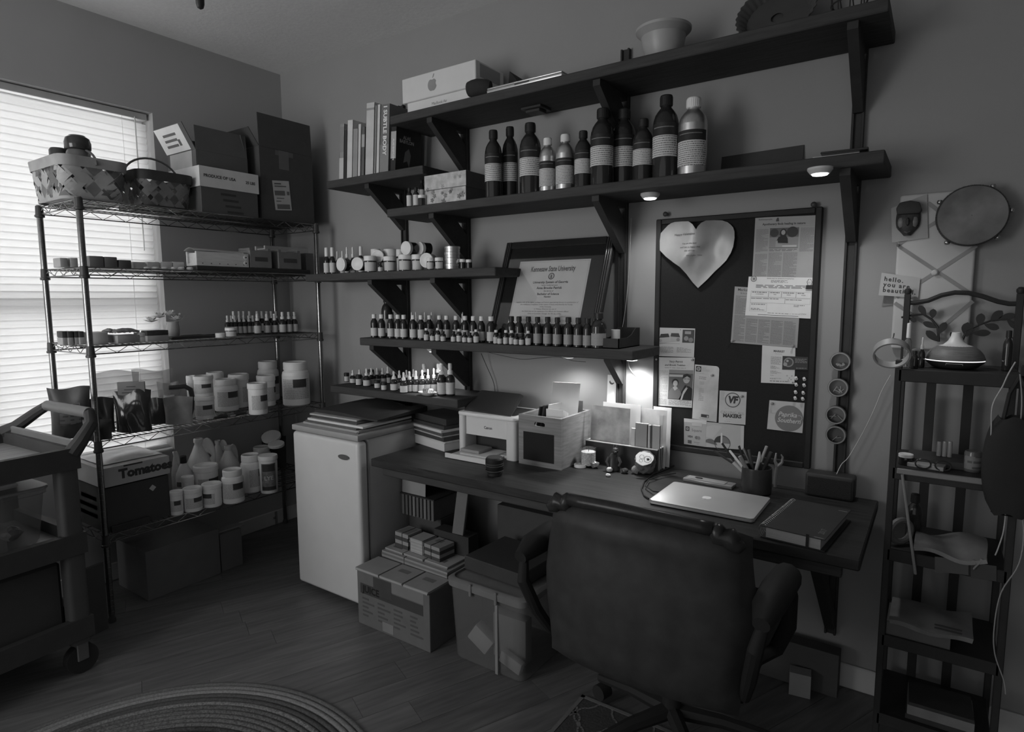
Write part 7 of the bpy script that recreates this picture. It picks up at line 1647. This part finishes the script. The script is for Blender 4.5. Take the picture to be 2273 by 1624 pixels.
tub(477, 532, 840, 914, L4, None, 'white shouldered jar with dark label block, front of the fourth shelf', True, .35)
tub(462, 500, 825, 900, L4, .10, 'white tub at the very back of the fourth shelf', False, 1.6)
t1 = tub(434, 478, 878, 923, L4, .33, 'lower white tub of the stacked pair on the fourth shelf')
p, r, h = stand(434, 478, 878, 923, ZR[L4], x=.33); p2, r2, h2 = stand(434, 478, 833, 880, ZR[L4]+h, x=.33)
place('tub', None, Vector((p.x, p.y, ZR[L4]+h+.0005)), (r, r, h2), 'upper white tub of the stacked pair on the fourth shelf', 'white plastic tubs and jars on the rack', facing(p))
tub(418, 440, 833, 920, L4, .22, 'slim white tub left of the stacked pair', False, 1.3)
# bags and pouches at the left of the fourth shelf
def pouch(lab, c, w, h, d, v, rz=PI/2-.5, seed=0, rough=.3, label_v=None, header=None, name='pouch', clear=None, tilt=.0):
    t = thing(name, lab, 'bag', c, rot=(tilt, 0, rz)); rnd = random.Random(seed); a_, b_ = rnd.uniform(0, 6), rnd.uniform(0, 6)
    def fn(u, v_, s_):
        e = math.sin(PI*u)**.5 if 0 < u < 1 else 0; th_ = d/2*e*(1-v_**3*.96)*(.85+.15*math.sin(6*u+a_)*math.cos(5*v_+b_)); wv_ = w*(1-.10*math.sin(PI*v_)*.5+.05*(v_-.5))
        return Vector(((u-.5)*wv_, s_*th_+.004*math.sin(9*u+a_+4*v_), v_*h*(1-.03*math.sin(PI*u*2+a_))))
    m = MB(); m.grid(lambda u, v_: fn(u, v_, -1), 14, 12); m.grid(lambda u, v_: fn(1-u, v_, 1), 14, 12); m.add([fn(k/14, 0, -1) for k in range(15)]+[fn(1-k/14, 0, 1) for k in range(1, 14)], [tuple(reversed(range(28)))])
    m.build('pouch_body', clear or mat(v, rough, var=.3, scale=16, bump=.25, key='pouch'), t, smooth=70)
    if label_v is not None:
        lo_ = MB(); lo_.grid(lambda u, v_: fn(.3+.5*u, .28+.4*v_, -1)+Vector((0, -.0015, 0)), 6, 4); lo_.build('label', print_mat(label_v, label_v*.4, 60, .35), t, smooth=60)
    if header is not None:
        lo_ = MB(); lo_.box((-w*.36, -.006, h*.80), (w*.36, .006, h*1.18)); hd_o = lo_.build('header_card', mat(header, .6), t, smooth=0)
        for k in range(3): MB().box((-w*.25+.01*k, -.0066, h*(.92+.07*k)), (w*.25-.01*k, -.006, h*(.94+.07*k))).build('header_print', mat(header*.4, .6), hd_o, smooth=0)
    return t
clearbag = clr
z4 = ZR[L4]
def L4p(px, x): return Vector((x, rx(px, 930, x).y, z4))
pouch('tall black foil pouch with a grey header card, front of the fourth shelf', L4p(297, .365), .155, .195, .07, .03, PI/2-.75, 1, .12, header=.16)
pouch('dark herb pouch with grey label at the far left of the fourth shelf', L4p(158, .25), .16, .22, .09, .055, PI/2-.65, 2, .4, label_v=.12)
pouch('dark folded pouch behind the front post on the fourth shelf', L4p(228, .26), .10, .16, .05, .045, PI/2-.7, 3, .3)
pouch('large clear bag standing behind the black foil pouch', L4p(262, .13), .20, .26, .07, .3, PI/2-.6, 4, .2, clear=clr)
pouch('clear bag with dark herbs at its top, near the window corner', L4p(345, .12), .18, .25, .06, .3, PI/2-.6, 5, .2, clear=clr)
pouch('small clear bag with pale label between the pouches and the handle', L4p(378, .22), .10, .19, .05, .35, PI/2-.7, 6, .3, clear=clr, label_v=.4)
pouch('dark oval pouch right of the black foil pouch', L4p(352, .27), .09, .125, .05, .05, PI/2-.75, 7, .25)
pouch('grey paper pouch with small dark slot drooping at the shelf front', L4p(398, .37), .13, .135, .035, .20, PI/2-.75, 8, .6)
p = L4p(405, .27); t = thing('strap_loop', 'black rounded loop standing behind the grey paper pouch', 'loop', p, PI/2-.6); MB().tube([(-.05, 0, .165), (.02, 0, .168), (.045, 0, .15), (.05, 0, .11), (.045, 0, .05), (.035, 0, .01)], [.011, .012, .012, .012, .011, .010], 8).build('grip', mat(.035, .4), t)
p = L4p(150, .40); pouch('small dark herb pouch at the front left edge of the fourth shelf', L4p(215, .41), .11, .09, .05, .05, PI/2-.7, 9, .35)
p = rx(515, 922, .42); t = thing('watch', 'black wristwatch lying at the front of the fourth shelf', 'watch', (.41, p.y, z4), PI/2)
MB().box((-.022, -.018, .002), (.022, .018, .014)).build('watch_case', mat(.05, .3), t, bevel=.004); MB().box((-.014, -.0188, .004), (.014, -.0182, .012)).build('dial', mat(.3, .3), t, smooth=0)
for s_ in (-1, 1): MB().tube([(s_*.022, 0, .008), (s_*.05, .004, .010), (s_*.085, .006, .006)], [.011, .010, .006], 8).build('strap', mat(.035, .5), t)
# ---- fifth shelf
L5 = 4; z5 = ZR[L5]
ya, yb2_ = ysp(222, 384, .44, 1060); ht_ = zat(230, 1040, rx(230, 1150, .44))-z5
yA = rx(232, 1130, .44).y; yB = rx(384, 1130, .44).y; w5 = yB-yA
t = carton('tomato_box', 'dark carton with a white lid reading Tomatoes on the fifth shelf', (.25, (yA+yB)/2, z5), .36, w5-.012, .20, .06); w2, d2 = .186, w5/2
m = MB(); hl = zat(384, 1010, Vector((.44, yB, 0)))-z5
for a, b_ in (((-w2, -d2, hl-.085), (w2, -d2+.004, hl)), ((-w2, d2-.004, hl-.085), (w2, d2, hl)), ((-w2, -d2+.004, hl-.085), (-w2+.004, d2-.004, hl)), ((w2-.004, -d2+.004, hl-.085), (w2, d2-.004, hl)), ((-w2+.004, -d2+.004, hl-.005), (w2-.004, d2-.004, hl))): m.box(a, b_)
lt_ = m.build('tray_lid', mat(.42, .6, var=.06), t, smooth=0)
vs, fs = text_mesh('Tomatoes', .056, bold=.055, spacing=1.0); MB(Ft(w2+.0008, .04, hl-.040)).add(vs, fs).build('lettering', mat(.05, .6), lt_, smooth=0)
MB().box((w2-.0042, -d2+.09, hl-.008), (w2+.0006, -d2+.17, hl-.001)).build('slot', mat(.05, .6), lt_, smooth=0)
MB(Ft(.1805, d2-.08, .155) @ Matrix.Rotation(PI/4, 4, 'Z')).box((-.011, -.011, 0), (.011, .011, .0006)).build('sticker', mat(.45, .5), t, smooth=0)
for k in range(3): MB().box((-.1+.02*k, -d2-.0005+.006, .05+.04*k), (.1, -d2+.0055, .07+.04*k)).build('side_print', mat(.15, .7), t, smooth=0)
m = MB(); m.grid(lambda u, v_: Vector(((u-.5)*.26, (v_-.45)*.26, hl+.004+.012*math.sin(PI*u)*math.sin(PI*v_)*(1+.5*math.sin(8*u+3*v_)))), 12, 12); o = m.build('plastic_sheet', mat(.40, .3, var=.3), None, solid=.001, smooth=70); o.location = (.25, (yA+yB)/2, z5); tag(o, 'crumpled pale plastic sheet lying on the tomato box', 'plastic')
slab('wire_tray', 'flat dark tray of tools under the tomato box front on the fifth shelf', 'tray', (.44-.0, yA+.10, z5-.0002), .012, .16, .03, 0, mat(.06, .3, .6))
# plastic jugs with handles
def k_jug(v=.66):
    def mk():
        t = thing('plastic_jug', '', 'jug'); mm = mat(v, .35, var=.05, key='jug')
        MB().lathe([(.90, 0), (1, .03), (1, .46), (.93, .54), (.74, .64), (.52, .76), (.36, .86), (.30, .88), (.30, .93)], 26).build('body', mm, t)
        MB().lathe([(.30, .925), (.36, .93), (.36, .99), (.31, 1.0), (.26, 1.0), (.26, .95), (.01, .95)], 20).build('neck', mm, t)
        MB().tube([(.0, -.62+.46*math.cos(a), .66+.20*math.sin(a)) for a in [2*PI*k/20 for k in range(20)]], [.15]*20, 9, closed=True).build('handle', mm, t)
        return t
    return mk
def jug(xl, xr, yt, yb, x, lab, rz=0, v=.66, tilt=0):
    p, r, h = stand(xl, xr, yt, yb, z5, x=x); r = min(r, .082); return place('jug', k_jug(v), p, (r, r, h), lab, 'plastic jugs on the rack', facing(p)+rz)
jug(415, 478, 972, 1075, .17, 'large white jug with its round handle turned to the room', 1.25)
jug(470, 508, 976, 1080, .075, 'white jug at the back behind the large one', 1.5)
jug(486, 536, 988, 1083, .20, 'white jug right of the large handled one', 2.4)
jug(383, 402, 1001, 1090, .12, 'small white jug beside the tomato box', 2.0)
p, r, h = stand(391, 431, 1011, 1082, z5, x=.215)
t = thing('capped_bottle', 'white bottle with black cap beside the tomato box', 'bottle', p, facing(p)); MB().lathe([(.95*r, 0), (r, .006), (r, h*.50), (.9*r, h*.60), (.42*r, h*.80), (.30*r, h*.84)], 22).build('body', hdpe, t); MB().lathe([(.36*r, h*.83), (.38*r, h*.835), (.37*r, h*.99), (.33*r, h)], 16).build('cap', capb, t); arc(MB(), h*.30, h*.42, r*1.01, 62).build('label', mat(.2, .5), t)
tub(433, 488, 1030, 1100, L5, .29, 'wide white tub behind the front row of the fifth shelf', False, .4)
tub(405, 434, 1056, 1115, L5, .31, 'short white tub with speckled lid on the fifth shelf', False, 1.5)
tub(379, 409, 1088, 1144, L5, None, 'leftmost white labelled tub at the fifth shelf\'s front', False, -.2)
tub(408, 452, 1081, 1137, L5, None, 'second white labelled tub at the fifth shelf\'s front', False, .3)
tub(450, 495, 1071, 1127, L5, None, 'third white tub at the fifth shelf\'s front, label turned left', False, -.9)
tub(494, 545, 1040, 1119, L5, None, 'tall white jar at the fifth shelf\'s front with dark block label', True, .2)
tub(536, 583, 1007, 1095, L5, None, 'white shouldered jar behind the printed canister', True, 1.0)
tub(563, 605, 990, 1070, L5, .14, 'white jar at the back right of the fifth shelf', True, 1.5)
p, r, h = stand(577, 620, 1009, 1096, z5)
t = thing('canister', 'white canister with a dark printed label reading LYE at the right', 'canister', p, facing(p)); MB().lathe([(.88*r, 0), (.92*r, .006), (.98*r, h*.86), (.96*r, h*.9)], 24).build('body', hdpe, t); MB().lathe([(1.0*r, h*.88), (1.04*r, h*.89), (1.04*r, h*.97), (1.0*r, h), (.01, h)], 24).build('lid', hdpe, t)
lb_ = arc(MB(), h*.08, h*.82, r*.99, 48).build('label', mat(.16, .5, var=.5, scale=60), t); vs, fs = text_mesh('LYE', r*.62, bold=.03); m = MB()
m.v = [Vector(((r*1.0)*math.sin(a/(r*1.0)), -(r*1.0)*math.cos(a/(r*1.0))-.0004, h*.42+b_)) for a, b_, _ in vs]; m.f = fs; m.build('lettering', mat(.5, .5), lb_, smooth=0)
arc(MB(), h*.60, h*.80, r*.995, 40).build('label_block', mat(.05, .5), lb_); arc(MB(), h*.1, h*.2, r*.995, 46).build('label_block', mat(.04, .5), lb_)
for (px_, x, rr, rot_, lab) in ((604, .15, .055, .9, 'white jar lid leaning on the tubs at the right back of the fifth shelf'), (614, .26, .045, .4, 'white jar lid lying tilted behind the canister')):
    p = rx(px_, 1000, x); o = MB().lathe([(rr, 0), (rr, .014), (rr*.95, .016), (.01, .016)], 26).build('jar_cover', hdpe, None); o.location = (x, min(p.y, RY1+.06), z5+.20 if x < .2 else z5+.175); o.rotation_euler = (rot_*.4, rot_*.35, 0); tag(o, lab, 'lid')
pouch('dark crumpled bag at the right back of the fifth shelf', Vector((.08, -.22, z5)), .18, .2, .06, .04, .3, 12, .5, name='dark_bag')
# ---- floor under the rack
ya = rx(500, 1195, .40)
pA, pB = at(502, 1198, 2, .0), at(609, 1164, 2, .0)
d = (pB-pA); t = carton('produce_tray', 'low pale produce tray with dark print on the floor under the rack', ((pA.x+pB.x)/2-.12, (pA.y+pB.y)/2+.03, .0005), .26, d.length*.98, .085, .20, rz=math.atan2(d.y, d.x)-PI/2)
vs, fs = text_mesh('PRODUCE OF USA', .024, 'LEFT', bold=.03); MB(Ft(.1306, -d.length*.45, .04)).add(vs, fs).build('lettering', mat(.05, .7), t, smooth=0)
vs, fs = text_mesh('25 LBS', .022, 'RIGHT', bold=.03); MB(Ft(.1306, d.length*.45, .045)).add(vs, fs).build('lettering', mat(.05, .7), t, smooth=0)
slab('dark_bag_bundle', 'dark bundle lying in the produce tray under the rack', 'bundle', (t.location.x, t.location.y, .0065), .2, .24, .10, t.rotation_euler.z, mat(.04, .8), None, .02)
slab('floor_carton', 'large dark carton on the floor under the wire rack', 'box', (.24, -.95, .0005), .30, .36, .24, 0, mat(.12, .8))
slab('pale_envelope', 'pale strip lying on the dark carton\'s right under the rack', 'envelope', (.33, -.70, .0005), .10, .12, .20, 0, mat(.12, .7))
o = MB().box((-.03, -.09, 0), (.03, .09, .008)).build('pale_strip', mat(.24, .6), None, bevel=.002); o.location = (.33, -.70, .2012); tag(o, 'narrow pale strip on top of the dark block under the rack', 'strip')
# dark patterned bag between rack and fridge
pouch('dark patterned cloth bag standing between the rack and the fridge', Vector((.70, -.28, .0005)), .20, .74, .18, .07, .2, 15, .8, name='cloth_bag')
# ------------------------------------------------------------------ utility cart at the left edge
ca = thing('utility_cart', 'dark plastic utility cart with a looped handle at the left edge', 'cart', (.785, -1.50, 0), R_(4))
pl_ = mat(.05, .6, var=.12, key='cartplastic'); CWd, CL = .60, .80
def tray(z, lip, name, deck_v):
    m = MB(); t_ = .03
    m.box((-CWd, -CL, z-.03), (0, 0, z)); m.box((-CWd, -t_, z), (0, 0, z+lip)); m.box((-CWd, -CL, z), (0, -CL+t_, z+lip)); m.box((-CWd, -CL+t_, z), (-CWd+t_, -t_, z+lip)); m.box((-t_, -CL+t_, z), (0, -t_, z+lip))
    o = m.build(name, pl_, ca, smooth=0); MB().box((-CWd+t_+.001, -CL+t_+.001, z+.0003), (-t_-.001, -t_-.001, z+.005)).build('deck_liner', mat(deck_v, .45, var=.25, scale=6, stretch=(12, 1, 1)), o, smooth=0); return o
tray(.825, .05, 'top_tray', .22); tray(.50, .05, 'lower_tray', .20); tray(.17, .05, 'bottom_tray', .05)
for x in (-.035, -CWd+.035):
    for y in (-.04, -CL+.04):
        m = MB(); m.prism(rr_(x-.03, y-.035, x+.03, y+.035, .018), .70, Matrix.Translation((0, 0, .12))); m.build('post', mat(.07, .5, var=.1), ca)
        MB().cyl((x-.018, y, .055), (x+.018, y, .055), .055, None, 22).build('wheel', mat(.03, .6), ca); MB().box((x-.024, y-.02, .05), (x+.024, y+.02, .125)).build('caster_fork', mat(.2, .4, .6), ca, bevel=.003)
hz = .872
hp_ = [(-CWd+.02, -.02, hz), (-CWd+.05, .01, hz+.02), (-CWd+.14, .055, hz+.085), (-CWd+.20, .07, hz+.115)]
hq_ = [(-.02, -.02, hz-.02), (-.015, .01, hz+.02), (-.02, .055, hz+.08), (-.06, .07, hz+.115)]
for q in (hp_, hq_): MB().tube(q, [.030, .026, .022, .020], 10).build('handle_arm', pl_, ca)
MB().tube([hp_[-1], hq_[-1]], .021, 14).build('handle_grip', mat(.12, .45), ca)
MB().box((-CWd+.03, -.012, hz-.005), (-.03, -.002, hz+.03)).build('end_wall', mat(.14, .5), ca, bevel=.004)
Mc = Matrix.Translation(ca.location) @ Matrix.Rotation(R_(4), 4, 'Z')
def cpos(x, y, z): return Mc @ Vector((x, y, z))
# storage container, papers and bag on the lower tray
p = cpos(-.335, -.33, .5056); t = thing('storage_container', 'clear plastic container full of small things on the cart\'s lower tray', 'container', p, R_(4))
m = MB(); n_ = len(rr_(-1, -1, 1, 1, .1, 4))
rs = [[(x, y, z) for x, y in rr_(-.19*s_, -.27*s_, .19*s_, .27*s_, .035, 4)] for s_, z in ((.9, .001), (.93, .012), (1.0, .19), (1.03, .19), (1.03, .205))]
m.add([q for r_ in rs for q in r_], [(i*n_+k, i*n_+(k+1) % n_, (i+1)*n_+(k+1) % n_, (i+1)*n_+k) for i in range(4) for k in range(n_)]+[tuple(reversed(range(n_)))]); m.build('container_wall', clr, t)
m = MB(); m.prism(rr_(-.2, -.285, .2, .285, .04, 5), .012, Matrix.Translation((0, 0, .2055))); m.build('lid', mat(.30, .4), t, bevel=.003)
rnd = random.Random(3)
for k in range(9): o = stone('dark_fruit', None, None, (rnd.uniform(-.1, .12), -.2+.045*k, .075+.02*(k % 3)), .035, .03, .026, .03, k, .5, .25); o.name = 'dark_lump'; o.parent = t
for k in range(9): o = stone('pale_lump', None, None, (rnd.uniform(-.1, .13), -.22+.05*k, .014), .035, .035, .026, .28, k+30, .3, .3); o.parent = t
for k in range(7): slab('paper_sheet', 'white paper sheet, %s up in the stack on the cart container' % ORD[k], 'paper', cpos(-.33+.003*(k % 3), -.27+.004*(k % 2), .7236+.0062*k), .24, .28, .0055, R_(4)+.02*(k % 2), mat(.70, .55), 'paper sheets on the cart container', 0)
slab('black_clip', 'small black clip lying on the white papers on the cart', 'clip', cpos(-.28, -.33, .7672), .05, .035, .008, .2, mat(.03, .4))
pouch('clear crinkled plastic bag lying at the front of the cart\'s lower tray', cpos(-.085, -.36, .508), .30, .12, .06, .3, PI/2+R_(4), 21, .2, clear=clr, name='plastic_bag')
slab('pale_board', 'pale board leaning between the cart and the wire rack', 'board', Vector((.50, -1.385, .0005)), .012, .08, .30, .2, mat(.07, .6))
slab('dark_filler', 'added black block darkening the bottom tray of the cart', 'bin', cpos(-.30, -.40, .1756), .48, .66, .27, R_(4), mat(.06, .8), None, .012)  # block added to keep the space below the lower tray dark
